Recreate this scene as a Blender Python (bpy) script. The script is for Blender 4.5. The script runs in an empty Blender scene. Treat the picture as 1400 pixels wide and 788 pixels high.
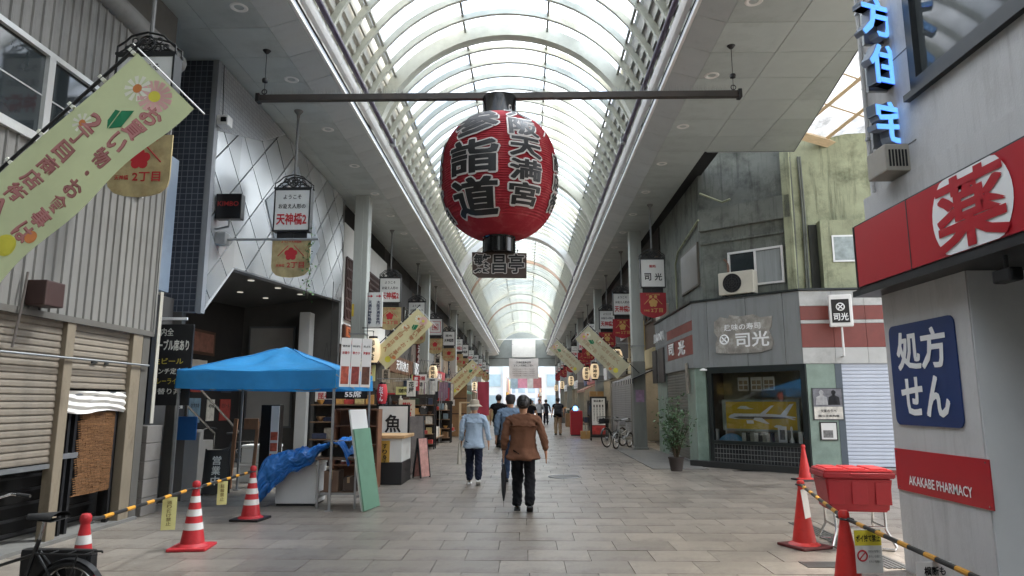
import bpy, bmesh, math, random
from mathutils import Vector, Matrix

S = bpy.context.scene
RX = random.Random(11)
PI = math.pi
rad = math.radians

# ------------------------------------------------------------------ camera
H = 1.55
FPX = 940.0
PITCH = math.atan(156 / FPX)
YAW = math.atan(20 / FPX * math.cos(PITCH))
cam_d = bpy.data.cameras.new('camera')
cam = bpy.data.objects.new('camera', cam_d)
S.collection.objects.link(cam)
cam.location = (0, 0, H)
cam.rotation_euler = (PI / 2 + PITCH, 0, YAW)
cam_d.sensor_width = 36
cam_d.lens = 36 * FPX / 1400
cam_d.clip_end = 2000
S.camera = cam

# ------------------------------------------------------------------ sky, sun, exposure
SUN_EL, SUN_AZ = rad(58), rad(70)          # azimuth clockwise from +Y
w = bpy.data.worlds.new('World')
S.world = w
w.use_nodes = True
nt = w.node_tree
nt.nodes.clear()
wo = nt.nodes.new('ShaderNodeOutputWorld')
bg = nt.nodes.new('ShaderNodeBackground')
sky = nt.nodes.new('ShaderNodeTexSky')
sky.sky_type = 'NISHITA'
sky.sun_disc = False
sky.sun_elevation = SUN_EL
sky.sun_rotation = SUN_AZ
sky.air_density = 1.0
sky.dust_density = 4.0
hs = nt.nodes.new('ShaderNodeHueSaturation')
hs.inputs['Saturation'].default_value = 0.5
nt.links.new(sky.outputs[0], hs.inputs['Color'])
nt.links.new(hs.outputs[0], bg.inputs['Color'])
bg.inputs['Strength'].default_value = 0.15
nt.links.new(bg.outputs[0], wo.inputs[0])
sun_d = bpy.data.lights.new('sun', 'SUN')
sun_d.energy = 3.4
sun_d.angle = rad(10)
sun_d.color = (1, 0.965, 0.92)
sun = bpy.data.objects.new('sun', sun_d)
S.collection.objects.link(sun)
sd = Vector((math.sin(SUN_AZ) * math.cos(SUN_EL), math.cos(SUN_AZ) * math.cos(SUN_EL), math.sin(SUN_EL)))
sun.rotation_euler = sd.to_track_quat('Z', 'Y').to_euler()
sun.location = sd * 60
vs = S.view_settings
vs.view_transform = 'Standard'
vs.look = 'None'
vs.gamma = 1
vs.exposure = 2.5
vs.use_curve_mapping = False
S.render.engine = 'CYCLES'
S.cycles.use_denoising = True
S.cycles.max_bounces = 8
S.cycles.diffuse_bounces = 5
S.cycles.transparent_max_bounces = 12
S.cycles.sample_clamp_indirect = 8

# ------------------------------------------------------------------ materials
MATS = {}
def srgb(h):
    if not isinstance(h, str):
        return h
    v = [int(h[i:i + 2], 16) / 255 for i in (0, 2, 4)]
    return tuple(c / 12.92 if c <= .04045 else ((c + .055) / 1.055) ** 2.4 for c in v)
def M(name, col, rough=.6, metal=0., var=.12, scale=3., bump=0., bscale=60., dirt=0., dirtcol=(.05, .045, .04), dscale=1.2,
      piece=0., spots=0., streak=0., transl=0., emit=0., stretch=(1, 1, 1), spec=.5):
    """procedural material: noise-varied colour, grime patches, piece-by-piece tone, fine relief"""
    if name in MATS:
        return MATS[name]
    col = srgb(col)
    m = bpy.data.materials.new(name)
    MATS[name] = m
    m.use_nodes = True
    nt = m.node_tree
    N, L = nt.nodes, nt.links
    b = N['Principled BSDF']
    b.inputs['Roughness'].default_value = rough
    b.inputs['Metallic'].default_value = metal
    b.inputs['Specular IOR Level'].default_value = spec
    tc = N.new('ShaderNodeTexCoord')
    mp = N.new('ShaderNodeMapping')
    mp.inputs['Scale'].default_value = stretch
    L.new(tc.outputs['Object'], mp.inputs[0])
    cur = None
    rgb = N.new('ShaderNodeRGB')
    rgb.outputs[0].default_value = (*col, 1)
    cur = rgb.outputs[0]
    if var:
        nz = N.new('ShaderNodeTexNoise')
        nz.inputs['Scale'].default_value = scale
        nz.inputs['Detail'].default_value = 6
        nz.inputs['Roughness'].default_value = .65
        L.new(mp.outputs[0], nz.inputs[0])
        mr = N.new('ShaderNodeMapRange')
        mr.inputs[1].default_value = .25
        mr.inputs[2].default_value = .75
        mr.inputs[3].default_value = 1 - var
        mr.inputs[4].default_value = 1 + var
        L.new(nz.outputs[0], mr.inputs[0])
        hv = N.new('ShaderNodeHueSaturation')
        L.new(cur, hv.inputs['Color'])
        L.new(mr.outputs[0], hv.inputs['Value'])
        cur = hv.outputs[0]
    if piece:
        oi = N.new('ShaderNodeObjectInfo')
        ge = N.new('ShaderNodeNewGeometry')
        ad = N.new('ShaderNodeMath')
        ad.operation = 'ADD'
        L.new(oi.outputs['Random'], ad.inputs[0])
        L.new(ge.outputs['Random Per Island'], ad.inputs[1])
        fr = N.new('ShaderNodeMath')
        fr.operation = 'FRACT'
        L.new(ad.outputs[0], fr.inputs[0])
        mr = N.new('ShaderNodeMapRange')
        mr.inputs[3].default_value = 1 - piece
        mr.inputs[4].default_value = 1 + piece
        L.new(fr.outputs[0], mr.inputs[0])
        hv = N.new('ShaderNodeHueSaturation')
        L.new(cur, hv.inputs['Color'])
        L.new(mr.outputs[0], hv.inputs['Value'])
        cur = hv.outputs[0]
    if dirt:
        nz = N.new('ShaderNodeTexNoise')
        nz.inputs['Scale'].default_value = dscale
        nz.inputs['Detail'].default_value = 9
        nz.inputs['Roughness'].default_value = .72
        L.new(mp.outputs[0], nz.inputs[0])
        mr = N.new('ShaderNodeMapRange')
        mr.inputs[1].default_value = .5
        mr.inputs[2].default_value = .72
        mr.inputs[4].default_value = dirt
        L.new(nz.outputs[0], mr.inputs[0])
        mx = N.new('ShaderNodeMixRGB')
        L.new(mr.outputs[0], mx.inputs[0])
        L.new(cur, mx.inputs[1])
        mx.inputs[2].default_value = (*srgb(dirtcol), 1)
        cur = mx.outputs[0]
        rr = N.new('ShaderNodeMapRange')
        rr.inputs[3].default_value = rough
        rr.inputs[4].default_value = min(1, rough + .25)
        L.new(mr.outputs[0], rr.inputs[0])
        L.new(rr.outputs[0], b.inputs['Roughness'])
    if streak:
        ms = N.new('ShaderNodeMapping')
        ms.inputs['Scale'].default_value = (3.2, 3.2, .22)
        L.new(tc.outputs['Object'], ms.inputs[0])
        n3 = N.new('ShaderNodeTexNoise')
        n3.inputs['Scale'].default_value = 2.4
        n3.inputs['Detail'].default_value = 7
        n3.inputs['Roughness'].default_value = .7
        L.new(ms.outputs[0], n3.inputs[0])
        m3 = N.new('ShaderNodeMapRange')
        m3.inputs[1].default_value = .52
        m3.inputs[2].default_value = .66
        m3.inputs[4].default_value = streak
        L.new(n3.outputs[0], m3.inputs[0])
        x3 = N.new('ShaderNodeMixRGB')
        L.new(m3.outputs[0], x3.inputs[0])
        L.new(cur, x3.inputs[1])
        x3.inputs[2].default_value = (*srgb(dirtcol), 1)
        cur = x3.outputs[0]
    if spots:
        vo = N.new('ShaderNodeTexVoronoi')
        vo.inputs['Scale'].default_value = spots
        vo.inputs['Randomness'].default_value = 1
        L.new(tc.outputs['Object'], vo.inputs[0])
        n2 = N.new('ShaderNodeTexNoise')
        n2.inputs['Scale'].default_value = spots * .35
        L.new(tc.outputs['Object'], n2.inputs[0])
        th = N.new('ShaderNodeMath')
        th.operation = 'MULTIPLY'
        th.inputs[1].default_value = .16
        L.new(n2.outputs[0], th.inputs[0])
        lt = N.new('ShaderNodeMath')
        lt.operation = 'LESS_THAN'
        L.new(vo.outputs['Distance'], lt.inputs[0])
        L.new(th.outputs[0], lt.inputs[1])
        ml = N.new('ShaderNodeMath')
        ml.operation = 'MULTIPLY'
        ml.inputs[1].default_value = .65
        L.new(lt.outputs[0], ml.inputs[0])
        mx = N.new('ShaderNodeMixRGB')
        L.new(ml.outputs[0], mx.inputs[0])
        L.new(cur, mx.inputs[1])
        mx.inputs[2].default_value = (.04, .038, .035, 1)
        cur = mx.outputs[0]
    L.new(cur, b.inputs['Base Color'])
    if bump:
        nb = N.new('ShaderNodeTexNoise')
        nb.inputs['Scale'].default_value = bscale
        nb.inputs['Detail'].default_value = 4
        L.new(mp.outputs[0], nb.inputs[0])
        bp = N.new('ShaderNodeBump')
        bp.inputs['Strength'].default_value = bump
        bp.inputs['Distance'].default_value = .02
        L.new(nb.outputs[0], bp.inputs['Height'])
        L.new(bp.outputs[0], b.inputs['Normal'])
    if emit:
        L.new(cur, b.inputs['Emission Color'])
        b.inputs['Emission Strength'].default_value = emit
    if transl:
        tl = N.new('ShaderNodeBsdfTranslucent')
        L.new(cur, tl.inputs[0])
        mxs = N.new('ShaderNodeMixShader')
        mxs.inputs[0].default_value = transl
        L.new(b.outputs[0], mxs.inputs[1])
        L.new(tl.outputs[0], mxs.inputs[2])
        L.new(mxs.outputs[0], N['Material Output'].inputs[0])
    return m

def glassmat(name, tint, transp, rough=.1, transl=0.):
    m = bpy.data.materials.new(name)
    MATS[name] = m
    m.use_nodes = True
    N, L = m.node_tree.nodes, m.node_tree.links
    N.clear()
    out = N.new('ShaderNodeOutputMaterial')
    tr = N.new('ShaderNodeBsdfTransparent')
    tr.inputs[0].default_value = (*tint, 1)
    if transl:
        a = N.new('ShaderNodeBsdfTranslucent')
        tc = N.new('ShaderNodeTexCoord')
        nz = N.new('ShaderNodeTexNoise')
        nz.inputs['Scale'].default_value = 1.6
        nz.inputs['Detail'].default_value = 8
        nz.inputs['Roughness'].default_value = .75
        L.new(tc.outputs['Object'], nz.inputs[0])
        rp = N.new('ShaderNodeMapRange')
        rp.inputs[1].default_value = .35
        rp.inputs[2].default_value = .62
        rp.inputs[3].default_value = .38
        rp.inputs[4].default_value = 1
        L.new(nz.outputs[0], rp.inputs[0])
        mc = N.new('ShaderNodeMixRGB')
        mc.blend_type = 'MULTIPLY'
        mc.inputs[0].default_value = 1
        mc.inputs[1].default_value = (*tint, 1)
        L.new(rp.outputs[0], mc.inputs[2])
        oi = N.new('ShaderNodeObjectInfo')
        ge = N.new('ShaderNodeNewGeometry')
        ad = N.new('ShaderNodeMath')
        L.new(oi.outputs['Random'], ad.inputs[0])
        L.new(ge.outputs['Random Per Island'], ad.inputs[1])
        fc = N.new('ShaderNodeMath')
        fc.operation = 'FRACT'
        L.new(ad.outputs[0], fc.inputs[0])
        cr = N.new('ShaderNodeMixRGB')
        cr.inputs[1].default_value = (.62, .72, .86, 1)
        cr.inputs[2].default_value = (1, .99, .95, 1)
        L.new(fc.outputs[0], cr.inputs[0])
        m2 = N.new('ShaderNodeMixRGB')
        m2.blend_type = 'MULTIPLY'
        m2.inputs[0].default_value = 1
        L.new(mc.outputs[0], m2.inputs[1])
        L.new(cr.outputs[0], m2.inputs[2])
        L.new(m2.outputs[0], a.inputs[0])
        L.new(m2.outputs[0], tr.inputs[0])
    else:
        a = N.new('ShaderNodeBsdfGlossy')
        a.inputs['Roughness'].default_value = rough
    mx = N.new('ShaderNodeMixShader')
    if transl:
        mx.inputs[0].default_value = 1 - transp
    else:
        fr = N.new('ShaderNodeLayerWeight')
        fr.inputs[0].default_value = .25
        mr = N.new('ShaderNodeMapRange')
        mr.inputs[3].default_value = 1 - transp
        mr.inputs[4].default_value = 1
        L.new(fr.outputs['Fresnel'], mr.inputs[0])
        L.new(mr.outputs[0], mx.inputs[0])
    L.new(tr.outputs[0], mx.inputs[1])
    L.new(a.outputs[0], mx.inputs[2])
    L.new(mx.outputs[0], out.inputs[0])
    return m

# ------------------------------------------------------------------ mesh helpers
class MB:
    def __init__(s):
        s.v, s.f, s.mi = [], [], []
    def add(s, vs, fs, mi=0):
        n = len(s.v)
        s.v += [tuple(p) for p in vs]
        s.f += [tuple(i + n for i in f) for f in fs]
        s.mi += [mi] * len(fs)
        return s
    def box(s, x0, x1, y0, y1, z0, z1, mi=0, T=None):
        x0, x1 = min(x0, x1), max(x0, x1)
        y0, y1 = min(y0, y1), max(y0, y1)
        z0, z1 = min(z0, z1), max(z0, z1)
        vs = [(x, y, z) for z in (z0, z1) for y in (y0, y1) for x in (x0, x1)]
        if T is not None:
            vs = [T @ Vector(p) for p in vs]
        return s.add(vs, [(0, 2, 3, 1), (4, 5, 7, 6), (0, 1, 5, 4), (2, 6, 7, 3), (0, 4, 6, 2), (1, 3, 7, 5)], mi)
    def bbox(s, x0, x1, y0, y1, z0, z1, b=.01, mi=0, T=None):
        """box with chamfered edges"""
        bm = bmesh.new()
        bmesh.ops.create_cube(bm, size=1)
        for v in bm.verts:
            v.co = ((x0 + x1) / 2 + v.co.x * abs(x1 - x0), (y0 + y1) / 2 + v.co.y * abs(y1 - y0), (z0 + z1) / 2 + v.co.z * abs(z1 - z0))
        bmesh.ops.bevel(bm, geom=bm.edges[:], offset=b, segments=2, affect='EDGES', profile=.6)
        return s.addbm(bm, mi, T)
    def addbm(s, bm, mi=0, T=None):
        bm.verts.index_update()
        s.add([(T @ v.co if T is not None else v.co) for v in bm.verts], [tuple(v.index for v in f.verts) for f in bm.faces], mi)
        bm.free()
        return s
    def tube(s, pts, r, n=8, mi=0, caps=True, close=False):
        pts = [Vector(p) for p in pts]
        rs = r if isinstance(r, (list, tuple)) else [r] * len(pts)
        m = len(pts)
        vs, fs = [], []
        ref = None
        for i, p in enumerate(pts):
            if close:
                d = pts[(i + 1) % m] - pts[i - 1]
            else:
                d = pts[min(i + 1, m - 1)] - pts[max(i - 1, 0)]
            d.normalize()
            if ref is None:
                ref = Vector((0, 0, 1)) if abs(d.z) < .9 else Vector((1, 0, 0))
            u = d.cross(ref)
            if u.length < 1e-5:
                ref = Vector((.3, 1, .2))
                u = d.cross(ref)
            u.normalize()
            v = u.cross(d)
            ref = v
            for k in range(n):
                a = 2 * PI * k / n
                vs.append(p + (u * math.cos(a) + v * math.sin(a)) * rs[i])
        for i in range(m if close else m - 1):
            j = (i + 1) % m
            for k in range(n):
                l = (k + 1) % n
                fs.append((i * n + k, i * n + l, j * n + l, j * n + k))
        if caps and not close:
            fs.append(tuple(range(n))[::-1])
            fs.append(tuple((m - 1) * n + k for k in range(n)))
        return s.add(vs, fs, mi)
    def cyl(s, p0, p1, r, n=12, r2=None, mi=0):
        return s.tube([p0, p1], [r, r if r2 is None else r2], n, mi)
    def lathe(s, prof, n=24, c=(0, 0, 0), mi=0, T=None, capb=True, capt=True):
        """profile [(r,z)] turned about z"""
        vs, fs = [], []
        for r, z in prof:
            for k in range(n):
                a = 2 * PI * k / n
                vs.append(Vector((c[0] + r * math.cos(a), c[1] + r * math.sin(a), c[2] + z)))
        for i in range(len(prof) - 1):
            for k in range(n):
                l = (k + 1) % n
                fs.append((i * n + k, i * n + l, (i + 1) * n + l, (i + 1) * n + k))
        if capb:
            fs.append(tuple(range(n))[::-1])
        if capt:
            fs.append(tuple((len(prof) - 1) * n + k for k in range(n)))
        if T is not None:
            vs = [T @ v for v in vs]
        return s.add(vs, fs, mi)
    def prism(s, pts, d, mi=0):
        """closed polygon of 3d points pushed along vector d"""
        d = Vector(d)
        a = [Vector(p) for p in pts]
        n = len(a)
        vs = a + [p + d for p in a]
        nm = Vector()
        for i in range(n):
            nm += a[i].cross(a[(i + 1) % n])
        fs = [tuple(range(n))[::-1], tuple(range(n, 2 * n))] + [(i, (i + 1) % n, n + (i + 1) % n, n + i) for i in range(n)]
        if nm.dot(d) < 0:
            fs = [f[::-1] for f in fs]
        return s.add(vs, fs, mi)
    def grid(s, fn, nu, nv, mi=0, thick=None):
        vs = [Vector(fn(i / nu, j / nv)) for j in range(nv + 1) for i in range(nu + 1)]
        fs = [(j * (nu + 1) + i, j * (nu + 1) + i + 1, (j + 1) * (nu + 1) + i + 1, (j + 1) * (nu + 1) + i) for j in range(nv) for i in range(nu)]
        return s.add(vs, fs, mi)
    def ring(s, c, ax, R, r, n=24, k=6, mi=0, a0=0, a1=2 * PI):
        c, ax = Vector(c), Vector(ax).normalized()
        u = ax.orthogonal().normalized()
        if abs(ax.y) > .9:
            u = Vector((1, 0, 0))
        elif abs(ax.x) > .9:
            u = Vector((0, 1, 0))
        v = ax.cross(u)
        full = abs(a1 - a0 - 2 * PI) < 1e-6
        m = n if full else n + 1
        pts = [c + (u * math.cos(a0 + (a1 - a0) * i / n) + v * math.sin(a0 + (a1 - a0) * i / n)) * R for i in range(m)]
        return s.tube(pts, r, k, mi, close=full)
    def xf(s, T):
        s.v = [tuple(T @ Vector(p)) for p in s.v]
        return s
    def mesh(s, name, mats, smooth=False):
        me = bpy.data.meshes.new(name)
        me.from_pydata(s.v, [], s.f)
        for m in (mats if isinstance(mats, (list, tuple)) else [mats]):
            me.materials.append(m)
        if any(s.mi):
            me.polygons.foreach_set('material_index', s.mi)
        if smooth:
            me.polygons.foreach_set('use_smooth', [True] * len(me.polygons))
            try:
                me.set_sharp_from_angle(angle=rad(38))
            except Exception:
                pass
        me.update()
        return me
    def build(s, name, mats, parent=None, smooth=False, **k):
        return ob(name, s.mesh(name, mats, smooth), parent, **k)

def mworld(o):
    m = Matrix.LocRotScale(o.location, o.rotation_euler, o.scale)
    if o.parent:
        return mworld(o.parent) @ o.matrix_parent_inverse @ m
    return m
def ob(name, me, parent=None, loc=None, rot=None, scale=None, local=False):
    """mesh object; geometry is in world coordinates unless local=True"""
    o = bpy.data.objects.new(name, me)
    S.collection.objects.link(o)
    if loc is not None:
        o.location = loc
    if rot is not None:
        o.rotation_euler = rot
    if scale is not None:
        o.scale = scale
    if parent is not None:
        o.parent = parent
        if not local:
            o.matrix_parent_inverse = mworld(parent).inverted()
    return o
def tag(o, label=None, cat=None, group=None, kind=None):
    if label:
        o['label'] = label
    if cat:
        o['category'] = cat
    if group:
        o['group'] = group
    if kind:
        o['kind'] = kind
    return o
def thing(name, label, cat, loc=(0, 0, 0), rz=0, group=None):
    o = bpy.data.objects.new(name, None)
    S.collection.objects.link(o)
    o.empty_display_size = .1
    o.location = loc
    o.rotation_euler = (0, 0, rz)
    return tag(o, label, cat, group)
def dup(o, parent=None):
    """a thing, its parts and their sub-parts"""
    c = o.copy()
    S.collection.objects.link(c)
    if parent is not None:
        c.parent = parent
    for ch in list(o.children):
        dup(ch, c)
    return c
def place(proto, loc, rz, label, group=None):
    c = dup(proto)
    c.location = loc
    c.rotation_euler = (0, 0, rz)
    c['label'] = label
    if group:
        c['group'] = group
    return c
def frame(origin, right, up):
    """matrix whose x runs along right, y along up, z out of the face"""
    r = Vector(right).normalized()
    u = Vector(up)
    u = (u - r * u.dot(r)).normalized()
    n = r.cross(u)
    m = Matrix((r, u, n)).transposed().to_4x4()
    m.translation = Vector(origin)
    return m
TCACHE = {}
def glyphs(s, bold):
    """flat outline of a string: vertices, faces, bounding box"""
    bold = min(bold, .012)
    k = (s, bold)
    if k in TCACHE:
        return TCACHE[k]
    def get(off):
        c = bpy.data.curves.new('f', 'FONT')
        c.body = s
        c.offset = off
        c.resolution_u = 2
        o = bpy.data.objects.new('f', c)
        me = o.to_mesh()
        v = [Vector((p.co.x, p.co.y)) for p in me.vertices]
        f = [tuple(p.vertices) for p in me.polygons]
        o.to_mesh_clear()
        bpy.data.objects.remove(o)
        bpy.data.curves.remove(c)
        return v, f
    v, f = get(0)
    if bold:
        x0, x1, y0, y1 = min(p.x for p in v) - bold * 1.2, max(p.x for p in v) + bold * 1.2, min(p.y for p in v) - bold * 1.2, max(p.y for p in v) + bold * 1.2
        v, f = get(bold)
        v = [Vector((min(x1, max(x0, p.x)), min(y1, max(y0, p.y)))) for p in v]
    bb = (min(p.x for p in v), max(p.x for p in v), min(p.y for p in v), max(p.y for p in v))
    TCACHE[k] = (v, f, bb)
    return TCACHE[k]
def text(parent, s, mat, F, cx, cy, wd, ht=None, bold=.012, name='lettering', vertical=False, mirror=False, off=.004, mb=None, fmap=None, maxedge=None, thick=0, uniform=False):
    """lettering fitted into a wd x ht rectangle centred on (cx,cy) of face F"""
    out = mb or MB()
    def put(st, cx, cy, wd, ht):
        v, f, bb = glyphs(st, bold)
        ex = max(0, (bold - .010) * .75)
        bb = (bb[0] - ex, bb[1] + ex, bb[2] - ex, bb[3] + ex)
        sx = wd / (bb[1] - bb[0])
        sy = ht / (bb[3] - bb[2]) if ht else sx
        if uniform:
            sx = sy = min(sx, sy)
        mx, my = (bb[0] + bb[1]) / 2, (bb[2] + bb[3]) / 2
        vs, fs = [], []
        for k, (dx, dy) in enumerate(((0, 0),) if ex == 0 else ((-1, -1), (1, -1), (1, 1), (-1, 1)) if ex < .03 else ((-1, -1), (1, -1), (1, 1), (-1, 1), (0, 1), (0, -1))):
            n0 = len(vs)
            vs += [Vector((cx + (p.x + dx * ex - mx) * sx * (-1 if mirror else 1), cy + (p.y + dy * ex - my) * sy, off + k * .0004)) for p in v]
            fs += [tuple(i + n0 for i in (g[::-1] if mirror else g)) for g in f]
        if thick:
            n = len(vs)
            cnt = {}
            for g in fs:
                for i in range(len(g)):
                    cnt[(g[i], g[(i + 1) % len(g)])] = 1
            vs2 = vs + [p - Vector((0, 0, thick)) for p in vs]
            fs = list(fs) + [(b, a, a + n, b + n) for (a, b) in cnt if (b, a) not in cnt]
            vs = vs2
        if maxedge:
            bm = bmesh.new()
            bv = [bm.verts.new(p) for p in vs]
            for g in fs:
                try:
                    bm.faces.new([bv[i] for i in g])
                except ValueError:
                    pass
            bmesh.ops.triangulate(bm, faces=bm.faces[:])
            for _ in range(4):
                es = [e for e in bm.edges if e.calc_length() > maxedge]
                if not es:
                    break
                bmesh.ops.subdivide_edges(bm, edges=es, cuts=1)
                bmesh.ops.triangulate(bm, faces=[q for q in bm.faces if len(q.verts) > 3])
            bm.verts.index_update()
            vs = [p.co.copy() for p in bm.verts]
            fs = [tuple(p.index for p in q.verts) for q in bm.faces]
            bm.free()
        vs = [fmap(p) for p in vs] if fmap else [F @ p for p in vs]
        out.add(vs, fs)
    if vertical:
        n = len(s)
        h = ht / n
        for i, ch in enumerate(s):
            if ch != ' ':
                put(ch, cx, cy + ht / 2 - h * (i + .5), wd if ch not in 'ー丁・' else wd * (.25 if ch != '丁' else .95), h * .9 if ch != '・' else h * .25)
    else:
        put(s, cx, cy, wd, ht)
    if mb is not None:
        return None
    return out.build(name, mat, parent)
# ------------------------------------------------------------------ photo pixel -> point on a known plane
_cp, _sp, _cy, _sy = math.cos(PITCH), math.sin(PITCH), math.cos(YAW), math.sin(YAW)
_fw = Vector((-_sy * _cp, _cy * _cp, _sp))
_rt = Vector((_cy, _sy, 0))
_up = _rt.cross(_fw)
def ray(px, py):
    return _fw + _rt * ((px - 700) / FPX) - _up * ((py - 394) / FPX)
def gp(px, py, z=0.):
    r = ray(px, py)
    return Vector((0, 0, H)) + r * ((z - H) / r.z)
def py_(px, py, y):
    r = ray(px, py)
    return Vector((0, 0, H)) + r * (y / r.y)
def px_(px, py, x):
    r = ray(px, py)
    return Vector((0, 0, H)) + r * (x / r.x)
def hit(F, px, py):
    """(u, v) on the plane of frame F seen at a pixel"""
    n = F.col[2].xyz
    r = ray(px, py)
    t = (F.translation - Vector((0, 0, H))).dot(n) / r.dot(n)
    q = F.inverted() @ (Vector((0, 0, H)) + r * t)
    return q.x, q.y

# ================================================================== materials
paving = M('paving_granite', '857d73', .3, var=.26, scale=2.6, bump=.22, bscale=150, dirt=.75, dirtcol='38332d', dscale=1.1, piece=.17, spots=5)
joint = M('paving_joint', '55524d', .9, var=.2)
soffit_m = M('soffit_white', 'b3bab6', .3, var=.08, scale=1.5, dirt=.35, dirtcol='6a6c66', dscale=.9, piece=.07)
fascia_m = M('fascia_white', 'b4bab9', .4, var=.06, scale=2, dirt=.35, dirtcol='5b5a52', dscale=.8, piece=.05)
gapdark = M('gap_dark', '1c1d1d', .9, var=0)
rib_m = M('rib_cream', 'bdbeb0', .42, var=.1, scale=4, dirt=.3, dirtcol='6a695c')
white_m = M('painted_white', 'e4e3de', .5, var=.05, dirt=.15, dirtcol='8a877c')
purple_m = M('purple_pipe', '4a4054', .4, var=.08)
louvre_m = M('louvre_grey', 'c4c3b9', .5, var=.08, dirt=.3, dirtcol='77746a', dscale=2)
steel_m = M('column_steel', 'a7aaa3', .45, var=.06, dirt=.3, dirtcol='5d5c55', dscale=1.5, stretch=(3, 3, .5))
steel_dk = M('column_base_grey', '74756f', .5, var=.08, dirt=.3, dirtcol='45443f', stretch=(3, 3, .6))
black_m = M('black_metal', '1b1b1c', .45, var=.15)
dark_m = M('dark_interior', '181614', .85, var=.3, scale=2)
chrome = M('chrome', 'c8c8c6', .22, metal=1, var=.04)
galv = M('galvanised', '9a9c9c', .42, metal=.7, var=.12, scale=9)
roofglass = glassmat('roof_polycarbonate', (.93, .955, .97), .4, transl=1)
canopyglass = glassmat('canopy_polycarbonate', (.99, .97, .9), .25, transl=1)
glass = glassmat('window_glass', (.93, .95, .95), .94, .03)
darkglass = M('dark_window_glass', '2b3133', .08, var=.3, scale=1.2, spec=.8)

# ================================================================== ground and paving
ground = MB().box(-300, 300, -60, 400, -.5, -.03).build('ground', joint)
tag(ground, kind='structure')
TW, TD = .63, .5
tiles = []
offp = 0.
r = 0
yy = 3.66
while yy < 96:
    off = ((offp := (offp + RX.choice((.36, .5, .5, .64, .45, .55)) + RX.uniform(-.05, .05)) % 1)) * TW
    x = -6.9 - off
    while x < (13 if 6.2 < yy < 16 else 4.6):
        tiles.append((x + TW / 2, yy + TD / 2))
        x += TW
    yy += TD
    r += 1
def inview(x, y):
    return abs(x / max(y, .1)) < .79
tiles.sort(key=lambda t: (0 if inview(*t) and t[1] > 5.6 else 1, t[0] ** 2 + t[1] ** 2))
pm = MB().box(-TW / 2 + .003, TW / 2 - .003, -TD / 2 + .003, TD / 2 - .003, -.03, 0).mesh('paving_stone', paving)
for (x, y) in tiles[:300]:
    ob('paving_stone', pm, ground, loc=(x, y, RX.uniform(-.0016, .0016)), rot=(RX.uniform(-.0012, .0012), RX.uniform(-.0012, .0012), 0))
far = MB()
for (x, y) in tiles[300:]:
    z = RX.uniform(-.002, 0)
    far.box(x - TW / 2 + .004, x + TW / 2 - .004, y - TD / 2 + .004, y + TD / 2 - .004, -.03, z)
tag(far.build('paving_stones', paving, ground), kind='stuff')
# mat strip, manhole, drain grating
tag(MB().box(2.95, 4.25, 16.6, 24.4, .001, .012).build('rubber_mat', M('mat_grey', '6b6862', .85, var=.15, scale=8, bump=.2, bscale=120, dirt=.4, dirtcol='403d38')), 'dark grey mat strip laid beside the corner shop', 'mat')
mh = thing('manhole_cover', 'round iron manhole cover set in the paving', 'manhole', (.78, 14.9, 0))
iron = M('cast_iron', '5d5a55', .5, metal=.5, var=.2, bump=.3, bscale=60)
MB().lathe([(.31, .001), (.31, .006), (.28, .006)], 32, (.78, 14.9, 0)).build('cover', iron, mh)
MB().ring((.78, 14.9, .006), (0, 0, 1), .33, .012, 32, 6).build('rim', galv, mh)
dg = thing('drain_grating', 'steel drain channel grating turning a corner beside the pharmacy', 'grating', (3.1, 7.0, 0))
g = MB()
for i in range(5):
    g.box(2.66, 3.35, 6.92 + i * .05, 6.955 + i * .05, .002, .009)
    g.box(3.40 + i * .05, 3.435 + i * .05, 6.9, 9.4, .002, .009)
g.build('bars', M('grating_steel', '6e6f6d', .4, metal=.8, var=.2), dg)

# ================================================================== arcade roof
CX0 = -.46
RR, ZC = 3.3, 7.12
Y0, Y1 = -30, 88.4
roof = thing('arcade_roof', 'long vaulted arcade roof with curved ribs, translucent panes and panelled soffits', 'roof', (CX0, 40, 7.4))
def arc(a, r=RR):
    return CX0 + r * math.sin(a), ZC + r * math.cos(a)
def ribmesh(name, half, r0, r1, amax, mat, n=26):
    mb = MB()
    vs, fs = [], []
    for i in range(n + 1):
        a = -amax + 2 * amax * i / n
        for (r, y) in ((r0, -half), (r0, half), (r1, half), (r1, -half)):
            x, z = arc(a, r)
            vs.append((x, y, z))
    for i in range(n):
        for k in range(4):
            l = (k + 1) % 4
            fs.append((i * 4 + k, i * 4 + l, i * 4 + 4 + l, i * 4 + 4 + k))
    mb.add(vs, fs)
    return mb.mesh(name, mat, True)
light_rib = ribmesh('rib', .042, 3.27, 3.40, rad(73), rib_m)
heavy_rib = ribmesh('rib', .14, 3.12, 3.43, rad(75), rib_m)
gate_rib = ribmesh('rib', .35, 3.05, 3.44, rad(76), white_m)
redline = ribmesh('rib', .06, 3.24, 3.41, rad(73), M('rust_band', 'a08672', .6, var=.2))
HEAVY = [5.4 + 10 * k for k in range(-1, 9)]
ribs = []
for k in range(-58, 108):
    y = 15.4 + k * 10 / 13
    if Y0 < y < Y1:
        if k % 13 == 0:
            me = gate_rib if abs(y - 35.4) < .1 else heavy_rib
        else:
            me = redline if k in (36, 60) else light_rib
        ob('rib', me, roof, loc=(0, y, 0))
        ribs.append(y)
# longitudinal purlins
for a in (-51.6, -17, 17, 51.6):
    x, z = arc(rad(a), 3.36)
    MB().box(x - .025, x + .025, Y0, Y1, z - .03, z + .03).build('purlin', M('purlin_grey', '8d8e86', .5), roof)
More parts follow.
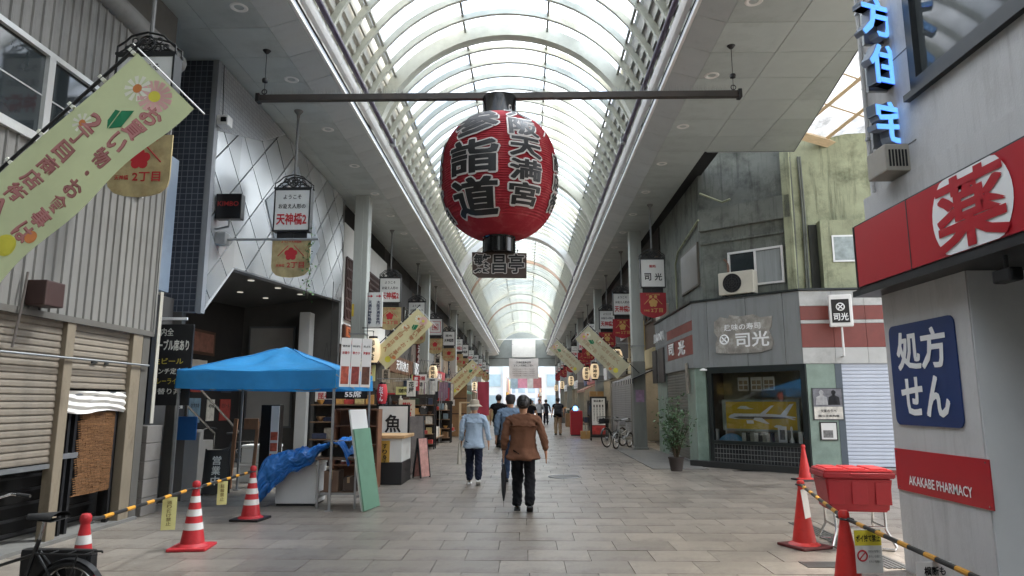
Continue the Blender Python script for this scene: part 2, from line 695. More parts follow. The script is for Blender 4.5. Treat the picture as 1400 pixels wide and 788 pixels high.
# panes between ribs
def panemesh(a0, a1, d):
    n = 6
    vs, fs = [], []
    for i in range(n + 1):
        a = rad(a0 + (a1 - a0) * i / n)
        x, z = arc(a, 3.42)
        vs += [(x, 0, z), (x, d, z)]
    for i in range(n):
        fs.append((2 * i, 2 * i + 1, 2 * i + 3, 2 * i + 2))
    return MB().add(vs, fs)
D = 10 / 13
AA = [(-51.6, -17), (-17, 17), (17, 51.6)]
pmesh = [panemesh(a, b, D - .01).mesh('pane', roofglass, True) for a, b in AA]
farp = MB()
n = 0
for y in sorted(ribs, key=lambda v: abs(v - 6)):
    for i, (a, b) in enumerate(AA):
        if n < 282:
            ob('pane', pmesh[i], roof, loc=(0, y + .005, 0))
        else:
            q = panemesh(a, b, D - .01)
            farp.add([(p[0], p[1] + y, p[2]) for p in q.v], q.f)
        n += 1
tag(farp.build('panes', roofglass, roof, smooth=True), kind='stuff')
# sides: louvre slats in 10 m lengths, backed by sheet
for s in (-1, 1):
    for k in range(-2, 9):
        y0 = -4.6 + 10 * k
        for j in range(6):
            a = s * rad(53.5 + j * 3.6)
            x0, z0 = arc(a, 3.44)
            x1, z1 = arc(a + s * rad(3.4), 3.37)
            MB().prism([(x0, y0, z0), (x1, y0, z1), (x1, y0, z1 + .02), (x0, y0, z0 + .02)], (0, 9.96, 0)).build('louvre_slat', louvre_m, roof)
    vs = []
    for a in (51, 58, 66, 76):
        vs.append(arc(s * rad(a), 3.5))
    mb = MB()
    for i in range(3):
        (xa, za), (xb, zb) = vs[i], vs[i + 1]
        mb.add([(xa, Y0, za), (xa, Y1, za), (xb, Y1, zb), (xb, Y0, zb)], [(0, 1, 2, 3)])
    mb.build('backing_sheet', louvre_m, roof)
    # edge mouldings from the soffit up to the pipe
    def X(wd):
        return CX0 + s * wd
    MB().box(X(3.135), X(3.085), Y0, Y1, 7.545, 7.60).build('edge_rail', white_m, roof)
    MB().box(X(3.15), X(3.11), Y0, Y1, 7.61, 7.70).build('lamp_strip', M('strip_blue_grey', 'b3bac2', .4), roof)
    MB().box(X(3.25), X(3.13), Y0, Y1, 7.70, 7.80).build('shadow_gap', gapdark, roof)
    mb = MB()
    pr = [(3.10, 7.79), (3.02, 7.80), (2.98, 7.86), (2.97, 7.93), (2.99, 7.99), (3.10, 8.0)]
    for k in range(56):
        ya, yb = Y0 + k * 2.1, Y0 + k * 2.1 + 2.085
        mb.prism([(X(a), ya, b) for a, b in pr], (0, yb - ya, 0))
    tag(mb.build('cove_mouldings', white_m, roof, smooth=True), kind='stuff')
    MB().cyl((X(2.927), Y0, 8.04), (X(2.927), Y1, 8.04), .052, 10).build('pipe', purple_m, roof, smooth=True)
    for k in range(14):
        y = 16.5 + k * 5.2
        MB().box(X(2.84), X(3.0), y - .06, y + .06, 7.95, 8.12).build('pipe_bracket', galv, roof)
    # fascia panels
    P = .94
    fm = MB().prism([(X(3.6), .004, 7.4), (X(3.14), .004, 7.54), (X(3.14), .004, 7.56), (X(3.6), .004, 7.42)], (0, P - .009, 0)).mesh('fascia_panel', fascia_m)
    fs_far = MB()
    for k in range(-41, 84):
        y = 9.05 + k * P
        if y > Y1 - P:
            continue
        if 0 < y < 50:
            ob('fascia_panel', fm, roof, loc=(0, y, 0))
        else:
            fs_far.prism([(X(3.6), y + .004, 7.4), (X(3.14), y + .004, 7.54), (X(3.14), y + .004, 7.56), (X(3.6), y + .004, 7.42)], (0, P - .009, 0))
    tag(fs_far.build('fascia_panels', fascia_m, roof), kind='stuff')
    MB().prism([(X(3.62), Y0, 7.43), (X(3.12), Y0, 7.575), (X(3.12), Y0, 7.62), (X(3.62), Y0, 7.47)], (0, Y1 - Y0, 0)).build('fascia_backing', gapdark, roof)
    MB().box(X(3.5), X(3.3), Y0, Y1, 7.75, 8.5).build('upstand', louvre_m, roof)
# soffit panels: left two to three wide, right out over the crossing
def soffit_strip(x0, x1, ya, yb, far_only=False):
    me = MB().box(min(x0, x1) + .005, max(x0, x1) - .005, .005, P - .005, 7.4, 7.415).mesh('ceiling_panel', soffit_m)
    k = math.ceil((ya - 9.05) / P - 1e-6)
    fr = MB()
    while 9.05 + (k + 1) * P <= yb + .01:
        y = 9.05 + k * P
        if y < 42 and y > 2:
            ob('ceiling_panel', me, roof, loc=(0, y, 0))
        else:
            fr.box(min(x0, x1) + .005, max(x0, x1) - .005, y + .005, y + P - .005, 7.4, 7.415)
        k += 1
    if fr.v:
        tag(fr.build('ceiling_panels', soffit_m, roof), kind='stuff')
soffit_strip(-4.06, -5.02, Y0, Y1)
soffit_strip(-5.02, -6.0, Y0, 12)
soffit_strip(-6.0, -7.0, Y0, 12)
soffit_strip(-5.02, -5.6, 11.8, Y1)
soffit_strip(3.14, 4.24, Y0, Y1)
soffit_strip(4.24, 5.3, Y0, 15.7)
mb = MB()
k = math.ceil((Y0 - 9.05) / P)
while 9.05 + (k + 1) * P < 15.7:
    y = 9.05 + k * P
    xo = lambda q: 5.63 + (q - 11.17) * .157
    xa, xb = max(5.4, min(6.33, xo(y))), max(5.4, min(6.33, xo(y + P)))
    MB().prism([(5.305, y + .005, 7.4), (xa, y + .005, 7.4), (xb, y + P - .005, 7.4), (5.305, y + P - .005, 7.4)], (0, 0, .015)).build('ceiling_panel', soffit_m, roof)
    k += 1
MB().box(-7.1, -4.05, Y0, 12.4, 7.43, 7.6).build('soffit_backing', gapdark, roof)
MB().box(-5.7, -4.05, 12.4, Y1, 7.43, 7.6).build('soffit_backing', gapdark, roof)
MB().prism([(3.13, Y0, 7.43), (5.4, Y0, 7.43), (5.4, 9.7, 7.43), (6.33, 15.64, 7.43), (3.13, 15.64, 7.43)], (0, 0, .17)).build('soffit_backing', gapdark, roof)
MB().box(3.13, 4.6, 15.65, Y1, 7.43, 7.6).build('soffit_backing', gapdark, roof)
mb = MB()
mb.tube([(5.41, Y0, 7.42), (5.41, 9.7, 7.42), (6.345, 15.66, 7.42), (4.3, 15.66, 7.42)], .03, 4)
mb.build('soffit_edge_trim', M('trim_grey', '7d8180', .4), roof)
# recessed downlights in the soffit
dl = MB().lathe([(.04, .02), (.07, .01), (.075, -.004), (.115, -.012), (.135, 0)], 20, capb=False, capt=False)
dlm = dl.mesh('downlight', white_m, True)
lens = MB().lathe([(.055, .008), (.0, .008)], 12, capb=False, capt=False).mesh('lens', M('lamp_lens', 'd9d9d0', .3))
for s, x in ((-1, -4.3), (1, 3.38)):
    for k in range(22):
        y = 11.75 + 2.34 * (k - 2)
        o = ob('downlight', dlm, roof, loc=(x, y, 7.396))
        ob('lens', lens, o, local=True)

# ================================================================== columns
def column(x, y, label):
    t = thing('arcade_column', label, 'column', (x, y, 0), group='steel columns carrying the arcade roof')
    h = .2
    mb = MB()
    mb.bbox(x - h, x + h, y - h, y + h, 2.9, 7.43, .025)
    for s in (-1, 1):
        mb.box(x - .05, x + .05, y + s * h, y + s * (h + .012), 2.9, 7.3)
    mb.build('shaft', steel_m, t)
    MB().bbox(x - h - .012, x + h + .012, y - h - .012, y + h + .012, .0, 2.9, .03).build('lower_cladding', steel_dk, t)
    MB().bbox(x - h - .04, x + h + .04, y - h - .04, y + h + .04, 0, .09, .02).build('base', steel_dk, t)
    MB().box(x - h - .02, x + h + .02, y - h - .02, y + h + .02, 3.4, 3.43).build('band', galv, t)
    return t
CL = [5.0, 19.1, 31.5, 44.0, 56.5, 69.0, 81.5]
CR = [23.4, 35.9, 48.4, 60.9, 73.4, 86.0]
onum = ['nearest', 'second', 'third', 'fourth', 'fifth', 'sixth', 'seventh', 'eighth', 'ninth', 'tenth', 'eleventh', 'twelfth', 'thirteenth', 'fourteenth']
for i, y in enumerate(CL):
    column(-4.68, y, 'grey steel column out of sight before the shutters' if i == 0 else 'grey steel column on the left side, %s from the camera' % onum[i - 1])
for i, y in enumerate(CR):
    column(3.76, y, 'grey steel column on the right side, %s from the camera' % onum[i])

# ================================================================== far end of the arcade
gate = thing('arcade_gable', 'grey gable wall closing the far end of the arcade vault', 'wall', (CX0, 88.6, 6.1))
pts = [(-5.4, 88.5, 6.08), (4.5, 88.5, 6.08), (4.5, 88.5, 7.6)]
for i in range(25):
    a = rad(76 - 152 * i / 24)
    x, z = arc(a, 3.4)
    pts.append((x, 88.5, z))
pts.append((-5.4, 88.5, 7.6))
MB().prism(pts, (0, .3, 0)).build('wall', M('gable_grey', '8d9492', .6, var=.08, dirt=.2), gate)
MB().box(-5.4, 4.5, 88.44, 88.49, 7.02, 7.16).build('band', M('gable_band', '6c7271', .6), gate)
tag(MB().bbox(-1.86, 1.15, 88.3, 88.42, 7.2, 9.46, .02).build('screen_board', white_m), 'white blank board high on the far gable wall', 'board')
ban = thing('hanging_banner', 'wide pale banner hung under the far gable', 'banner', (-.37, 88.2, 4.5))
def bfn(u, v):
    return (-2.23 + 3.73 * u, 88.2 + .05 * math.sin(u * 9 + v * 3), 4.5 + 2.6 * v - .1 * math.sin(PI * u) * v)
MB().grid(bfn, 16, 8).build('cloth', M('banner_cloth', 'cfcac6', .8, var=.12, scale=1.3), ban, smooth=True)
F = frame((-.37, 88.12, 5.8), (1, 0, 0), (0, 0, 1))
wd_ = M('sign_white', 'f0f0ee', .4, var=.02)
ink = M('ink_black', '141313', .5, var=0)
text(ban, '天神橋筋商店街', ink, F, 0, .75, 1.9, .28)
text(ban, 'ようこそ天神橋二丁目へ', ink, F, 0, .35, 2.5, .26)
for i in range(4):
    text(ban, 'みなさまのお越しをお待ちしております', M('ink_brown', '7d655c', .6, var=0), F, 0, -.1 - .28 * i, 2.8, .12)
tag(MB().cyl((-3.4, 80, 8.75), (2.5, 80, 8.75), .06, 8).build('tie_rod', white_m), 'white tie rod spanning the vault near its far end', 'rod')

# side street canopy over the crossing on the right
can = thing('side_canopy', 'pitched translucent canopy with timber rafters over the side street', 'canopy', (9, 13, 7.6))
beam = M('canopy_beam', 'c4ac88', .6, var=.15, scale=6, stretch=(1, 1, 6))
ev = [Vector((6.2, 15.35, 7.72)), Vector((14.0, 20.0, 7.72))]
nrm = Vector((.52, -.85, 0)).normalized()
def cpt(u, v):
    p = ev[0].lerp(ev[1], u) + nrm * (v * 7.0)
    return Vector((p.x, p.y, 7.85 + 2.6 * v))
MB().add([cpt(-.35, 0), cpt(1, 0), cpt(1, 1), cpt(-.35, 1)], [(0, 1, 2, 3)]).build('glazing', canopyglass, can)
for u in [-.33 + i * .115 for i in range(12)]:
    MB().tube([cpt(u, 0) - Vector((0, 0, .06)), cpt(u, 1) - Vector((0, 0, .06))], .05, 4).build('rafter', beam, can)
for v in [.12 + i * .11 for i in range(8)]:
    MB().tube([cpt(-.35, v) - Vector((0, 0, .02)), cpt(1, v) - Vector((0, 0, .02))], .022, 4).build('purlin', beam, can)
MB().tube([cpt(-.35, 0) - Vector((0, 0, .1)), cpt(1, 0) - Vector((0, 0, .1))], .13, 4).build('eaves_beam', beam, can)

# ================================================================== left: corrugated building with shutters
XW = -5.3
clad = M('cladding_grey', '7f7d78', .5, var=.1, scale=2, dirt=.6, dirtcol='47443e', dscale=1.6, streak=.5, piece=.12, stretch=(1, 1, .35))
slat_m = M('shutter_beige', '7b7265', .5, var=.1, scale=3, dirt=.55, dirtcol='40382f', dscale=1.1, piece=.08)
post_m = M('post_beige', '7f7462', .6, var=.2, dirt=.65, dirtcol='3f3428', dscale=3, stretch=(1, 1, .5))
alu = M('aluminium_frame', 'd3d3cf', .35, metal=.3, var=.06)
bA = thing('corrugated_building', 'grey ribbed metal-clad building with roller shutters', 'building', (-8, 4, 0))
MB().box(-12, XW - .09, -4, 9.55, 2.5, 6.9).build('wall', M('wall_dark_grey', '24231f', .9), bA)
pan = MB().prism([(0, 0, 0), (0, .12, 0), (.02, .13, 0), (.02, .148, 0), (-.05, .148, 0), (-.05, 0, 0)], (0, 0, 3.95))
pan_full = pan.mesh('cladding_panel', clad)
def cladp(z0, z1):
    return MB().prism([(0, .012, z0), (0, .11, z0), (.022, .118, z0), (.022, .132, z0), (-.05, .134, z0), (-.05, .012, z0)], (0, 0, z1 - z0)).mesh('cladding_panel', clad)
cp_full, cp_low, cp_top = cladp(2.53, 6.46), cladp(2.53, 4.36), cladp(5.40, 6.46)
for k in range(42):
    y = 9.58 - .15 * (k + 1)
    for me in ((cp_low, cp_top) if y < 8.95 else (cp_full,)):
        ob('cladding_panel', me, bA, loc=(XW, y, 0))
MB().box(XW - .06, XW + .035, -4, 9.6, 2.46, 2.53).build('drip_edge', M('edge_dark', '5f5c56', .5), bA)
MB().box(XW - .05, XW + .03, 9.58, 9.62, 2.5, 6.46).build('corner_trim', clad, bA)
MB().tube([(XW - .02, -4, 6.62), (XW - .02, 9.66, 6.62)], .17, 12).build('gutter', M('gutter_grey', '7f7e7a', .5, dirt=.4), bA, smooth=True)
MB().box(-12, XW - .05, -4, 9.66, 6.45, 7.38).build('parapet', M('parapet_grey', '6b6a66', .7, dirt=.3), bA)
wn = MB()
for y0, y1 in ((2.0, 3.5), (3.5, 5.05), (5.05, 7.05), (7.05, 8.97)):
    w_ = MB()
    w_.box(XW - .02, XW + .03, y0, y0 + .05, 4.36, 5.40).box(XW - .02, XW + .03, y1 - .05, y1, 4.36, 5.40)
    w_.box(XW - .02, XW + .03, y0 + .05, y1 - .05, 4.36, 4.42).box(XW - .02, XW + .03, y0 + .05, y1 - .05, 5.34, 5.40)
    fr_ = w_.build('window', alu, bA)
    MB().box(XW - .03, XW - .02, y0 + .04, y1 - .04, 4.4, 5.36).build('pane', darkglass, fr_)
    MB().box(XW - .021, XW - .012, y0 + .05, y1 - .05, 4.87, 4.885).build('wire', alu, fr_)
MB().box(XW - .03, XW + .05, 2, 9.0, 4.31, 4.36).build('window_sill', alu, bA)
# shutters
def shutter(parent, name, F, wd, z0, z1, mat, pitch=.075):
    """slats hung in face F from z1 down to z0"""
    sh = MB().box(.02, wd - .02, z1 - .02, z1, -.06, -.03).xf(F).build(name, mat, parent)
    prof = [(-.012, 0), (.010, .001), (.014, .012), (.010, .045), (.002, .07), (-.008, .0748)]
    sl = MB()
    vs = []
    for x in (0, wd):
        for (n, v) in prof:
            vs.append((x, v * pitch / .075, n))
    m = len(prof)
    sl.add(vs, [(i, m + i, m + i + 1, i + 1) for i in range(m - 1)])
    me = sl.mesh('slat', mat)
    n = int((z1 - z0) / pitch)
    for i in range(n):
        o = bpy.data.objects.new('slat', me)
        S.collection.objects.link(o)
        o.matrix_world = F @ Matrix.Translation((0, z1 - (i + 1) * pitch, -.05))
        mwb = o.matrix_world.copy()
        o.parent = sh
        o.location, o.rotation_euler = mwb.translation, mwb.to_euler()
        o.matrix_parent_inverse = mworld(sh).inverted()
    MB().box(0, wd, z0 - .03, z0 + .02, -.065, -.02).xf(F).build('bottom_bar', galv, sh)
    return sh
FA = frame((XW, 6.0, 0), (0, 1, 0), (0, 0, 1))
shutter(bA, 'roller_shutter', FA, 1.78, .85, 2.46, slat_m)
FA0 = frame((XW, 4.0, 0), (0, 1, 0), (0, 0, 1))
shutter(bA, 'roller_shutter', FA0, 1.9, .6, 2.46, slat_m)
FA2 = frame((XW, 7.93, 0), (0, 1, 0), (0, 0, 1))
s2 = shutter(bA, 'roller_shutter', FA2, 1.2, 1.66, 2.46, slat_m)
def wrapfn(u, v):
    return FA2 @ Vector((1.2 * u, 1.43 + .25 * v - .02 * math.sin(u * 7) * (1 - v), -.01 + .012 * math.sin(v * 20 + u * 5) + .01 * math.sin(u * 23)))
MB().grid(wrapfn, 40, 14).build('wrapped_sheet', M('plastic_white', 'dedbd4', .35, var=.06), s2, smooth=True)
for y0, y1 in ((5.9, 6.0), (7.78, 7.93), (9.13, 9.36)):
    MB().bbox(XW - .1, XW + .02, y0, y1, .03, 2.46, .01).build('post', post_m, bA)
MB().box(XW - .04, XW + .01, 9.38, 9.55, .0, 2.46).build('corner_post', M('pier_dark', '54514b', .8, dirt=.4), bA)
for (y0, y1) in ((8.35, 8.45), (8.62, 8.68)):
    MB().box(XW - .045, XW - .015, y0, y1, 2.02, 2.06).build('shutter_latch', gapdark, bA)
MB().tube([(XW + .05, 5, 2.05), (XW + .05, 9.5, 2.05)], .014, 6).build('conduit', galv, bA)
MB().tube([(XW + .06, 7.0, 2.9), (XW + .07, 6.95, 2.5), (XW + .06, 6.9, 2.1)], .012, 6).build('bracket_arm', M('iron_rusty', '57504a', .7), bA)
MB().bbox(XW + .02, XW + .24, 7.05, 7.35, 2.56, 2.83, .015).build('exhaust_hood', M('hood_brown', '3e2a26', .5, var=.2), bA)
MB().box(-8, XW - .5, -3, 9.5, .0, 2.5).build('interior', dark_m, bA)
MB().box(XW - .5, XW + .06, 3, 9.5, -.02, .04).build('threshold', M('threshold_concrete', '6c6a65', .9, dirt=.4), bA)
for i in range(5):
    MB().box(XW - .3, XW - .27, 4, 9.1, .12 + .15 * i, .15 + .15 * i).build('rail', black_m, bA)
for y in (8.08, 8.2, 9.0):
    MB().box(XW - .12, XW - .06, y, y + .045, .03, 1.5).build('gate_post', black_m, bA)
MB().box(XW - .13, XW - .05, 8.02, 8.3, .9, .96).build('gate_lock', galv, bA)
def blindfn(u, v):
    return (XW - .055 + .006 * math.sin(u * 40), 8.24 + .74 * u, .45 + .98 * v + .03 * u)
bl = MB()
for i in range(75):
    z = .45 + i * .0131
    for k in range(6):
        y_ = 8.24 + k * .1235 + (i * .047 % .1)
        bl.box(XW - .06, XW - .052 + RX.uniform(-.004, .004), y_, min(8.99, y_ + .12), z + RX.uniform(-.002, .002), z + .0095)
tag(bl.build('bamboo_blind', M('bamboo_brown', '73553c', .95, var=.5, scale=75, piece=.14, spec=.05)), 'brown bamboo blind hanging below the wrapped shutter', 'blind')

# gap building between shutters and tile building
bB = thing('narrow_building', 'narrow blue-grey metal wall beside the shutters', 'building', (-6.2, 10.3, 0))
MB().box(-7.8, XW - .16, 9.66, 10.25, 3.2, 5.3).build('metal_panel', M('blue_grey_sheet', '8391a0', .4, metal=.2, var=.06, dirt=.25), bB)
MB().box(-9, -5.7, 9.66, 10.9, 0, 3.2).build('wall', M('narrow_wall', '3f3c38', .8, var=.2), bB)
MB().box(-9, -6.4, 9.7, 10.98, 3.2, 7.4).build('upper_wall', M('narrow_wall_up', '55585c', .8, var=.1), bB)
MB().box(-5.7, -5.36, 9.72, 9.84, 1.25, 3.1).build('dark_panel', black_m, bB)
MB().box(-5.45, -5.36, 9.86, 9.94, 1.25, 3.15).build('trim_post', M('cream_trim', 'b9b3a4', .5), bB)
for i in range(5):
    MB().bbox(-5.62, -5.28, 9.66, 10.06, .245 * i + .003, .245 * (i + 1) - .003, .008).build('concrete_block', M('block_grey', '76716a', .9, var=.15, bump=.3, bscale=90, dirt=.4, dirtcol='3f3b36', piece=.08), bB)
bb = thing('blackboard', 'black menu board with chalk lettering beside the blue tent', 'menu board', (-5.4, 10.35, 1.45))
MB().bbox(-5.72, -5.05, 10.3, 10.34, 1.5, 2.72, .01).build('panel', M('chalkboard', '17181a', .6, var=.2), bb)
F = frame((-5.38, 10.297, 2.1), (1, 0, 0), (0, 0, 1))
chalk = M('chalk_white', 'd8d8cf', .8, var=.1)
chalk_y = M('chalk_yellow', 'b9a843', .8, var=.1)
text(bb, '店内全', chalk, F, -.12, .5, .3, .12)
text(bb, 'テーブル席あり', chalk, F, 0, .3, .56, .17, .03)
for i, s in enumerate(['生ビール', 'ランチ定食', 'カレーライス', '日替り丼']):
    text(bb, s, chalk_y if i % 2 == 0 else chalk, F, -.02, .06 - .15 * i, .46, .09)
lb = MB().bbox(-5.66, -5.15, 10.27, 10.3, 2.78, 2.82, .004).build('lamp_bar', M('tube_white', 'e8e8e6', .4), bb)

# ------------------------------------------------------------------ tile building with diamond cladding
def tilemat(name, c1, c2, sc=1., grout='5c5f63', rough=.3):
    m = bpy.data.materials.new(name)
    MATS[name] = m
    m.use_nodes = True
    N, L = m.node_tree.nodes, m.node_tree.links
    b = N['Principled BSDF']
    b.inputs['Roughness'].default_value = rough
    tc = N.new('ShaderNodeTexCoord')
    cmb = N.new('ShaderNodeCombineXYZ')
    sep = N.new('ShaderNodeSeparateXYZ')
    L.new(tc.outputs['Object'], sep.inputs[0])
    ad = N.new('ShaderNodeMath')
    ad.operation = 'SUBTRACT'
    L.new(sep.outputs[0], ad.inputs[0])
    L.new(sep.outputs[1], ad.inputs[1])
    L.new(ad.outputs[0], cmb.inputs[0])
    L.new(sep.outputs[2], cmb.inputs[1])
    br = N.new('ShaderNodeTexBrick')
    br.offset = 0
    br.inputs['Color1'].default_value = (*srgb(c1), 1)
    br.inputs['Color2'].default_value = (*srgb(c2), 1)
    br.inputs['Mortar'].default_value = (*srgb(grout), 1)
    br.inputs['Scale'].default_value = sc
    br.inputs['Mortar Size'].default_value = .006
    br.inputs['Brick Width'].default_value = .1
    br.inputs['Row Height'].default_value = .1
    L.new(cmb.outputs[0], br.inputs[0])
    L.new(br.outputs['Color'], b.inputs['Base Color'])
    bp = N.new('ShaderNodeBump')
    bp.inputs['Strength'].default_value = .4
    bp.inputs['Distance'].default_value = .004
    bp.invert = True
    L.new(br.outputs['Fac'], bp.inputs['Height'])
    L.new(bp.outputs[0], b.inputs['Normal'])
    return m
tile_dark = tilemat('tile_dark_blue', '474c55', '3d424b', 1, '80848a')
tile_pale = tilemat('tile_pale_grey', 'a3a5a6', '979a9b', 1.3, '6f7173')
tile_black = tilemat('tile_black', '1f2122', '292b2c', .9, '6f7270', .15)
bC = thing('diamond_clad_building', 'building clad in pale diamond panels above a deep dark entrance', 'building', (-7, 15, 0))
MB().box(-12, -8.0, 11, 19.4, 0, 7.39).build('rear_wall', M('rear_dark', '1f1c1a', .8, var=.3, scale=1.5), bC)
MB().box(-8.0, XW + .0, 11.0, 11.14, 3.0, 7.39).build('tiled_side_wall', tile_dark, bC)
MB().box(-8.0, -5.6, 11.0, 11.12, 0, 3.0).build('lower_side_wall', M('side_lower', '57544e', .7, var=.1, dirt=.3), bC)
MB().box(-8.0, XW, 19.2, 19.4, 0, 7.39).build('end_wall', M('end_wall_grey', '4d4b47', .6, var=.1, dirt=.3), bC)
MB().prism([(XW - .06, 11.14, 4.0), (XW - .06, 19.2, 4.5), (-8, 19.2, 4.2), (-8, 11.14, 3.7)], (0, 0, .2)).build('entrance_ceiling', M('ceil_grey', '494b4b', .5, var=.08), bC)
MB().box(-8, XW - .07, 11.14, 19.2, 4.75, 7.39).build('core', M('core_grey', '6b6c6c', .8), bC)
dia_m = M('diamond_panel', 'c3c6c7', .25, var=.03, scale=1.2, piece=.16, metal=.5)
def clip(poly, a, b, c):
    """keep a*y+b*z>=c"""
    out = []
    for i in range(len(poly)):
        p, q = poly[i], poly[(i + 1) % len(poly)]
        dp, dq = a * p[0] + b * p[1] - c, a * q[0] + b * q[1] - c
        if dp >= 0:
            out.append(p)
        if (dp >= 0) != (dq >= 0):
            t = dp / (dp - dq)
            out.append((p[0] + (q[0] - p[0]) * t, p[1] + (q[1] - p[1]) * t))
    return out
l1 = ((3.95 - 3.0) / 1.1, 3.0)
l2 = ((4.42 - 3.95) / 7.3, 3.95)
DW, DH = 1.12, 1.02
for i in range(-1, 18):
    for j in range(0, 12):
        if (i + j) % 2:
            continue
        cy_, cz_ = 11 + i * DW / 2, 3 + j * DH / 2
        g_ = .02
        q0 = [(cy_ - DW / 2 + g_, cz_), (cy_, cz_ - DH / 2 + g_), (cy_ + DW / 2 - g_, cz_), (cy_, cz_ + DH / 2 - g_)]
        for part in (0, 1):
            q = clip(q0, 0, -1, -7.38)
            if part == 0:
                q = clip(clip(q, 1, 0, 11.0), -1, 0, -12.1)
                q = clip(q, -l1[0], 1, l1[1] - l1[0] * 11) if q else q
            else:
                q = clip(clip(q, 1, 0, 12.1), -1, 0, -19.38)
                q = clip(q, -l2[0], 1, l2[1] - l2[0] * 12.1) if q else q
            if len(q) >= 3:
                ta, tb_ = RX.uniform(-.012, .012), RX.uniform(-.012, .012)
                MB().prism([(XW - .03 + ta * (y - cy_) + tb_ * (z - cz_), y, z) for y, z in q], (.03, 0, 0)).build('diamond_panel', dia_m, bC)
MB().prism([(XW - .05, 11.14, 3.12), (XW - .05, 12.1, 3.97), (XW - .05, 19.38, 4.44), (XW - .05, 19.38, 7.38), (XW - .05, 11.14, 7.38)], (.015, 0, 0)).build('cladding_backing', gapdark, bC)
MB().tube([(XW - .02, 11.05, 3.0), (XW - .02, 12.1, 3.92), (XW - .02, 19.38, 4.39)], .04, 4).build('edge_trim', M('trim_dark_grey', '5d6062', .5), bC)
MB().box(XW - .08, XW + .012, 10.97, 11.1, 2.98, 7.38).build('corner_trim', M('corner_grey', '8d9093', .4), bC)
# triangular tile field at the top, pentagon recess with a white arch
MB().prism([(XW + .002, 11.1, 7.37), (XW + .002, 14.3, 7.37), (XW + .002, 13.1, 6.75), (XW + .002, 11.1, 6.15)], (.012, 0, 0)).build('tile_field', tile_pale, bC)
MB().prism([(XW + .003, 13.4, 5.6), (XW + .003, 14.2, 4.7), (XW + .003, 16.2, 4.62), (XW + .003, 17.1, 5.5), (XW + .003, 15.2, 6.95)], (.014, 0, 0)).build('niche_panel', M('niche_grey', '8b949b', .3, var=.1), bC)
MB().prism([(XW + .018, 14.0, 5.2), (XW + .018, 14.3, 4.75), (XW + .018, 15.3, 4.75), (XW + .018, 15.5, 5.6), (XW + .018, 15.0, 6.7)], (.012, 0, 0)).build('niche_recess', M('niche_dark', '17191c', .3), bC)
mb = MB()
mb.tube([(XW + .1, 14.25, 4.72)] + [(XW + .1, 14.75 - .5 * math.cos(a), 5.75 + .55 * math.sin(a)) for a in [PI * i / 10 for i in range(11)]] + [(XW + .1, 15.25, 4.72)], .06, 8)
mb.build('white_arch', white_m, bC, smooth=True)
for i in range(4):
    for j in range(2):
        yy = 12.8 + i * 1.6
        MB().lathe([(.07, 0), (.07, .01)], 12, (-5.9 - j * .9, yy, 3.99 + (yy - 11.14) * .062 - (.6 + j * .9) * .105 - .012)).build('downlight', M('downlight_lit', 'ece6d6', .4, emit=.12), bC)
# things inside the entrance
MB().box(-8.0, -6.9, 11.14, 19.2, -.02, .02).build('entrance_floor', M('entrance_floor', '45423d', .6, var=.15), bC)
st = thing('entrance_stairs', 'short concrete stairs with chrome handrails behind the blue tent', 'stairs', (-6.4, 13.5, 0))
for i in range(5):
    MB().box(-7.2, -6.0, 12.2 + .01, 14.6 - .42 * i, .21 * i + .001, .21 * (i + 1)).build('step', M('stair_grey', '67645f', .8, var=.12, dirt=.3), st)
for x in (-6.05, -6.6):
    MB().tube([(x, 14.7, 0.02), (x, 14.7, .9), (x, 12.3, 2.0), (x, 12.3, 1.0)], .022, 8).build('handrail', chrome, st, smooth=True)
MB().box(-5.98, -5.5, 11.2, 11.7, .0, 1.05).build('cabinet', M('cabinet_grey', '6a6863', .6, var=.08), bC)
ht = thing('blue_notice', 'small blue notice on the grey wall under the tent edge', 'notice', (-5.3, 11.1, .9))
MB().bbox(-5.62, -5.3, 11.14, 11.17, .95, 1.32, .005).xf(Matrix.Identity(4)).build('panel', M('notice_blue', '2f6fb0', .5, var=.1), ht)
# boards on the end wall of the entrance
eb = thing('entrance_board', 'large pale grey board on the end wall of the dark entrance', 'board', (-7.0, 19.15, 0))
MB().box(-7.75, -6.55, 19.13, 19.19, .9, 3.6).build('board', M('board_pale_grey', '8d8b86', .6, var=.08), eb)
MB().box(-7.8, -6.5, 19.14, 19.195, .85, 3.65).build('frame', M('trim_dark_grey', '5d6062', .5), eb)
tag(MB().bbox(-6.25, -5.95, 18.7, 19.1, 0, 4.0, .02).build('white_pillar', M('pillar_white', 'b9b9b5', .6, var=.06)), 'white square pillar inside the dark entrance', 'pillar')
en_r = random.Random(9)
for j in range(14):
    yy = 13.2 + (j % 7) * .85
    zz = 1.35 + (j // 7) * .75
    c_, cn_ = [('c9c4b8', 'pale'), ('9a4038', 'red'), ('c9a84a', 'yellow'), ('33363c', 'dark'), ('6b8494', 'blue')][j % 5]
    o = thing('wall_poster', '%s poster on the rear wall of the entrance, %s along the %s row' % (cn_, onum[j % 7].replace('nearest', 'first'), ['lower', 'upper'][j // 7]), 'poster', (-7.98, yy, zz), group='posters in the dark entrance')
    hw, hh = en_r.uniform(.2, .36), en_r.uniform(.22, .34)
    MB().box(-7.99, -7.97, yy - hw, yy + hw, zz - hh, zz + hh).build('sheet', M('poster_' + cn_, c_, .6, var=.4, scale=7), o)
    F = frame((-7.966, yy, zz), (0, 1, 0), (0, 0, 1))
    text(o, ['おすすめ', '本日の品', '生ビール', '飲み放題'][j % 4], ink if cn_ != 'dark' else wd_, F, 0, hh * .4, hw * 1.4, hh * .35, .02)
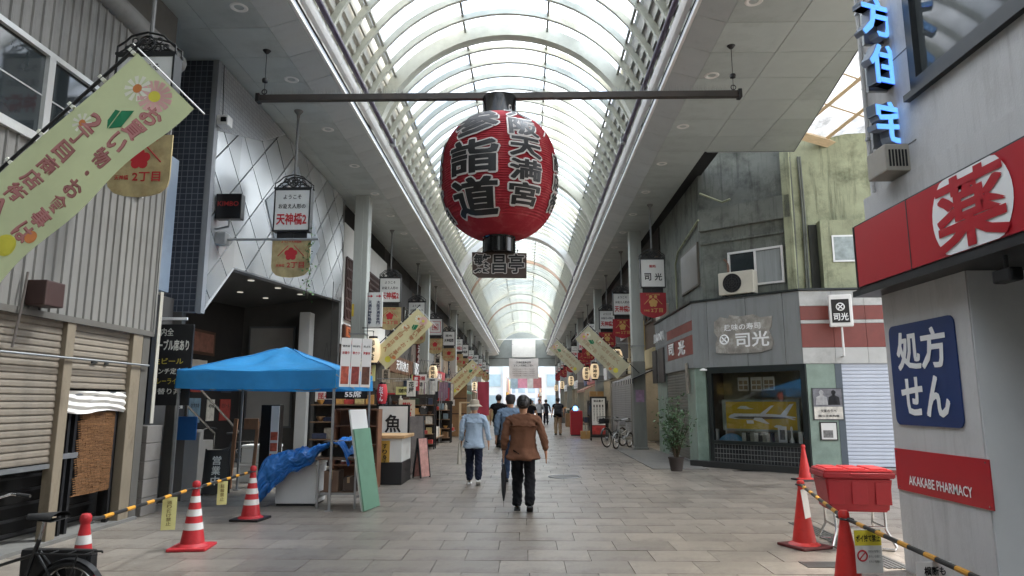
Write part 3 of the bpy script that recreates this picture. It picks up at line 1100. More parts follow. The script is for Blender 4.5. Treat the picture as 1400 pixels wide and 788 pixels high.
for j in range(2):
    o = thing('foam_box', 'white foam box stacked by the entrance stairs, %s from the floor' % onum[j].replace('nearest', 'first'), 'box', (-5.3, 14.0, j * .36), group='foam boxes by the entrance stairs')
    x_ = -5.3 + .04 * j
    MB().bbox(x_ - .35, x_ + .3, 13.75, 14.2, j * .36, j * .36 + .3, .02).build('tub', M('foam_white', 'cfd0cc', .8, var=.05), o)
    MB().bbox(x_ - .36, x_ + .31, 13.74, 14.21, j * .36 + .3, j * .36 + .355, .015).build('lid', M('foam_white2', 'd8d8d4', .8, var=.05), o)
# picture and curtain on the rear wall
sd_ = thing('wall_picture', 'reddish framed picture on the dark wall of the entrance', 'picture', (-7.97, 16.5, 2.6))
MB().box(-7.99, -7.95, 15.4, 17.4, 2.7, 3.3).build('frame', M('wood_dark', '4a3326', .6, var=.3), sd_)
MB().box(-7.95, -7.94, 15.5, 17.3, 2.77, 3.23).build('canvas', M('picture_red', '7d5547', .6, var=.5, scale=5), sd_)
ns = thing('noren_curtain', 'pale split curtain hanging in the dark entrance', 'curtain', (-7.9, 16, 2.0))
for i in range(4):
    MB().grid(lambda u, v, i=i: (-7.85 + .03 * math.sin(u * 8), 15.1 + i * .42 + .4 * u, 1.9 + .65 * v), 6, 3).build('cloth', M('noren', 'b9b2a6', .8, var=.15), ns, smooth=True)
tag(MB().lathe([(.03, .1), (.09, 0), (.085, .005), (.02, .1)], 14, (-6.7, 13.6, 3.5)).build('spot_lamp', M('spot_lit', 'fff6e4', .4, emit=3)), 'small lit spot lamp inside the dark entrance', 'lamp')
sg = thing('wall_sign', 'black lit box sign reading red capitals on the diamond cladding', 'sign', (-5.0, 11.15, 4.5))
kb = M('sign_black', '151515', .3)
MB().bbox(-5.28, -4.84, 11.2, 11.36, 4.62, 5.06, .012).build('box', kb, sg)
F = frame((-5.06, 11.196, 4.84), (1, 0, 0), (0, 0, 1))
text(sg, 'KIMBO', M('sign_red', '9c2f2d', .5, var=0), F, 0, .04, .36, .085, .012)
MB().tube([(-5.3, 11.28, 4.45), (-5.06, 11.28, 4.5), (-5.06, 11.28, 4.62)], .02, 6).build('bracket', galv, sg)
arm = thing('projecting_rod', 'thin steel banner rod projecting from the diamond cladding', 'rod', (-5.3, 11.4, 4.3))
MB().bbox(-5.3, -5.12, 11.3, 11.5, 4.2, 4.42, .02).build('mount', galv, arm)
MB().tube([(-5.2, 11.4, 4.3), (-3.55, 11.4, 4.3)], .022, 6).build('rod', galv, arm)
cm = thing('security_camera', 'small white security camera high on the tiled corner', 'camera', (-5.2, 11.1, 6.3))
MB().bbox(-5.28, -5.08, 11.0, 11.2, 6.22, 6.4, .02).build('housing', white_m, cm)
MB().bbox(-5.2, -5.1, 10.98, 11.0, 6.27, 6.35, .008).build('lens', kb, cm)
MB().tube([(-5.22, 11.1, 6.4), (-5.24, 11.1, 6.9), (-5.26, 11.1, 7.35)], .008, 5).build('cable', black_m, cm)

# ------------------------------------------------------------------ white stucco building
bD = thing('white_stucco_building', 'white stucco building with dark wooden lattice windows', 'building', (-7, 22.5, 0))
stucco = M('stucco_white', 'd9d7d0', .85, var=.05, bump=.15, bscale=90, dirt=.2, dirtcol='8a857a', stretch=(1, 1, .4))
MB().box(-12, XW, 19.45, 25.6, 3.2, 6.75).build('wall', stucco, bD)
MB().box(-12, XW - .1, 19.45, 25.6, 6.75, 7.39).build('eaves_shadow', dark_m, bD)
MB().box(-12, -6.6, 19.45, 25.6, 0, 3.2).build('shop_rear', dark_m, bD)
MB().box(-6.6, XW - .05, 19.45, 25.6, 2.95, 3.2).build('lintel', M('wood_brown', '4e3a2b', .7, var=.25), bD)
wood_lat = M('lattice_wood', '4a3027', .6, var=.25, scale=8)
def lattice(y0, y1, z0, z1, parent):
    lw = MB().box(XW - .02, XW + .012, y0, y1, z0, z1).build('lattice_window', M('lattice_back', '221815', .8), parent)
    mb = MB()
    n = int((y1 - y0) / .16)
    for i in range(n + 1):
        y = y0 + (y1 - y0) * i / n
        mb.box(XW + .013, XW + .05, y - .035, y + .035, z0, z1)
    for i in range(7):
        z = z0 + (z1 - z0) * i / 6
        mb.box(XW + .013, XW + .06, y0, y1, z - .03, z + .03)
    mb.build('lattice', wood_lat, lw)
lattice(19.7, 20.9, 3.95, 5.75, bD)
lattice(22.6, 24.2, 4.75, 5.85, bD)
og = thing('shop_plaque', 'orange plaque with rounded wooden frame on the white stucco wall', 'sign', (-5.25, 19.9, 3.45))
MB().bbox(XW, XW + .1, 19.55, 21.3, 3.35, 3.78, .05).build('frame', M('plaque_wood', '5a3322', .5), og)
MB().bbox(XW + .09, XW + .115, 19.65, 21.2, 3.42, 3.71, .01).build('panel', M('plaque_orange', 'c1663a', .5, var=.2), og)
F = frame((XW + .117, 20.42, 3.56), (0, 1, 0), (0, 0, 1))
text(og, '天満屋本舗', M('plaque_ink', '3a1d12', .5, var=0), F, 0, 0, 1.2, .2)

# ================================================================== right: pharmacy
XP = 3.55
bP = thing('pharmacy_building', 'grey rendered pharmacy building with red shop sign at the right edge', 'building', (5, 4, 0))
ph = M('render_grey', 'c2c1bf', .8, var=.08, scale=1.4, bump=.2, bscale=110, dirt=.35, dirtcol='7d7a74', dscale=1.6, streak=.25, stretch=(1, 1, .5))
ph2 = M('render_pale', 'dcdddc', .7, var=.04, dirt=.1)
MB().box(XP, 5.2, 5.55, 6.87, 0, 2.62).build('pillar', ph, bP)
MB().box(XP + .012, 5.2, 5.54, 5.549, 0.02, 2.6).build('pillar_face', ph2, bP)
wl = MB()
wl.box(XP, 9, 6.0, 6.9, 3.4, 9).box(XP, 9, 3.2, 6.0, 3.4, 4.35).box(XP, 9, -3, 3.2, 3.4, 9).box(XP, 9, 3.2, 6.0, 6.6, 9)
wl.build('upper_wall', ph, bP)
MB().box(XP - .05, 9, -3, 6.96, 3.36, 3.62).build('string_course', ph, bP)
MB().box(5.2, 9, -3, 6.88, 0, 3.4).build('rear_wall', ph2, bP)
sgn = thing('pharmacy_sign', 'long red shop sign with a white disc and the character for medicine', 'sign', (3.5, 4.5, 2.62))
red = M('sign_red_acrylic', 'b4202b', .3, var=.03)
MB().box(XP - .16, XP + .3, -3, 6.98, 2.67, 3.34).build('frame', M('sign_frame_dark', '3c3d3c', .5), sgn)
MB().box(XP - .175, XP - .16, -3, 6.95, 2.7, 3.32).build('panel', red, sgn)
MB().box(XP - .22, XP + 1.7, -3, 7.0, 2.6, 2.66).build('canopy_edge', M('canopy_black', '202223', .4), sgn)
dc_ = px_(1327, 300, XP - .18)
F = frame((XP - .18, dc_.y, 3.01), (0, -1, 0), (0, 0, 1))
disc = MB()
disc.lathe([(.0, 0), (.52, 0)], 40, capb=False, capt=False)
disc.v = [tuple(F @ Vector((p[0] * .92, max(-.308, min(.308, p[1] * .8)), p[2]))) for p in disc.v]
wd_ = M('sign_white', 'f0f0ee', .4, var=.02)
disc.build('disc', wd_, sgn)
text(sgn, '薬', red, F, 0, 0, .84, .585, .024, off=.006)
bs = thing('prescription_sign', 'blue sign with white Japanese lettering on the pharmacy pillar', 'sign', (3.54, 6.25, 1.35))
mb = MB()
pts = []
y0_, y1_, z0_, z1_, rr = 5.74, 6.77, 1.34, 2.27, .07
for cy_, cz_, a0 in ((y1_ - rr, z1_ - rr, 0), (y0_ + rr, z1_ - rr, 90), (y0_ + rr, z0_ + rr, 180), (y1_ - rr, z0_ + rr, 270)):
    for i in range(5):
        a = rad(a0 + 22.5 * i)
        pts.append((XP - .003, cy_ + rr * math.cos(a), cz_ + rr * math.sin(a)))
mb.prism(pts, (-.012, 0, 0))
mb.build('panel', M('sign_blue', '1e3668', .4, var=.04), bs)
F = frame((XP - .016, 6.255, 1.8), (0, -1, 0), (0, 0, 1))
text(bs, '処方', wd_, F, 0, .22, .78, .36, .03)
text(bs, 'せん', wd_, F, 0, -.2, .74, .36, .03)
rs = thing('pharmacy_strip', 'red strip with white capitals AKAKABE PHARMACY on the pillar', 'sign', (3.54, 6.2, .73))
MB().box(XP - .012, XP - .002, 5.49, 6.86, .735, 1.115).build('panel', red, rs)
F = frame((XP - .013, 6.2, .93), (0, -1, 0), (0, 0, 1))
text(rs, 'AKAKABE PHARMACY', wd_, F, .02, -.09, .92, .085, .014)
for z in (3.0 + .9 * k for k in range(1, 7)):
    MB().box(XP - .003, XP + .01, 6.02, 6.9, z, z + .012).build('wall_joint', M('joint_grey', '6f6d69', .9), bP)
MB().tube([(XP - .025, 6.8, 3.65), (XP - .025, 6.8, 9)], .018, 6).build('downpipe', ph, bP)
for z in (4.2, 5.6, 7.0):
    MB().box(XP - .05, XP + .0, 6.775, 6.825, z, z + .03).build('pipe_clip', galv, bP)
for y in (5.53, 6.82):
    for z in (.76, 1.09):
        MB().cyl((XP - .016, y, z), (XP - .01, y, z), .008, 8).build('screw', chrome, rs)
for y in (6.98, 5.98, 4.98, 3.98):
    MB().box(XP - .178, XP - .155, y - .006, y + .006, 2.69, 3.33).build('panel_joint', M('sign_frame_dark', '3c3d3c', .5), sgn)
# upper window
wf = MB()
dkf = M('frame_black', '24282a', .35)
for z0, z1 in ((4.35, 4.45), (5.35, 5.45), (6.5, 6.6)):
    wf.box(XP - .02, XP + .1, 3.2, 6.0, z0, z1)
for y in (3.2, 4.55, 5.9):
    wf.box(XP - .02, XP + .1, y, y + .1, 4.45, 6.5)
wob = wf.build('window', dkf, bP)
MB().box(XP + .04, XP + .06, 3.25, 5.95, 4.4, 6.55).build('pane', M('window_reflective', '4a4f50', .05, var=.15), wob)
MB().box(XP - .06, XP + .1, 3.1, 6.06, 4.28, 4.34).build('sill', dkf, wob)
# blue box letters
bl_ = thing('blue_letter_sign', 'vertical blue lit box letters beside the grey pharmacy corner', 'sign', (3.4, 6.6, 3.9))
lit = M('letter_blue', '6fb2ff', .35, var=.05, emit=.2)
side_ = M('letter_side', '8a93a0', .4)
for ch, pz in (('方', 28), ('住', 92), ('宅', 170)):
    fo = py_({'方': 1193, '住': 1205, '宅': 1213}[ch], pz, 6.3)
    zc = fo.z
    F = frame(fo, (.93, .36, 0), (0, 0, 1))
    mb = MB()
    text(None, ch, lit, F, 0, 0, .40, .40, .02, mb=mb, off=.06, thick=.005)
    mb.build('letter', lit, bl_)
    mb = MB()
    text(None, ch, side_, F, 0, 0, .415, .415, .026, mb=mb, off=.052, thick=.1)
    mb.build('letter_case', side_, bl_)
    MB().box(3.36, 3.6, 6.4, 6.44, zc - .2, zc + .2).build('bracket', galv, bl_)
MB().bbox(3.33, 3.58, 6.15, 6.5, 3.66, 3.92, .015).build('control_box', M('box_beige', '9c978c', .6, dirt=.2), bl_)
for i in range(6):
    MB().box(3.36 + i * .03, 3.375 + i * .03, 6.143, 6.15, 3.70, 3.86).build('vent_slot', gapdark, bl_)
sc = thing('dome_camera', 'small black security camera under the pharmacy canopy', 'camera', (3.5, 4.9, 2.4))
MB().bbox(3.42, 3.52, 4.85, 5.05, 2.4, 2.5, .02).build('housing', black_m, sc)
MB().cyl((3.47, 4.95, 2.5), (3.47, 4.95, 2.6), .015, 8).build('mount', black_m, sc)

# ================================================================== right: corner shop
B0, B1, B2, B3 = Vector((4.22, 22.6, 0)), Vector((4.22, 17.55, 0)), Vector((6.2, 15.6, 0)), Vector((10.4, 15.25, 0))
Fa = frame(B0, B1 - B0, (0, 0, 1))
Fb = frame(B1, B2 - B1, (0, 0, 1))
Fc = frame(B2, B3 - B2, (0, 0, 1))
La, Lb, Lc = (B1 - B0).length, (B2 - B1).length, (B3 - B2).length
bS = thing('corner_shop_building', 'weathered green-grey corner building with a low grey shop front', 'building', (7, 18, 0))
conc = M('concrete_green', '6c7068', .85, var=.22, scale=1.6, bump=.3, bscale=50, dirt=.8, dirtcol='2a2d27', dscale=1.2, streak=.55)
conc_lit = M('concrete_lit_green', '999d80', .85, var=.22, scale=1.8, bump=.3, bscale=50, dirt=.7, dirtcol='3d4230', dscale=1.5, streak=.6)  # paler, yellower mossy concrete; light from the canopy put into the colour
fgrey = M('fascia_grey', '808382', .5, var=.07, scale=2, streak=.25, dirt=.35, dirtcol='55554f', dscale=.9, piece=.04, stretch=(1, 1, .4))
fred = M('fascia_red_tile', '79392f', .5, var=.12, scale=6, piece=.06, dirt=.2)
fwht = M('fascia_white_tile', 'b3b3ae', .5, var=.08, dirt=.5, piece=.04, dirtcol='6d6a62')
marb = M('marble_green', '7f9184', .3, var=.2, scale=3, dirt=.4, dirtcol='52635a', dscale=2.2)
blk = M('frame_dark_green', '1d2321', .4, var=.15)
def fbox(F, name, mat, parent, u0, u1, v0, v1, n0, n1, bev=0):
    mb = MB()
    if bev:
        mb.bbox(u0, u1, v0, v1, n0, n1, bev)
    else:
        mb.box(u0, u1, v0, v1, n0, n1)
    return mb.xf(F).build(name, mat, parent)
# upper storey: set back behind the fascia
nb = Fb.col[2].xyz
U0, U1 = B0 + Vector((.3, 3.0, 0)), B1 + Vector((.3, -.05, 0))
U2, U3 = B2 + Vector((.12, .45, 0)), B3 + Vector((.2, .45, 0))
MB().prism([Vector((p.x, p.y, 4.0)) for p in (U0, U1, U2)] + [Vector((12, 25, 4.0)), Vector((8, 25.6, 4.0))], (0, 0, 5)).build('upper_wall', conc, bS)
MB().prism([Vector((p.x, p.y, 4.0)) for p in (U2 + Vector((.02, .03, 0)), U3, Vector((10.6, 22, 0)), Vector((7, 22, 0)))], (0, 0, 3.95)).build('side_wall', conc_lit, bS)
Gb = frame(U1, U2 - U1, (0, 0, 1))
Lgb = (U2 - U1).length
fbox(Gb, 'band', conc, bS, 0, Lgb + .02, 5.9, 6.45, .001, .1)
fbox(Gb, 'corner_pier', conc_lit, bS, Lgb - .14, Lgb + .06, 4.1, 7.6, .0, .1)
fbox(Gb, 'ledge', conc, bS, 0, Lgb, 5.55, 5.62, .001, .05)
# sliding window
u0, v0 = hit(Gb, 997, 378)
u1, v1 = hit(Gb, 1069, 312)
v0, v1 = 4.35, 5.25
wq = MB()
wq.box(u0, u1, v0, v0 + .05, 0, .06).box(u0, u1, v1 - .05, v1, 0, .06)
for u in (u0, (u0 + u1) / 2 - .02, u1 - .05):
    wq.box(u, u + .05, v0 + .05, v1 - .05, 0, .06)
wq = wq.xf(Gb).build('window', alu, bS)
fbox(Gb, 'pane', darkglass, wq, u0 + .03, u1 - .03, v0 + .03, v1 - .03, .005, .015)
fbox(Gb, 'curtain', M('curtain_grey', '8a8f8e', .9, var=.2, stretch=(8, 8, .3)), wq, u0 + (u1 - u0) * .5, u1 - .06, v0 + .06, v1 - .06, .016, .02)
# window on the arcade face
Ga = frame(U0, U1 - U0, (0, 0, 1))
ua0, _ = hit(Ga, 934, 400)
ua1, _ = hit(Ga, 958, 400)
wq = fbox(Ga, 'window', M('window_brown', '5c564c', .5), bS, ua0, ua1, 4.55, 5.7, -.0, .05)
fbox(Ga, 'pane', M('blind_grey', '77756f', .35, var=.1), wq, ua0 + .06, ua1 - .06, 4.6, 5.64, .05, .055)
MB().tube([Ga @ Vector((ua0 - .6, 4.2, .06)), Ga @ Vector((ua0 - .6, 5.6, .06)), Ga @ Vector((ua0 - .2, 5.9, .06)), Ga @ Vector((ua1 + .3, 6.2, .06))], .03, 6).build('conduit', conc_lit, bS)
# bay on the side-street face
Gc = frame(U2 + Vector((0, .03, 0)), U3 - U2, (0, 0, 1))
ub0, vb0 = hit(Gc, 1122, 388)
ub1, vb1 = hit(Gc, 1200, 274)
fbox(Gc, 'bay', conc_lit, bS, ub0, ub1, 4.1, 5.75, 0, .25)
fbox(Gc, 'bay_reveal', M('bay_dark', '2c2e28', .8), bS, ub0 - .2, ub0 - .01, 4.1, 5.7, .001, .04)
w0, _ = hit(Gc, 1133, 350)
w1, _ = hit(Gc, 1200, 350)
wq = fbox(Gc, 'window', alu, bS, w0, w1, 4.75, 5.38, .25, .28)
fbox(Gc, 'pane', M('pane_pale', '8a9490', .12, var=.5, scale=4), wq, w0 + .04, w1 - .04, 4.79, 5.34, .28, .285)
for dx in (.05, .25, .3):
    MB().tube([Gc @ Vector((dx, 7.4, .05)), Gc @ Vector((dx + .02, 6, .06)), Gc @ Vector((dx, 4.12, .05))], .022, 6).build('conduit', conc, bS)
MB().tube([Gb @ Vector((.1, 6.9, .12)), Gb @ Vector((.7, 6.55, .14)), Gb @ Vector((.9, 6.6, .12))], .03, 6).build('cable', conc_lit, bS)
# fascia of the shop
ZF0, ZF1 = 2.40, 4.10
core_pts = [Vector((p.x, p.y, 2.42)) for p in (B0 + Vector((.06, 0, 0)), B1 + Vector((.06, .03, 0)), B2 + Vector((.03, .07, 0)), B3 + Vector((0, .07, 0)), Vector((10.4, 22.6, 0)))]
MB().prism(core_pts, (0, 0, 1.62)).build('fascia_core', gapdark, bS)
MB().prism([Vector((p.x, p.y, 4.06)) for p in (B0 + Vector((-.04, 0, 0)), B1 + Vector((-.04, -.02, 0)), B2 + Vector((-.02, -.05, 0)), B3 + Vector((0, -.05, 0)), Vector((10.4, 22.6, 0)))], (0, 0, .04)).build('fascia_cap', blk, bS)
cuts = [0] + [hit(Fb, px, 460)[0] for px in (967.6, 1021, 1072.5)] + [Lb]
for i in range(4):
    fbox(Fb, 'fascia_panel', fgrey, bS, cuts[i] + .006, cuts[i + 1] - .006, ZF0, ZF1 - .045, -.05, 0)
n = 6
for i in range(n):
    a, b_ = Lc * i / n, Lc * (i + 1) / n
    for (z0, z1, m_) in ((3.70, 4.05, fwht), (3.38, 3.70, fred), (3.30, 3.38, fwht), (2.76, 3.30, fred), (ZF0, 2.76, fwht)):
        fbox(Fc, 'fascia_tile', m_, bS, a + .004, b_ - .004, z0 + .003, z1 - .003, -.05, 0)
n = 8
for i in range(n):
    a, b_ = La * i / n, La * (i + 1) / n
    for (z0, z1, m_) in ((3.62, 4.05, fgrey), (3.36, 3.62, fred if i > 2 else fgrey), (3.25, 3.36, fgrey), (2.75, 3.25, fred if i > 2 else fgrey), (ZF0, 2.75, fgrey)):
        fbox(Fa, 'fascia_tile', m_, bS, a + .004, b_ - .004, z0 + .003, z1 - .003, -.05, 0)
# plaque: torn-edged metal sign
pq = thing('torn_metal_plaque', 'torn-edged mottled metal plaque with white lettering on the corner fascia', 'sign', B1 + Vector((.9, -.9, 3)))
zone = [(977, 441), (985, 434), (996, 436), (998, 431), (1012, 433), (1030, 430), (1040, 434), (1056, 432), (1055, 446), (1052, 452), (1058, 466), (1056, 477), (1040, 482), (1000, 484), (980, 483), (979, 470), (982, 462), (977, 455)]
MB().prism([Fb @ Vector((*hit(Fb, *p), .004)) for p in zone], nb * .025).build('plate', M('mottled_metal', '98938a', .45, metal=.3, var=.4, scale=5, dirt=.85, dirtcol='dedbd2', dscale=3.5), pq)
def tx(parent, s, mat, F, pxc, pyc, pw, phh, **k):
    """lettering whose box is given in photo pixels on face F"""
    a, b_ = hit(F, pxc - pw / 2, pyc), hit(F, pxc + pw / 2, pyc)
    c, d = hit(F, pxc, pyc - phh / 2), hit(F, pxc, pyc + phh / 2)
    e = hit(F, pxc, pyc)
    return text(parent, s, mat, F, e[0], e[1], abs(b_[0] - a[0]), abs(c[1] - d[1]), **k)
tx(pq, '趣味の寿司', wd_, Fb, 1015, 447, 50, 9, off=.034)
tx(pq, '司光', wd_, Fb, 1029, 464, 46, 21, off=.034, bold=.02)
e = hit(Fb, 991, 465)
mb = MB().ring((e[0], e[1], .034), (0, 0, 1), .11, .018, 24, 4)
for a in (45, 135):
    ca, sa = .09 * math.cos(rad(a)), .09 * math.sin(rad(a))
    mb.tube([(e[0] - ca, e[1] - sa, .034), (e[0] + ca, e[1] + sa, .034)], .018, 4)
mb.xf(Fb).build('crest', wd_, pq)
# lettering on the arcade face
ln = thing('side_fascia_lettering', 'white letters on the red band along the arcade side of the corner shop', 'sign', B0 + Vector((0, -3, 3)))
tx(ln, '司', wd_, Fa, 918, 479, 7, 16, off=.02, thick=.02, bold=.03)
tx(ln, '光', wd_, Fa, 932, 476, 9, 20, off=.02, thick=.02, bold=.03)
tx(ln, '趣味の寿司', wd_, Fa, 901, 461, 14, 13, off=.02, thick=.02, bold=.03)
for pxa, pxb in ((894, 899), (902, 909)):
    a, b_ = hit(Fa, pxa, 490)[0], hit(Fa, pxb, 490)[0]
    v = thing('hanging_plaque', 'dark vertical hanging plaque on the corner shop, %s of two' % ('farther' if pxa < 900 else 'nearer'), 'sign', Fa @ Vector((a, 2.2, 0)), group='vertical plaques on the corner shop')
    fbox(Fa, 'board', M('plaque_dark', '4b4745', .5, var=.4, scale=6), v, a, b_, 2.15, 3.2, .005, .06)
# below the fascia: face b
fbox(Fb, 'left_pilaster', marb, bS, 0, hit(Fb, 966, 560)[0], .0, ZF0, -.12, -.03)
ul, ur = hit(Fb, 974, 560)[0], hit(Fb, 1097, 560)[0]
wq = MB()
wq.box(ul - .1, ul, .12, ZF0, -.1, .0).box(ur, ur + .12, .12, ZF0, -.1, .0).box(ul, ur, 2.25, ZF0, -.1, .0).box(ul, ur, .56, .64, -.1, .02)
wq = wq.xf(Fb).build('shop_window', blk, bS)
fbox(Fb, 'pane', glass, wq, ul, ur, .64, 2.25, -.06, -.05)
fbox(Fb, 'tiled_dado', tile_black, bS, ul, ur, .14, .56, -.1, -.01)
fbox(Fb, 'step', M('step_dark', '2a2b29', .6, var=.2), bS, -.1, Lb + .0, .0, .14, -.1, .18)
MB().prism([Fb @ Vector((ul - .1, .6, -.7)), Fb @ Vector((ur + .1, .6, -.7)), Fb @ Vector((ur + .1, .6, -.1)), Fb @ Vector((ul - .1, .6, -.1))], (0, 0, .03)).build('display_shelf', M('shelf_dark', '4b4238', .6, var=.2), bS)
fbox(Fb, 'display_back', M('display_back', '8d8266', .8, var=.25, scale=2), bS, ul - .1, ur + .1, .56, 2.4, -.74, -.7)
MB().box(ul - .1, ul - .06, .6, 2.4, -.7, -.1).xf(Fb).build('display_side', M('display_side', '6b5a48', .8, var=.3), bS)
MB().box(ur + .06, ur + .1, .6, 2.4, -.7, -.1).xf(Fb).build('display_side', M('display_side', '6b5a48', .8, var=.3), bS)
# poster of an airliner
pst = thing('airliner_picture', 'framed yellow picture of a white airliner in the shop window', 'picture', Fb @ Vector((1.3, .9, -.2)))
FI = Fb @ Matrix.Translation((0, 0, -.2))
a, b_ = hit(FI, 992, 610), hit(FI, 1090, 558)
pu0, pu1, pv0, pv1 = a[0], b_[0], .92, 1.56
fbox(Fb, 'mount', M('mount_grey', '7f8579', .6), pst, pu0 - .04, pu1 + .04, pv0 - .05, pv1 + .05, -.23, -.2)
fbox(Fb, 'print', M('print_yellow', 'c4a21e', .5, var=.06), pst, pu0 + .06, pu1 - .02, pv0, pv1, -.2, -.196)
def P2(u, v, n=-.19):
    return Fb @ Vector((pu0 + .06 + (pu1 - .08 - pu0) * u, pv0 + (pv1 - pv0) * v, n))
plane_w = M('plane_white', 'd9dadb', .5, var=.02)
plane_g = M('plane_grey', '6a6259', .5, var=.05)
def shape(pp, mat, n, nm):
    MB().prism([P2(u, v, n) for u, v in pp], nb * .002).build(nm, mat, pst)
shape([(.03, .42), (.06, .5), (.12, .56), (.6, .56), (.8, .53), (.98, .46), (.99, .43), (.8, .40), (.5, .36), (.15, .36), (.05, .39)], plane_w, -.194, 'fuselage')
shape([(.1, .42), (.2, .46), (.6, .46), (.9, .44), (.95, .42), (.6, .37), (.2, .37)], plane_g, -.191, 'fuselage_shade')
shape([(.78, .52), (.86, .5), (.97, .93), (.91, .9)], plane_w, -.1905, 'tail_fin')
shape([(.84, .45), (.9, .46), (.99, .36), (.95, .36)], plane_w, -.188, 'tailplane')
shape([(.42, .42), (.52, .42), (.63, .2), (.58, .2), (.4, .34)], plane_w, -.188, 'wing')
shape([(.5, .56), (.58, .56), (.70, .86), (.66, .86)], plane_w, -.1905, 'wing')
shape([(.3, .32), (.4, .32), (.41, .2), (.31, .2)], plane_w, -.187, 'engine')
shape([(.17, .75), (.22, .84), (.3, .84), (.36, .76), (.42, .74), (.3, .72)], M('cloud_white', 'c9cbc3', .5), -.194, 'cloud')
shape([(.68, .1), (.72, .17), (.78, .16), (.86, .08), (.76, .05)], M('cloud_white', 'c9cbc3', .5), -.194, 'cloud')
mt = thing('menu_papers', 'three paper menu sheets hung in the top of the shop window', 'paper', Fb @ Vector((1.1, 1.9, -.2)))
for i, pxm in enumerate((1016, 1034, 1051)):
    q = hit(FI, pxm, 527)
    s_ = MB().box(q[0] - .14, q[0] + .14, 1.82, 2.14, -.21, -.205).xf(Fb).build('sheet', M('paper_cream', 'b9b4a4', .8, var=.06), mt)
    for k in range(2):
        for j in range(2):
            fbox(Fb, 'photo', M('photo_tan', '8a7554', .6, var=.4, scale=20), s_, q[0] - .11 + .12 * j, q[0] - .01 + .12 * j, 1.85 + .12 * k, 1.94 + .12 * k, -.205, -.203)
# goods on the shelf
def shelfthing(px, name, lab, cat, wd, ht, mat):
    q = hit(FI, px, 600)
    o = MB().bbox(q[0] - wd / 2, q[0] + wd / 2, .63, .63 + ht, -.25, -.16, .008).xf(Fb).build(name, mat)
    return tag(o, lab, cat)
paper_w = M('card_white', 'd5d3cd', .7, var=.06)
shelfthing(979, 'price_card', 'white card standing at the left end of the window shelf', 'card', .14, .27, paper_w)
shelfthing(1096, 'price_card', 'white card standing at the right end of the window shelf', 'card', .1, .26, paper_w)
q = hit(FI, 1000, 617)
MB_ = MB()
MB_.grid(lambda u, v: Fb @ Vector((q[0] - .3 + .6 * u, .632 + .17 * math.sin(PI * min(1, max(0, u))) ** .5 * (math.sin(PI * v) ** .6), -.38 + .25 * v)), 14, 8)
tag(MB_.build('blue_cushion', M('bag_blue', '5b93b8', .5, var=.3, scale=9), smooth=True), 'crumpled pale blue bag lying on the window shelf', 'bag')
for i in range(9):
    qx = 1018 + i * 5.6
    shelfthing(qx, 'sake_cup_box', 'small dark and white packet, %s from the left in the shelf row' % onum[i].replace('nearest', 'first'), 'packet', .09, .2 + .01 * (i % 3), M('packet_%d' % (i % 3), ['c9c4b6', '34332f', '8f8a7c'][i % 3], .6, var=.3, scale=25))['group'] = 'packets on the shop window shelf'
q = hit(FI, 1071, 600)
fr_ = thing('framed_photo', 'small white framed photo standing on the window shelf', 'photo', Fb @ Vector((q[0], .63, -.2)))
fbox(Fb, 'frame', paper_w, fr_, q[0] - .1, q[0] + .1, .63, 1.0, -.2, -.17)
fbox(Fb, 'print', M('bw_print', '6f6d6a', .6, var=.6, scale=18), fr_, q[0] - .06, q[0] + .06, .7, .92, -.17, -.167)
q = hit(FI, 1083, 600)
tag(MB().lathe([(.05, 0), (.06, .03), (.02, .14), (.016, .26), (.035, .3), (.02, .36), (.001, .38)], 14, Fb @ Vector((q[0], .63, -.2))).build('white_figurine', white_m, smooth=True), 'slim white porcelain bottle at the right of the shelf', 'bottle')
# face c: pilaster with posters, shutter
uc0, uc1 = .06, hit(Fc, 1146, 560)[0]
fbox(Fc, 'marble_pilaster', marb, bS, uc0, uc1, 0, ZF0, -.12, -.02)
fbox(Fc, 'frame_post', M('post_blue_grey', '4c555c', .5, var=.1), bS, uc1, uc1 + .14, 0, ZF0, -.12, -.01)
FS = frame(Fc @ Vector((uc1 + .14, 0, 0)), Fc.col[0].xyz, (0, 0, 1))
shutter(bS, 'roller_shutter', FS, 2.2, .12, ZF0, M('shutter_silver', 'b6bbc4', .42, var=.05, dirt=.2, piece=.03), .08)
fbox(Fc, 'sill_brick', fred, bS, uc1, Lc, 0, .1, -.12, -.0)
pw = thing('theatre_poster', 'black and white poster of two seated people on the marble pilaster', 'poster', Fc @ Vector((.4, 1.2, 0)))
a, b_ = hit(Fc, 1113, 580), hit(Fc, 1151, 532)
fbox(Fc, 'frame', M('poster_frame', '33383a', .4), pw, a[0], b_[0], 1.16, 1.86, -.018, .01)
fbox(Fc, 'sheet', M('poster_pale', 'b9bbc0', .5, var=.04), pw, a[0] + .02, b_[0] - .02, 1.18, 1.84, .01, .013)
fbox(Fc, 'photo', M('poster_photo', '6d6c70', .5, var=.5, scale=9), pw, a[0] + .02, b_[0] - .02, 1.45, 1.84, .013, .015)
for k in (-1, 1):
    mb = MB()
    c_ = (a[0] + b_[0]) / 2 + k * .13
    mb.lathe([(.0, .03), (.045, .0), (.05, -.03), (.035, -.07), (.03, -.09), (.11, -.13), (.13, -.3), (.0, -.3)], 12, capb=False, capt=False)
    mb.v = [(c_ + p[0], 1.79 + p[2], .0155 + abs(p[1]) * .02) for p in mb.v]
    mb.xf(Fc).build('figure_print', M('figure_%d' % (k + 1), 'd3d2d0' if k < 0 else '2f2e30', .6, var=.3, scale=12), pw)
text(pw, '文楽の夕べ', ink, Fc, (a[0] + b_[0]) / 2, 1.36, .34, .07, off=.016)
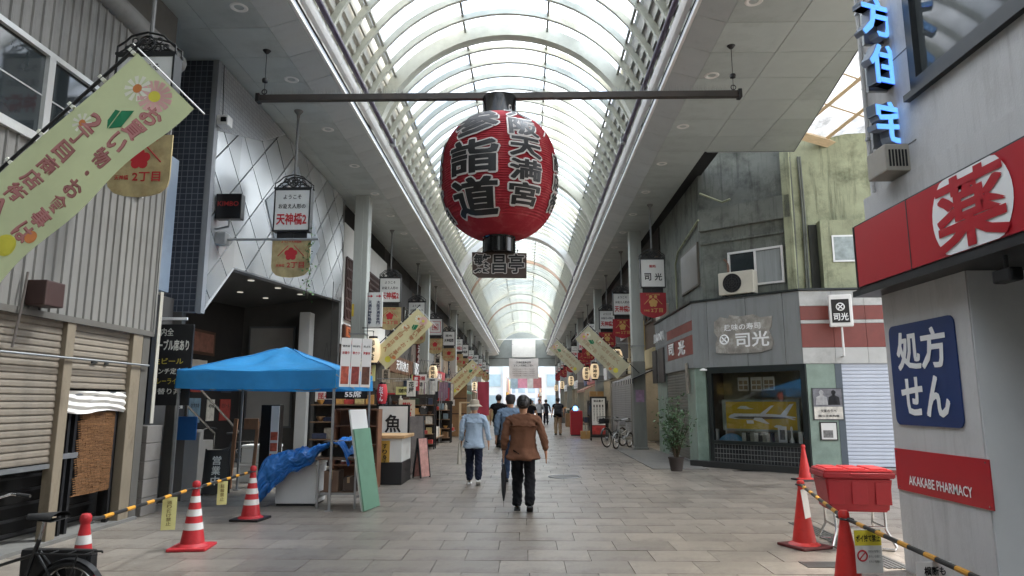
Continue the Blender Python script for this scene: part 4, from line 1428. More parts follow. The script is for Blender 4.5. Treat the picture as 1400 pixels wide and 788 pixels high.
text(pw, '国立文楽劇場', ink, Fc, (a[0] + b_[0]) / 2, 1.25, .44, .05, off=.016)
fn = thing('framed_notice', 'small black framed notice below the theatre poster', 'notice', Fc @ Vector((.4, .7, 0)))
a, b_ = hit(Fc, 1122, 600), hit(Fc, 1145, 590)
fbox(Fc, 'frame', kb, fn, a[0], b_[0], .72, 1.12, -.018, .012)
fbox(Fc, 'sheet', paper_w, fn, a[0] + .025, b_[0] - .025, .745, 1.095, .012, .015)
fbox(Fc, 'photo', M('bw_print', '6f6d6a', .6, var=.6, scale=18), fn, a[0] + .06, b_[0] - .1, .78, .94, .015, .017)
# face a: shutter behind the plant
FSa = frame(Fa @ Vector((1.5, 0, 0)), Fa.col[0].xyz, (0, 0, 1))
shutter(bS, 'roller_shutter', FSa, 2.6, .05, ZF0, M('shutter_dark', '5f5d55', .5, var=.08, dirt=.4), .08)
fbox(Fa, 'pilaster', marb, bS, 4.15, La, 0, ZF0, -.12, -.03)
fbox(Fa, 'pilaster', marb, bS, 0, 1.48, 0, ZF0, -.12, -.03)
hb = thing('slanted_board', 'narrow carved board hanging askew on the corner shop pilaster', 'board', Fa @ Vector((4.4, 1.9, 0)))
MB().bbox(-.1, .1, -.4, .4, 0, .04, .01).xf(Fa @ Matrix.Translation((4.45, 2.15, .02)) @ Matrix.Rotation(rad(5), 4, 'Z')).build('board', M('carved_board', '8d8578', .6, var=.5, scale=7), hb)
MB().lathe([(.02, .06), (.09, .03), (.09, 0), (.0, 0)], 16, Fb @ Vector((.3, 2.32, .05))).build('lamp', white_m, bS)
# projecting box sign on a pole
pj = thing('box_sign', 'white projecting box sign with black panel on a thin pole', 'sign', Fc @ Vector((.7, 2.45, .5)))
FQ = frame(Fc @ Vector((hit(Fc, 1150, 424)[0] - .12, 3.55, .32)), (.96, -.27, 0), (0, 0, 1))
MB().bbox(-.24, .24, -.36, .36, -.12, 0, .03).xf(FQ).build('box', white_m, pj)
MB().box(-.19, .17, -.27, .25, 0, .006).xf(FQ).build('panel', kb, pj)
text(pj, '司光', wd_, FQ, -.01, -.14, .3, .17, .02, off=.01)
mb = MB().ring((-.01, .08, .01), (0, 0, 1), .08, .012, 20, 4)
mb.tube([(-.06, .03, .01), (.04, .13, .01)], .012, 4).tube([(-.06, .13, .01), (.04, .03, .01)], .012, 4)
mb.xf(FQ).build('crest', wd_, pj)
MB().tube([FQ @ Vector((0, -.36, -.06)), FQ @ Vector((0, -1.0, -.06)), FQ @ Vector((0, -1.0, -.36))], .022, 6).build('pole', white_m, pj)
# outdoor unit on the fascia roof
ac = thing('air_conditioner_unit', 'beige outdoor air conditioner unit on the corner shop roof', 'air conditioner', Gb @ Vector((.9, 4.1, .1)))
a0_, a1_ = hit(Gb, 989, 384)[0], hit(Gb, 1037, 384)[0]
FU = Gb @ Matrix.Translation((0, 0, .05))
MB().bbox(a0_, a1_, 4.14, 4.7, 0, .28, .025).xf(FU).build('casing', M('ac_beige', 'b9b5a6', .5, var=.06, dirt=.3, dirtcol='6b675c'), ac)
ce = (a0_ + (a1_ - a0_) * .4, 4.42)
MB().lathe([(.0, .0), (.23, .0)], 28, capb=False, capt=False).xf(FU @ Matrix.Translation((ce[0], ce[1], .283))).build('fan_opening', gapdark, ac)
gm = MB()
for R_ in (.06, .12, .18, .23):
    gm.ring((ce[0], ce[1], .29), (0, 0, 1), R_, .006, 28, 4)
for k in range(8):
    gm.tube([(ce[0], ce[1], .29), (ce[0] + .23 * math.cos(k * PI / 4), ce[1] + .23 * math.sin(k * PI / 4), .29)], .005, 4)
gm.xf(FU).build('grille', black_m, ac)
for u in (a0_ + .08, a1_ - .16):
    MB().box(u, u + .08, 4.1, 4.14, .02, .26).xf(FU).build('foot', black_m, ac)
MB().tube([FU @ Vector((a0_ + .2, 4.7, .1)), FU @ Vector((a0_ + .15, 5.0, -.02)), FU @ Vector((a0_ + .05, 5.1, -.05))], .03, 6).build('hose', M('hose_brown', '6a5142', .8), ac)
ac2 = thing('air_conditioner_unit', 'old air conditioner seen end-on by the red pennant of the corner shop', 'air conditioner', Ga @ Vector((1, 4.1, .1)))
MB().bbox(3.2, 3.9, 4.14, 4.65, .0, .3, .02).xf(Ga).build('casing', M('ac_beige', 'b9b5a6', .5), ac2)
MB().box(3.25, 3.85, 4.1, 4.14, .05, .25).xf(Ga).build('foot', black_m, ac2)
# potted shrub beside the mat
pl = thing('potted_shrub', 'leafy potted shrub standing before the corner shop shutter', 'plant', gp(925, 644))
pc = gp(925, 644)
MB().lathe([(.13, 0), (.17, .26), (.185, .28), (.185, .31), (.16, .31), (.15, .26)], 20, pc, capt=False).build('pot', M('pot_brown', '3a322d', .6, var=.15), pl, smooth=True)
MB().lathe([(.0, .262), (.155, .262)], 16, pc, capb=False, capt=False).build('soil', M('soil', '2a211a', .95), pl)
leafm = M('leaf_dark_green', '3f5a37', .45, var=.3, scale=20, piece=.35)
stems, leaves = MB(), MB()
rl = random.Random(5)
for i in range(13):
    a = rl.uniform(0, 2 * PI)
    sp = rl.uniform(.1, .52)
    hh = rl.uniform(.75, 1.42)
    p0 = pc + Vector((rl.uniform(-.05, .05), rl.uniform(-.05, .05), .28))
    p1 = p0 + Vector((math.cos(a) * sp * .35, math.sin(a) * sp * .35, hh * .5))
    p2 = p0 + Vector((math.cos(a) * sp, math.sin(a) * sp, hh))
    stems.tube([p0, p1, p2], [.014, .01, .004], 5)
    for k in range(62):
        t = rl.uniform(.25, 1.05)
        c = p0.lerp(p1, t * 2) if t < .5 else p1.lerp(p2, t * 2 - 1)
        c = c + Vector((rl.gauss(0, .09), rl.gauss(0, .09), rl.gauss(0, .05)))
        d = Vector((rl.gauss(0, 1), rl.gauss(0, 1), rl.gauss(-.1, .6))).normalized()
        sdv = d.cross(Vector((0, 0, 1)) + Vector((rl.gauss(0, .5), rl.gauss(0, .5), 0))).normalized()
        l_, w_2 = rl.uniform(.06, .11), rl.uniform(.018, .032)
        up_ = d.cross(sdv) * .012
        leaves.add([c, c + d * l_ * .5 + sdv * w_2 + up_, c + d * l_, c + d * l_ * .5 - sdv * w_2 + up_], [(0, 1, 2), (0, 2, 3)])
stems.build('stem', M('stem_brown', '4a3d2c', .8), pl)
tag(leaves.build('foliage', leafm, pl), kind='stuff')

# ================================================================== great lantern on its bar
ZB = 6.54
bar = thing('lantern_bar', 'long dark steel bar with bird spikes slung across the arcade', 'bar', (-.47, 10.7, 6.54))
bm_ = M('bar_brown_black', '35302c', .5, var=.2, dirt=.3, dirtcol='6b5a4a')
MB().box(-4.47, 3.53, 10.65, 10.75, ZB - .05, ZB + .05).build('beam', bm_, bar)
MB().box(-4.48, -4.42, 10.63, 10.77, ZB - .07, ZB + .07).build('end_cap', black_m, bar)
MB().box(3.48, 3.54, 10.63, 10.77, ZB - .07, ZB + .07).build('end_cap', black_m, bar)
sp_ = MB()
rs_ = random.Random(3)
for i in range(430):
    x = -4.25 + i * 7.7 / 430
    if -.85 < x < 0:
        continue
    for k in (-1, 1):
        t = Vector((x + rs_.uniform(-.03, .03), 10.7 + k * .06, ZB + .16 + rs_.uniform(-.02, .03)))
        sp_.add([(x - .002, 10.7, ZB + .05), (x + .002, 10.7, ZB + .05), t], [(0, 1, 2)])
tag(sp_.build('bird_spikes', galv, bar), kind='stuff')
for x in (-4.36, 3.42):
    MB().tube([(x, 10.7, ZB + .05), (x, 10.7, 7.4)], .006, 5).build('wire', black_m, bar)
    MB().lathe([(.0, -.05), (.045, -.03), (.05, 0), (.045, .03), (.0, .05)], 12, (x, 10.7, ZB + .32)).build('turnbuckle', black_m, bar, smooth=True)
    MB().ring((x, 10.7, ZB + .12), (0, 1, 0), .04, .01, 12, 5).build('shackle', black_m, bar)
    MB().lathe([(.07, 0), (.03, -.05), (.0, -.06)], 12, (x, 10.7, 7.398)).build('ceiling_rose', black_m, bar)
LX, LY, LZ0, LZ1, LR = -.43, 10.7, 4.14, 6.13, .935
lan = thing('giant_red_lantern', 'giant red paper lantern with black calligraphy hanging from the bar', 'lantern', (LX, LY, LZ0))
def lr(z):
    t = min(1, abs((z - (LZ0 + LZ1) / 2) / ((LZ1 - LZ0) / 2)))
    return LR * max(.02, 1 - .84 * t ** 2.7) ** .5
prof = []
NR = 52
for i in range(NR):
    for k, b_ in ((0, -.008), (.5, .004)):
        z = LZ0 + (LZ1 - LZ0) * (i + k) / NR
        prof.append((lr(z) + b_, z - LZ0))
prof.append((lr(LZ1) - .012, LZ1 - LZ0))
def lanternmat():
    m = M('lantern_red', '932730', .8, spec=.2, var=.18, scale=3, dirt=.25, dirtcol='c08a84', dscale=3)
    return m
MB().lathe(prof, 72, (LX, LY, LZ0)).build('body', lanternmat(), lan, smooth=True)
lacq = M('lacquer_black', '121213', .18, var=.1)
MB().lathe([(.4, 0), (.3, .03), (.28, .06), (.28, .40), (.24, .40)], 36, (LX, LY, LZ1 - .03)).build('top_cap', lacq, lan, smooth=True)
MB().lathe([(.2, -.26), (.245, -.26), (.245, -.03), (.27, 0), (.44, .02)], 36, (LX, LY, LZ0 + .01)).build('bottom_cap', lacq, lan, smooth=True)
for a in range(6):
    an = a * PI / 3 + .5
    MB().box(-.012, .012, -.262, -.245, LZ0 - .25, LZ0 - .02, T=Matrix.Translation((LX, LY, 0)) @ Matrix.Rotation(an, 4, 'Z')).build('cap_rib', lacq, lan)
def lmap(p):
    z = p.y
    a = p.x / LR
    r_ = lr(z) + .006 + p.z
    return Vector((LX + r_ * math.sin(a), LY - r_ * math.cos(a), z))
lan_o = M('outline_grey', 'c9c2bd', .6, var=.05)
def ltext(s, deg, zc, wd, ht, ob_=.012, nb_=.02):
    mb, mo = MB(), MB()
    cx = rad(deg) * LR
    for k in range(8):
        dx, dz = .028 * math.cos(k * PI / 4), .028 * math.sin(k * PI / 4)
        text(None, s, None, None, cx + dx, zc + dz, wd, ht, .022, vertical=True, mb=mo, fmap=lmap, maxedge=.12, off=.003 + k * .0016)
    text(None, s, None, None, cx, zc, wd, ht, .034, vertical=True, mb=mb, fmap=lmap, maxedge=.12, off=.018)
    mo.build('lettering_outline', lan_o, lan)
    mb.build('lettering', ink, lan)
ltext('参詣道', -24, 5.2, .84, 1.82, .05, .03)
ltext('大阪天満宮', 28, 5.34, .54, 1.78, .045, .03)
ltext('天神橋二丁目', -80, 5.0, .3, 1.35, .04, .03)
ltext('商店街', 74, 4.95, .3, .95, .04, .03)
for dg_ in (-44, 53):
    pp = [lmap(Vector((rad(dg_ + k * 3) * LR, 5.62 + k * .05, .006))) for k in range(3)]
    MB().tube(pp, .012, 4).build('stroke', lan_o, lan)
hp = thing('hall_name_board', 'dark wooden board with three bold characters under the lantern', 'sign', (LX, 10.65, 3.48))
wb_ = M('board_dark_wood', '4a3a31', .6, var=.35, scale=6, stretch=(1, 1, 5))
MB().prism([(-.86, 10.66, 3.9), (-.85, 10.66, 3.56), (-.76, 10.66, 3.49), (.005, 10.66, 3.48), (.01, 10.66, 3.88)], (0, .05, 0)).build('board', wb_, hp)
F = frame((LX, 10.655, 3.7), (1, 0, 0), (0, 0, 1))
mo = MB()
for k in range(8):
    text(None, '繁昌亭', None, F, .016 * math.cos(k * PI / 4), .014 * math.sin(k * PI / 4) + .01, .8, .31, .02, mb=mo, off=.004 + k * .0016)
mo.build('lettering_outline', lan_o, hp)
text(hp, '繁昌亭', ink, F, 0, .01, .8, .31, .02, off=.02)
for x in (-.7, -.15):
    MB().tube([(x, 10.68, 3.88), (x + .02, 10.69, 3.95)], .008, 5).build('hook', black_m, hp)

# ================================================================== hanging shop signs
iron_b = M('wrought_iron', '222323', .5, var=.15)
parch = M('pennant_parchment', 'a8976c', .75, var=.4, scale=3.5, dirt=.5, dirtcol='7a5432', dscale=2.5)
crim = M('pennant_crimson', '97222b', .6, var=.1, scale=3)
gold = M('pennant_gold', 'c29a5a', .55, var=.1)
prd = M('print_red', 'b3242b', .6, var=.05)
signw = M('sign_face_white', 'd3d4d0', .45, var=.04, dirt=.12, dirtcol='8f8d85')
def hsign(kind, name='hanging_sign'):
    """prototype at the origin, hung from z=7.4"""
    t = thing(name, 'x', 'sign')
    MB().tube([(0, 0, 5.95), (0, 0, 7.3)], .026, 8).build('pole', M('pole_grey', '6e6e6c', .5), t, smooth=True)
    MB().lathe([(.03, 0), (.035, .06), (.085, .13), (.09, .15)], 14, (0, 0, 7.25)).build('pole_cap', M('pole_grey', '6e6e6c', .5), t, smooth=True)
    for y in (-.075, .075):
        mb = MB()
        mb.ring((0, y, 5.87), (0, 1, 0), .1, .012, 18, 5)
        for k in range(5):
            a = PI / 2 + k * 2 * PI / 5
            mb.ring((.048 * math.cos(a), y, 5.87 + .048 * math.sin(a)), (0, 1, 0), .036, .009, 8, 4)
        for s in (-1, 1):
            mb.tube([(s * .36, y, 5.74), (s * .36, y, 5.84), (s * .27, y, 5.90), (s * .2, y, 5.97), (s * .1, y, 6.0), (0, y, 6.02)], .013, 5)
            mb.tube([(s * .1, y, 5.86), (s * .2, y, 5.86), (s * .27, y, 5.80), (s * .33, y, 5.76)], .011, 5)
            mb.ring((s * .24, y, 5.815), (0, 1, 0), .03, .009, 10, 4)
            mb.ring((s * .15, y, 5.91), (0, 1, 0), .035, .009, 10, 4)
        mb.box(-.38, .38, y - .012, y + .012, 5.73, 5.76)
        mb.build('ironwork', iron_b, t)
    mb = MB()
    for s in (-1, 1):
        mb.box(s * .34, s * .365, -.09, .09, 4.86, 5.735)
    mb.box(-.34, .34, -.09, .09, 5.70, 5.73).box(-.34, .34, -.09, .09, 4.86, 4.89)
    mb.build('box_frame', iron_b, t)
    MB().box(-.338, .338, -.08, .08, 4.892, 5.698).build('lamp_box', signw, t)
    F = frame((0, -.081, 5.3), (1, 0, 0), (0, 0, 1))
    if kind in ('L', 'R'):
        text(t, 'ようこそ', ink, F, 0, .26, .36, .09)
        text(t, 'お迎え人形の', ink, F, 0, .07, .54, .1, .02)
        text(t, '天神橋2', prd, F, 0, -.19, .6, .24, .03)
    elif kind == 'K':
        text(t, '鮨処', prd, F, 0, .2, .2, .09)
        text(t, '司', ink, F, -.15, -.12, .2, .22, .02)
        text(t, '光', ink, F, .16, -.12, .22, .22, .02)
    elif kind == 'F':
        mb = MB()
        for r_, q in ((.28, .025), (.16, .03)):
            mb.box(-r_, r_, r_ - q, r_, 0, .004).box(-r_, r_, -r_, -r_ + q, 0, .004).box(-r_, -r_ + q, -r_, r_, 0, .0045).box(r_ - q, r_, -r_, r_, 0, .0045)
        mb.xf(F).build('crest', prd, t)
        text(t, '福', prd, F, 0, 0, .2, .2, .03)
    else:
        text(t, '昆布', ink, F, 0, .16, .4, .14, .02)
        text(t, '天神橋筋', ink, F, 0, -.12, .56, .2, .03)
    # pennant plate
    MB().box(-.3, .3, -.012, .012, 4.72, 4.86).box(-.04, .04, -.02, .02, 4.72, 4.87).build('hanger', iron_b, t)
    red_ = kind in ('R', 'K')
    pts = [(-.38, 0, 4.72), (-.38, 0, 4.17)]
    if red_:
        pts += [(-.34, 0, 4.10), (-.24, 0, 4.04), (-.12, 0, 4.0), (0, 0, 3.97), (.12, 0, 4.0), (.24, 0, 4.04), (.34, 0, 4.10)]
    else:
        pts += [(-.36, 0, 4.08), (-.28, 0, 4.0), (-.16, 0, 3.965), (0, 0, 3.95), (.16, 0, 3.965), (.28, 0, 4.0), (.36, 0, 4.08)]
    pts += [(.38, 0, 4.17), (.38, 0, 4.72)]
    MB().prism([(x, -.01, z) for x, y, z in pts], (0, .02, 0)).build('pennant', crim if red_ else parch, t)
    F = frame((0, -.0105, 4.4), (1, 0, 0), (0, 0, 1))
    fl = MB()
    cm_ = gold if red_ else prd
    for k in range(5):
        a = PI / 2 + k * 2 * PI / 5
        q = MB().lathe([(.0, .003), (.058, .003)], 12, capb=False, capt=False)
        fl.add([(p[0] + .075 * math.cos(a), p[1] + .02 + .075 * math.sin(a), p[2]) for p in q.v], q.f)
    q = MB().lathe([(.0, .0045), (.03, .0045)], 10, capb=False, capt=False)
    fl.add([(p[0], p[1] + .02, p[2]) for p in q.v], q.f)
    for s in (-1, 1):
        fl.tube([(s * .26, -.02, .003), (s * .06, .19, .003)], .008, 4)
    if red_:
        for s in (-1, 1):
            q = MB().lathe([(.0, .003), (.05, .003)], 10, capb=False, capt=False)
            fl.add([(p[0] + s * .07, p[1] + .2, p[2]) for p in q.v], q.f)
    fl.xf(F).build('plum_crest', cm_, t)
    text(t, '天神橋', cm_, F, -.2, -.21, .17, .06)
    text(t, '2丁目', cm_, F, .1, -.2, .34, .12, .02)
    text(t, 'ようこそ天神橋筋', cm_, F, 0, .265, .4, .05)
    return t
SL = [7.78, 13.13, 23.0, 28.75, 34.64, 40.95, 46.0, 50.6, 56.0, 61.5, 67.0, 73.0, 79.0]
SR = [20.04, 26.54, 31.66, 36.96, 41.5, 44.91, 51.9, 57.5, 63.0, 69.0, 75.0, 81.0]
protoL, protoR, protoK, protoF, protoG = hsign('L'), hsign('R'), hsign('K'), hsign('F'), hsign('G')
usedp = set()
def hang(proto, x, y, label, group):
    if proto.name in usedp:
        o = place(proto, (x, y, 0), 0, label, group)
    else:
        usedp.add(proto.name)
        o = proto
        o.location = (x, y, 0)
        o['label'] = label
        o['group'] = group
    o.rotation_euler = (0, 0, RX.uniform(-.05, .05))
    return o
for i, y in enumerate(SL):
    k = protoL if i < 4 else (protoF if i == 4 else (protoG if i % 2 else protoL))
    if i == 0:
        lab = 'hanging sign with parchment plate, partly hidden by the nearest banner'
    elif i == 1:
        lab = 'hanging sign with parchment pennant and ivy before the diamond cladding'
    else:
        lab = 'hanging sign with parchment pennant on the left, %s down the arcade' % onum[i]
    hang(k, -4.62, y, lab, 'hanging signs with parchment pennants along the left side')
for i, y in enumerate(SR):
    k = protoK if i == 0 else protoR
    lab = 'hanging sign with crimson pennant by the corner shop, nearest on the right' if i == 0 else 'hanging sign with crimson pennant on the right, %s down the arcade' % onum[i]
    hang(k, 3.72, y, lab, 'hanging signs with crimson pennants along the right side')
# ivy hanging from the second left sign
iv = thing('ivy_strand', 'green ivy strand trailing beside the second left hanging sign', 'plant', (-4.2, 13.1, 3.5))
vine, lv = MB(), MB()
pts = [(-4.24 + .03 * math.sin(i * 1.3), 13.08 + .03 * math.cos(i), 4.85 - .125 * i) for i in range(11)]
vine.tube(pts, .006, 4)
for p in pts:
    for k in range(9):
        c = Vector(p) + Vector((rl.gauss(0, .045), rl.gauss(0, .04), rl.gauss(0, .05)))
        d = Vector((rl.gauss(0, 1), rl.gauss(-.5, .6), rl.gauss(-.4, .6))).normalized()
        s_ = d.cross(Vector((rl.gauss(0, 1), 0, 1))).normalized()
        lv.add([c, c + d * .03 + s_ * .025, c + d * .06, c + d * .03 - s_ * .025], [(0, 1, 2), (0, 2, 3)])
vine.build('stem', M('stem_brown', '4a3d2c', .8), iv)
tag(lv.build('foliage', M('ivy_green', '4a6a3d', .5, var=.3, piece=.3), iv), kind='stuff')

# ================================================================== diagonal cloth banners
cloth = M('banner_cream_green', 'c3cb9f', .75, var=.07, scale=2, transl=.3)
cloth2 = M('banner_cream', 'c6c1a2', .75, var=.08, scale=2, transl=.3)
b_txt = M('banner_pink_ink', 'b87d78', .7, var=.05)
b_out = M('banner_outline', '9c4a4c', .7, var=.05)
b_txt2 = M('banner_orange_ink', 'b9845c', .7, var=.1)
b_faint = M('banner_faint_ink', 'b09a7e', .7, var=.1)
bgreen = M('book_green', '1f7a50', .6, var=.05)
byel, borg, bpnk = M('fruit_yellow', 'd9cf4a', .6), M('fruit_orange', 'cf8148', .6), M('petal_pink', 'd9a9a3', .6)
bwht = M('petal_white', 'e3e3d2', .6)
def flag(label, tip, right, up, wd, ln_, poles, side, cmat, tmat, omat, mirror_off, colx):
    t = thing('cloth_banner', label, 'banner', (colx, tip[1], 2.2), group='diagonal shopping street banners')
    F = frame(tip, right, up)
    ph_ = RX.uniform(0, 6)
    def W(u, v):
        return .032 * math.sin(v * 6 + ph_) * u / wd + .016 * math.sin(u * 9 + v * 3 + ph_)
    def at(p):
        return F @ Vector((p.x, p.y, W(p.x, p.y) + p.z * mirror_off))
    MB().grid(lambda u, v: F @ Vector((u * wd, -v * ln_, W(u * wd, -v * ln_))), 10, 24).build('cloth', cmat, t, smooth=True)
    def put(s, cx, cy, w_, h_, mat, bold, off, nm='lettering'):
        mb = MB()
        text(None, s, mat, None, cx, cy, w_, h_, bold, vertical=True, mb=mb, fmap=at, maxedge=.15, off=off)
        mb.build(nm, mat, t)
    for (s, fx, fy, h_) in (('お買い物・お食事は', .74, -.46 * ln_ - .02, .74 * ln_), ('2丁目商店街へ', .3, -.56 * ln_, .56 * ln_)):
        cw = h_ / len(s) * .9
        if omat:
            put(s, fx * wd, fy, cw * 1.02, h_ * 1.005, omat, .045, .0015, 'lettering_outline')
        put(s, fx * wd, fy, cw, h_, tmat, .018 if omat else .03, .0045)
    def blob(cx, cy, r_, mat, nm, petals=0, pm=None):
        mb = MB()
        if petals:
            for k in range(petals):
                a = 2 * PI * k / petals
                q = [(cx + r_ * .35 * math.cos(a - .25), cy + r_ * .35 * math.sin(a - .25)), (cx + r_ * math.cos(a - .16), cy + r_ * math.sin(a - .16)), (cx + r_ * math.cos(a + .16), cy + r_ * math.sin(a + .16)), (cx + r_ * .35 * math.cos(a + .25), cy + r_ * .35 * math.sin(a + .25))]
                mb.add([at(Vector((x, y, .003))) for x, y in q], [(0, 1, 2, 3)])
            o = mb.build(nm, mat, t)
            mb = MB()
            r_, mat, nm = r_ * .34, pm, 'flower_centre'
        vs = [at(Vector((cx + r_ * math.cos(k * PI / 8), cy + r_ * math.sin(k * PI / 8), .005))) for k in range(16)]
        mb.add(vs, [tuple(range(16))])
        mb.build(nm, mat, t)
    blob(.36 * wd, -.1 * ln_, .1 * wd / .6, bwht, 'flower', 10, borg)
    blob(.58 * wd, -.075 * ln_, .12 * wd / .6, bpnk, 'flower', 14, byel)
    blob(.2 * wd, -.35 * ln_, .08, bwht, 'flower', 9, borg)
    blob(.86 * wd, -.79 * ln_, .05, borg, 'fruit')
    blob(.72 * wd, -.88 * ln_, .085, byel, 'fruit')
    mb = MB()
    q = [(.45, .205), (.56, .17), (.62, .25), (.52, .29)]
    mb.add([at(Vector((a * wd, -b * ln_, .005))) for a, b in q], [(0, 1, 2, 3)])
    q = [(.38, .22), (.44, .21), (.51, .295), (.42, .27)]
    mb.add([at(Vector((a * wd, -b * ln_, .005))) for a, b in q], [(0, 1, 2, 3)])
    mb.build('book_print', bgreen, t)
    r_, u_ = F.col[0].xyz, F.col[1].xyz
    tp = Vector(tip)
    MB().tube([tp + u_ * .12 - r_ * .035, tp - u_ * poles - r_ * .035], .014, 6).build('pole', black_m, t)
    MB().tube([tp + u_ * .03 - r_ * .08, tp + u_ * .03 + r_ * (wd + .12)], .007, 5).build('top_rod', M('rod_white', 'd3d3d0', .4), t)
    for i in range(7):
        c = tp - u_ * (.02 + i * ln_ / 6.2) - r_ * .02
        MB().bbox(-.045, .02, -.015, .015, -.012, .012, .003, T=frame(c, r_, u_)).build('loop', bwht, t)
tip = py_(187, 72, 5.0)
flag('large pale green cloth banner with pink lettering, nearest on the left', tip, (.72, 0, -.70), (.79, 0, .62), .66, 1.95, 2.4, -1, cloth, b_txt, b_out, 1, -4.68)
flag('cream banner with orange lettering on the left column beyond the tent', (-3.0, 18.8, 4.1), (.7, 0, -.72), (.72, 0, .70), .62, 1.75, 2.2, -1, M('banner_yellow_cream', 'd3c99a', .75, var=.05), b_txt2, None, 1, -4.68)
flag('small cream banner far down the left side', (-2.45, 31.2, 3.45), (.7, 0, -.72), (.72, 0, .70), .62, 1.75, 2.6, -1, M('banner_yellow_cream', 'd3c99a', .75, var=.05), b_txt2, None, 1, -4.68)
flag('cream banner with faint lettering on the nearest right column', (2.08, 23.1, 4.08), (-.7, 0, -.72), (-.72, 0, .70), .62, 1.9, 2.3, 1, cloth2, b_faint, None, -1, 3.76)
flag('cream banner with faint lettering, second on the right side', (1.6, 35.6, 4.72), (-.7, 0, -.72), (-.72, 0, .70), .62, 1.9, 2.6, 1, cloth2, b_faint, None, -1, 3.76)

# ================================================================== white paper lanterns
chm = M('paper_lantern_lit', 'e3d0ae', .7, var=.08, transl=.3, emit=.13)
def chochin():
    t = thing('paper_lantern', 'x', 'lantern')
    prof = []
    for i in range(25):
        z = .66 * i / 24
        tt = abs(z - .33) / .33
        prof.append((.2 * (1 - .42 * tt ** 3) + (.004 if i % 2 else -.004), z + .06))
    MB().lathe(prof, 24).build('body', chm, t, smooth=True)
    MB().lathe([(.12, 0), (.125, .06), (.1, .06)], 18).build('bottom_cap', lacq, t)
    MB().lathe([(.1, 0), (.125, 0), (.12, .06)], 18, (0, 0, .72)).build('top_cap', lacq, t)
    def cm2(p):
        a = p.x / .2
        tt = min(1, abs(p.y - .39) / .33)
        r_ = .2 * (1 - .42 * tt ** 3) + .009
        return Vector((r_ * math.sin(a), -r_ * math.cos(a), p.y))
    mb = MB()
    text(None, '御神燈', None, None, 0, .39, .17, .58, .03, vertical=True, mb=mb, fmap=cm2, maxedge=.06, off=0)
    mb.build('lettering', ink, t)
    MB().tube([(0, 0, .78), (0, 0, .9)], .006, 4).tube([(0, 0, .9), (.0, .02, .92)], .02, 4).build('hook', black_m, t)
    return t
ch = chochin()
spots = []
for i, y in enumerate([19.0, 31.3, 43.8, 56.3, 68.8]):
    spots.append((-4.2, y - .25, 2.55 if i == 0 else 2.45, 'white lit paper lantern on the left by the %s column' % (onum[i]), -4.5))
for i, y in enumerate([23.4, 35.9, 48.4, 60.9, 73.4]):
    spots.append((3.15, y + .7, 2.65, 'white lit paper lantern on the right by the %s column' % (onum[i]), 3.6))
spots.append((3.0, 30.6, 2.5, 'white lit paper lantern on the right between first and second columns', 3.8))
for i, (x, y, z, lab, xc) in enumerate(spots):
    o = ch if i == 0 else dup(ch)
    o.location = (x, y, z)
    o['label'] = lab
    o['group'] = 'lit paper lanterns along the arcade'
    MB().tube([(xc, y, z + .93), (x, y, z + .93)], .012, 5).tube([(xc, y, z - .02), (x, y, z - .02)], .01, 5).build('bracket', galv, o)

# direction sign and traffic sign at the first left column
ds = thing('direction_sign', 'white direction board with red arrows on the first left column', 'sign', (-4.2, 18.7, 3.3))
c0, c1 = py_(500, 447, 18.6), py_(523.5, 400, 18.6)
MB().bbox(c0.x, c1.x, 18.6, 18.66, c0.z, c1.z, .01).build('panel', signw, ds)
F = frame(((c0.x + c1.x) / 2, 18.598, (c0.z + c1.z) / 2), (1, 0, 0), (0, 0, 1))
navy = M('ink_navy', '1f2a4a', .5, var=0)
text(ds, '大阪天満宮表門', navy, F, .11, -.08, .1, .66, .025, vertical=True)
text(ds, '天満天神繁昌亭', navy, F, -.12, -.08, .1, .66, .025, vertical=True)
for x in (-.12, .11):
    MB().add([F @ Vector((x + a, .37 + b, .004)) for a, b in ((-.07, -.015), (.01, -.015), (.01, -.045), (.075, 0), (.01, .045), (.01, .015), (-.07, .015))], [tuple(range(7))]).build('arrow', prd, ds)
MB().tube([(-4.5, 18.7, c0.z - .02), (c1.x, 18.7, c0.z - .02)], .015, 5).build('bracket', black_m, ds)
yl = MB().box(-4.86, -4.80, 18.885, 18.89, 3.9, 4.25).build('yellow_sticker', M('sticker_yellow', 'c9ac3c', .5))
tag(yl, 'yellow notice strip stuck on the first left column', 'notice')
np_ = thing('no_parking_sign', 'round blue and red traffic sign behind the tent', 'sign', (-4.4, 17.6, 2.6))
c = py_(486, 475, 17.5)
T_ = Matrix.Translation(c) @ Matrix.Rotation(PI / 2, 4, 'X')
MB().lathe([(0, 0), (.2, 0), (.2, .01), (0, .01)], 32, T=T_).build('disc', M('traffic_blue', '2a4a8c', .4, var=.08), np_)
MB().lathe([(.16, .0105), (.2, .0105), (.2, .013), (.16, .013)], 32, T=T_, capb=False, capt=False).build('rim', M('traffic_red', 'a8323a', .4), np_)
MB().tube([c + Vector((-.11, -.014, .11)), c + Vector((.11, -.014, -.11))], .02, 4).build('bar', M('traffic_red', 'a8323a', .4), np_)
MB().tube([(c.x, c.y + .03, 0), (c.x, c.y + .03, c.z + .2)], .028, 8).build('pole', galv, np_)

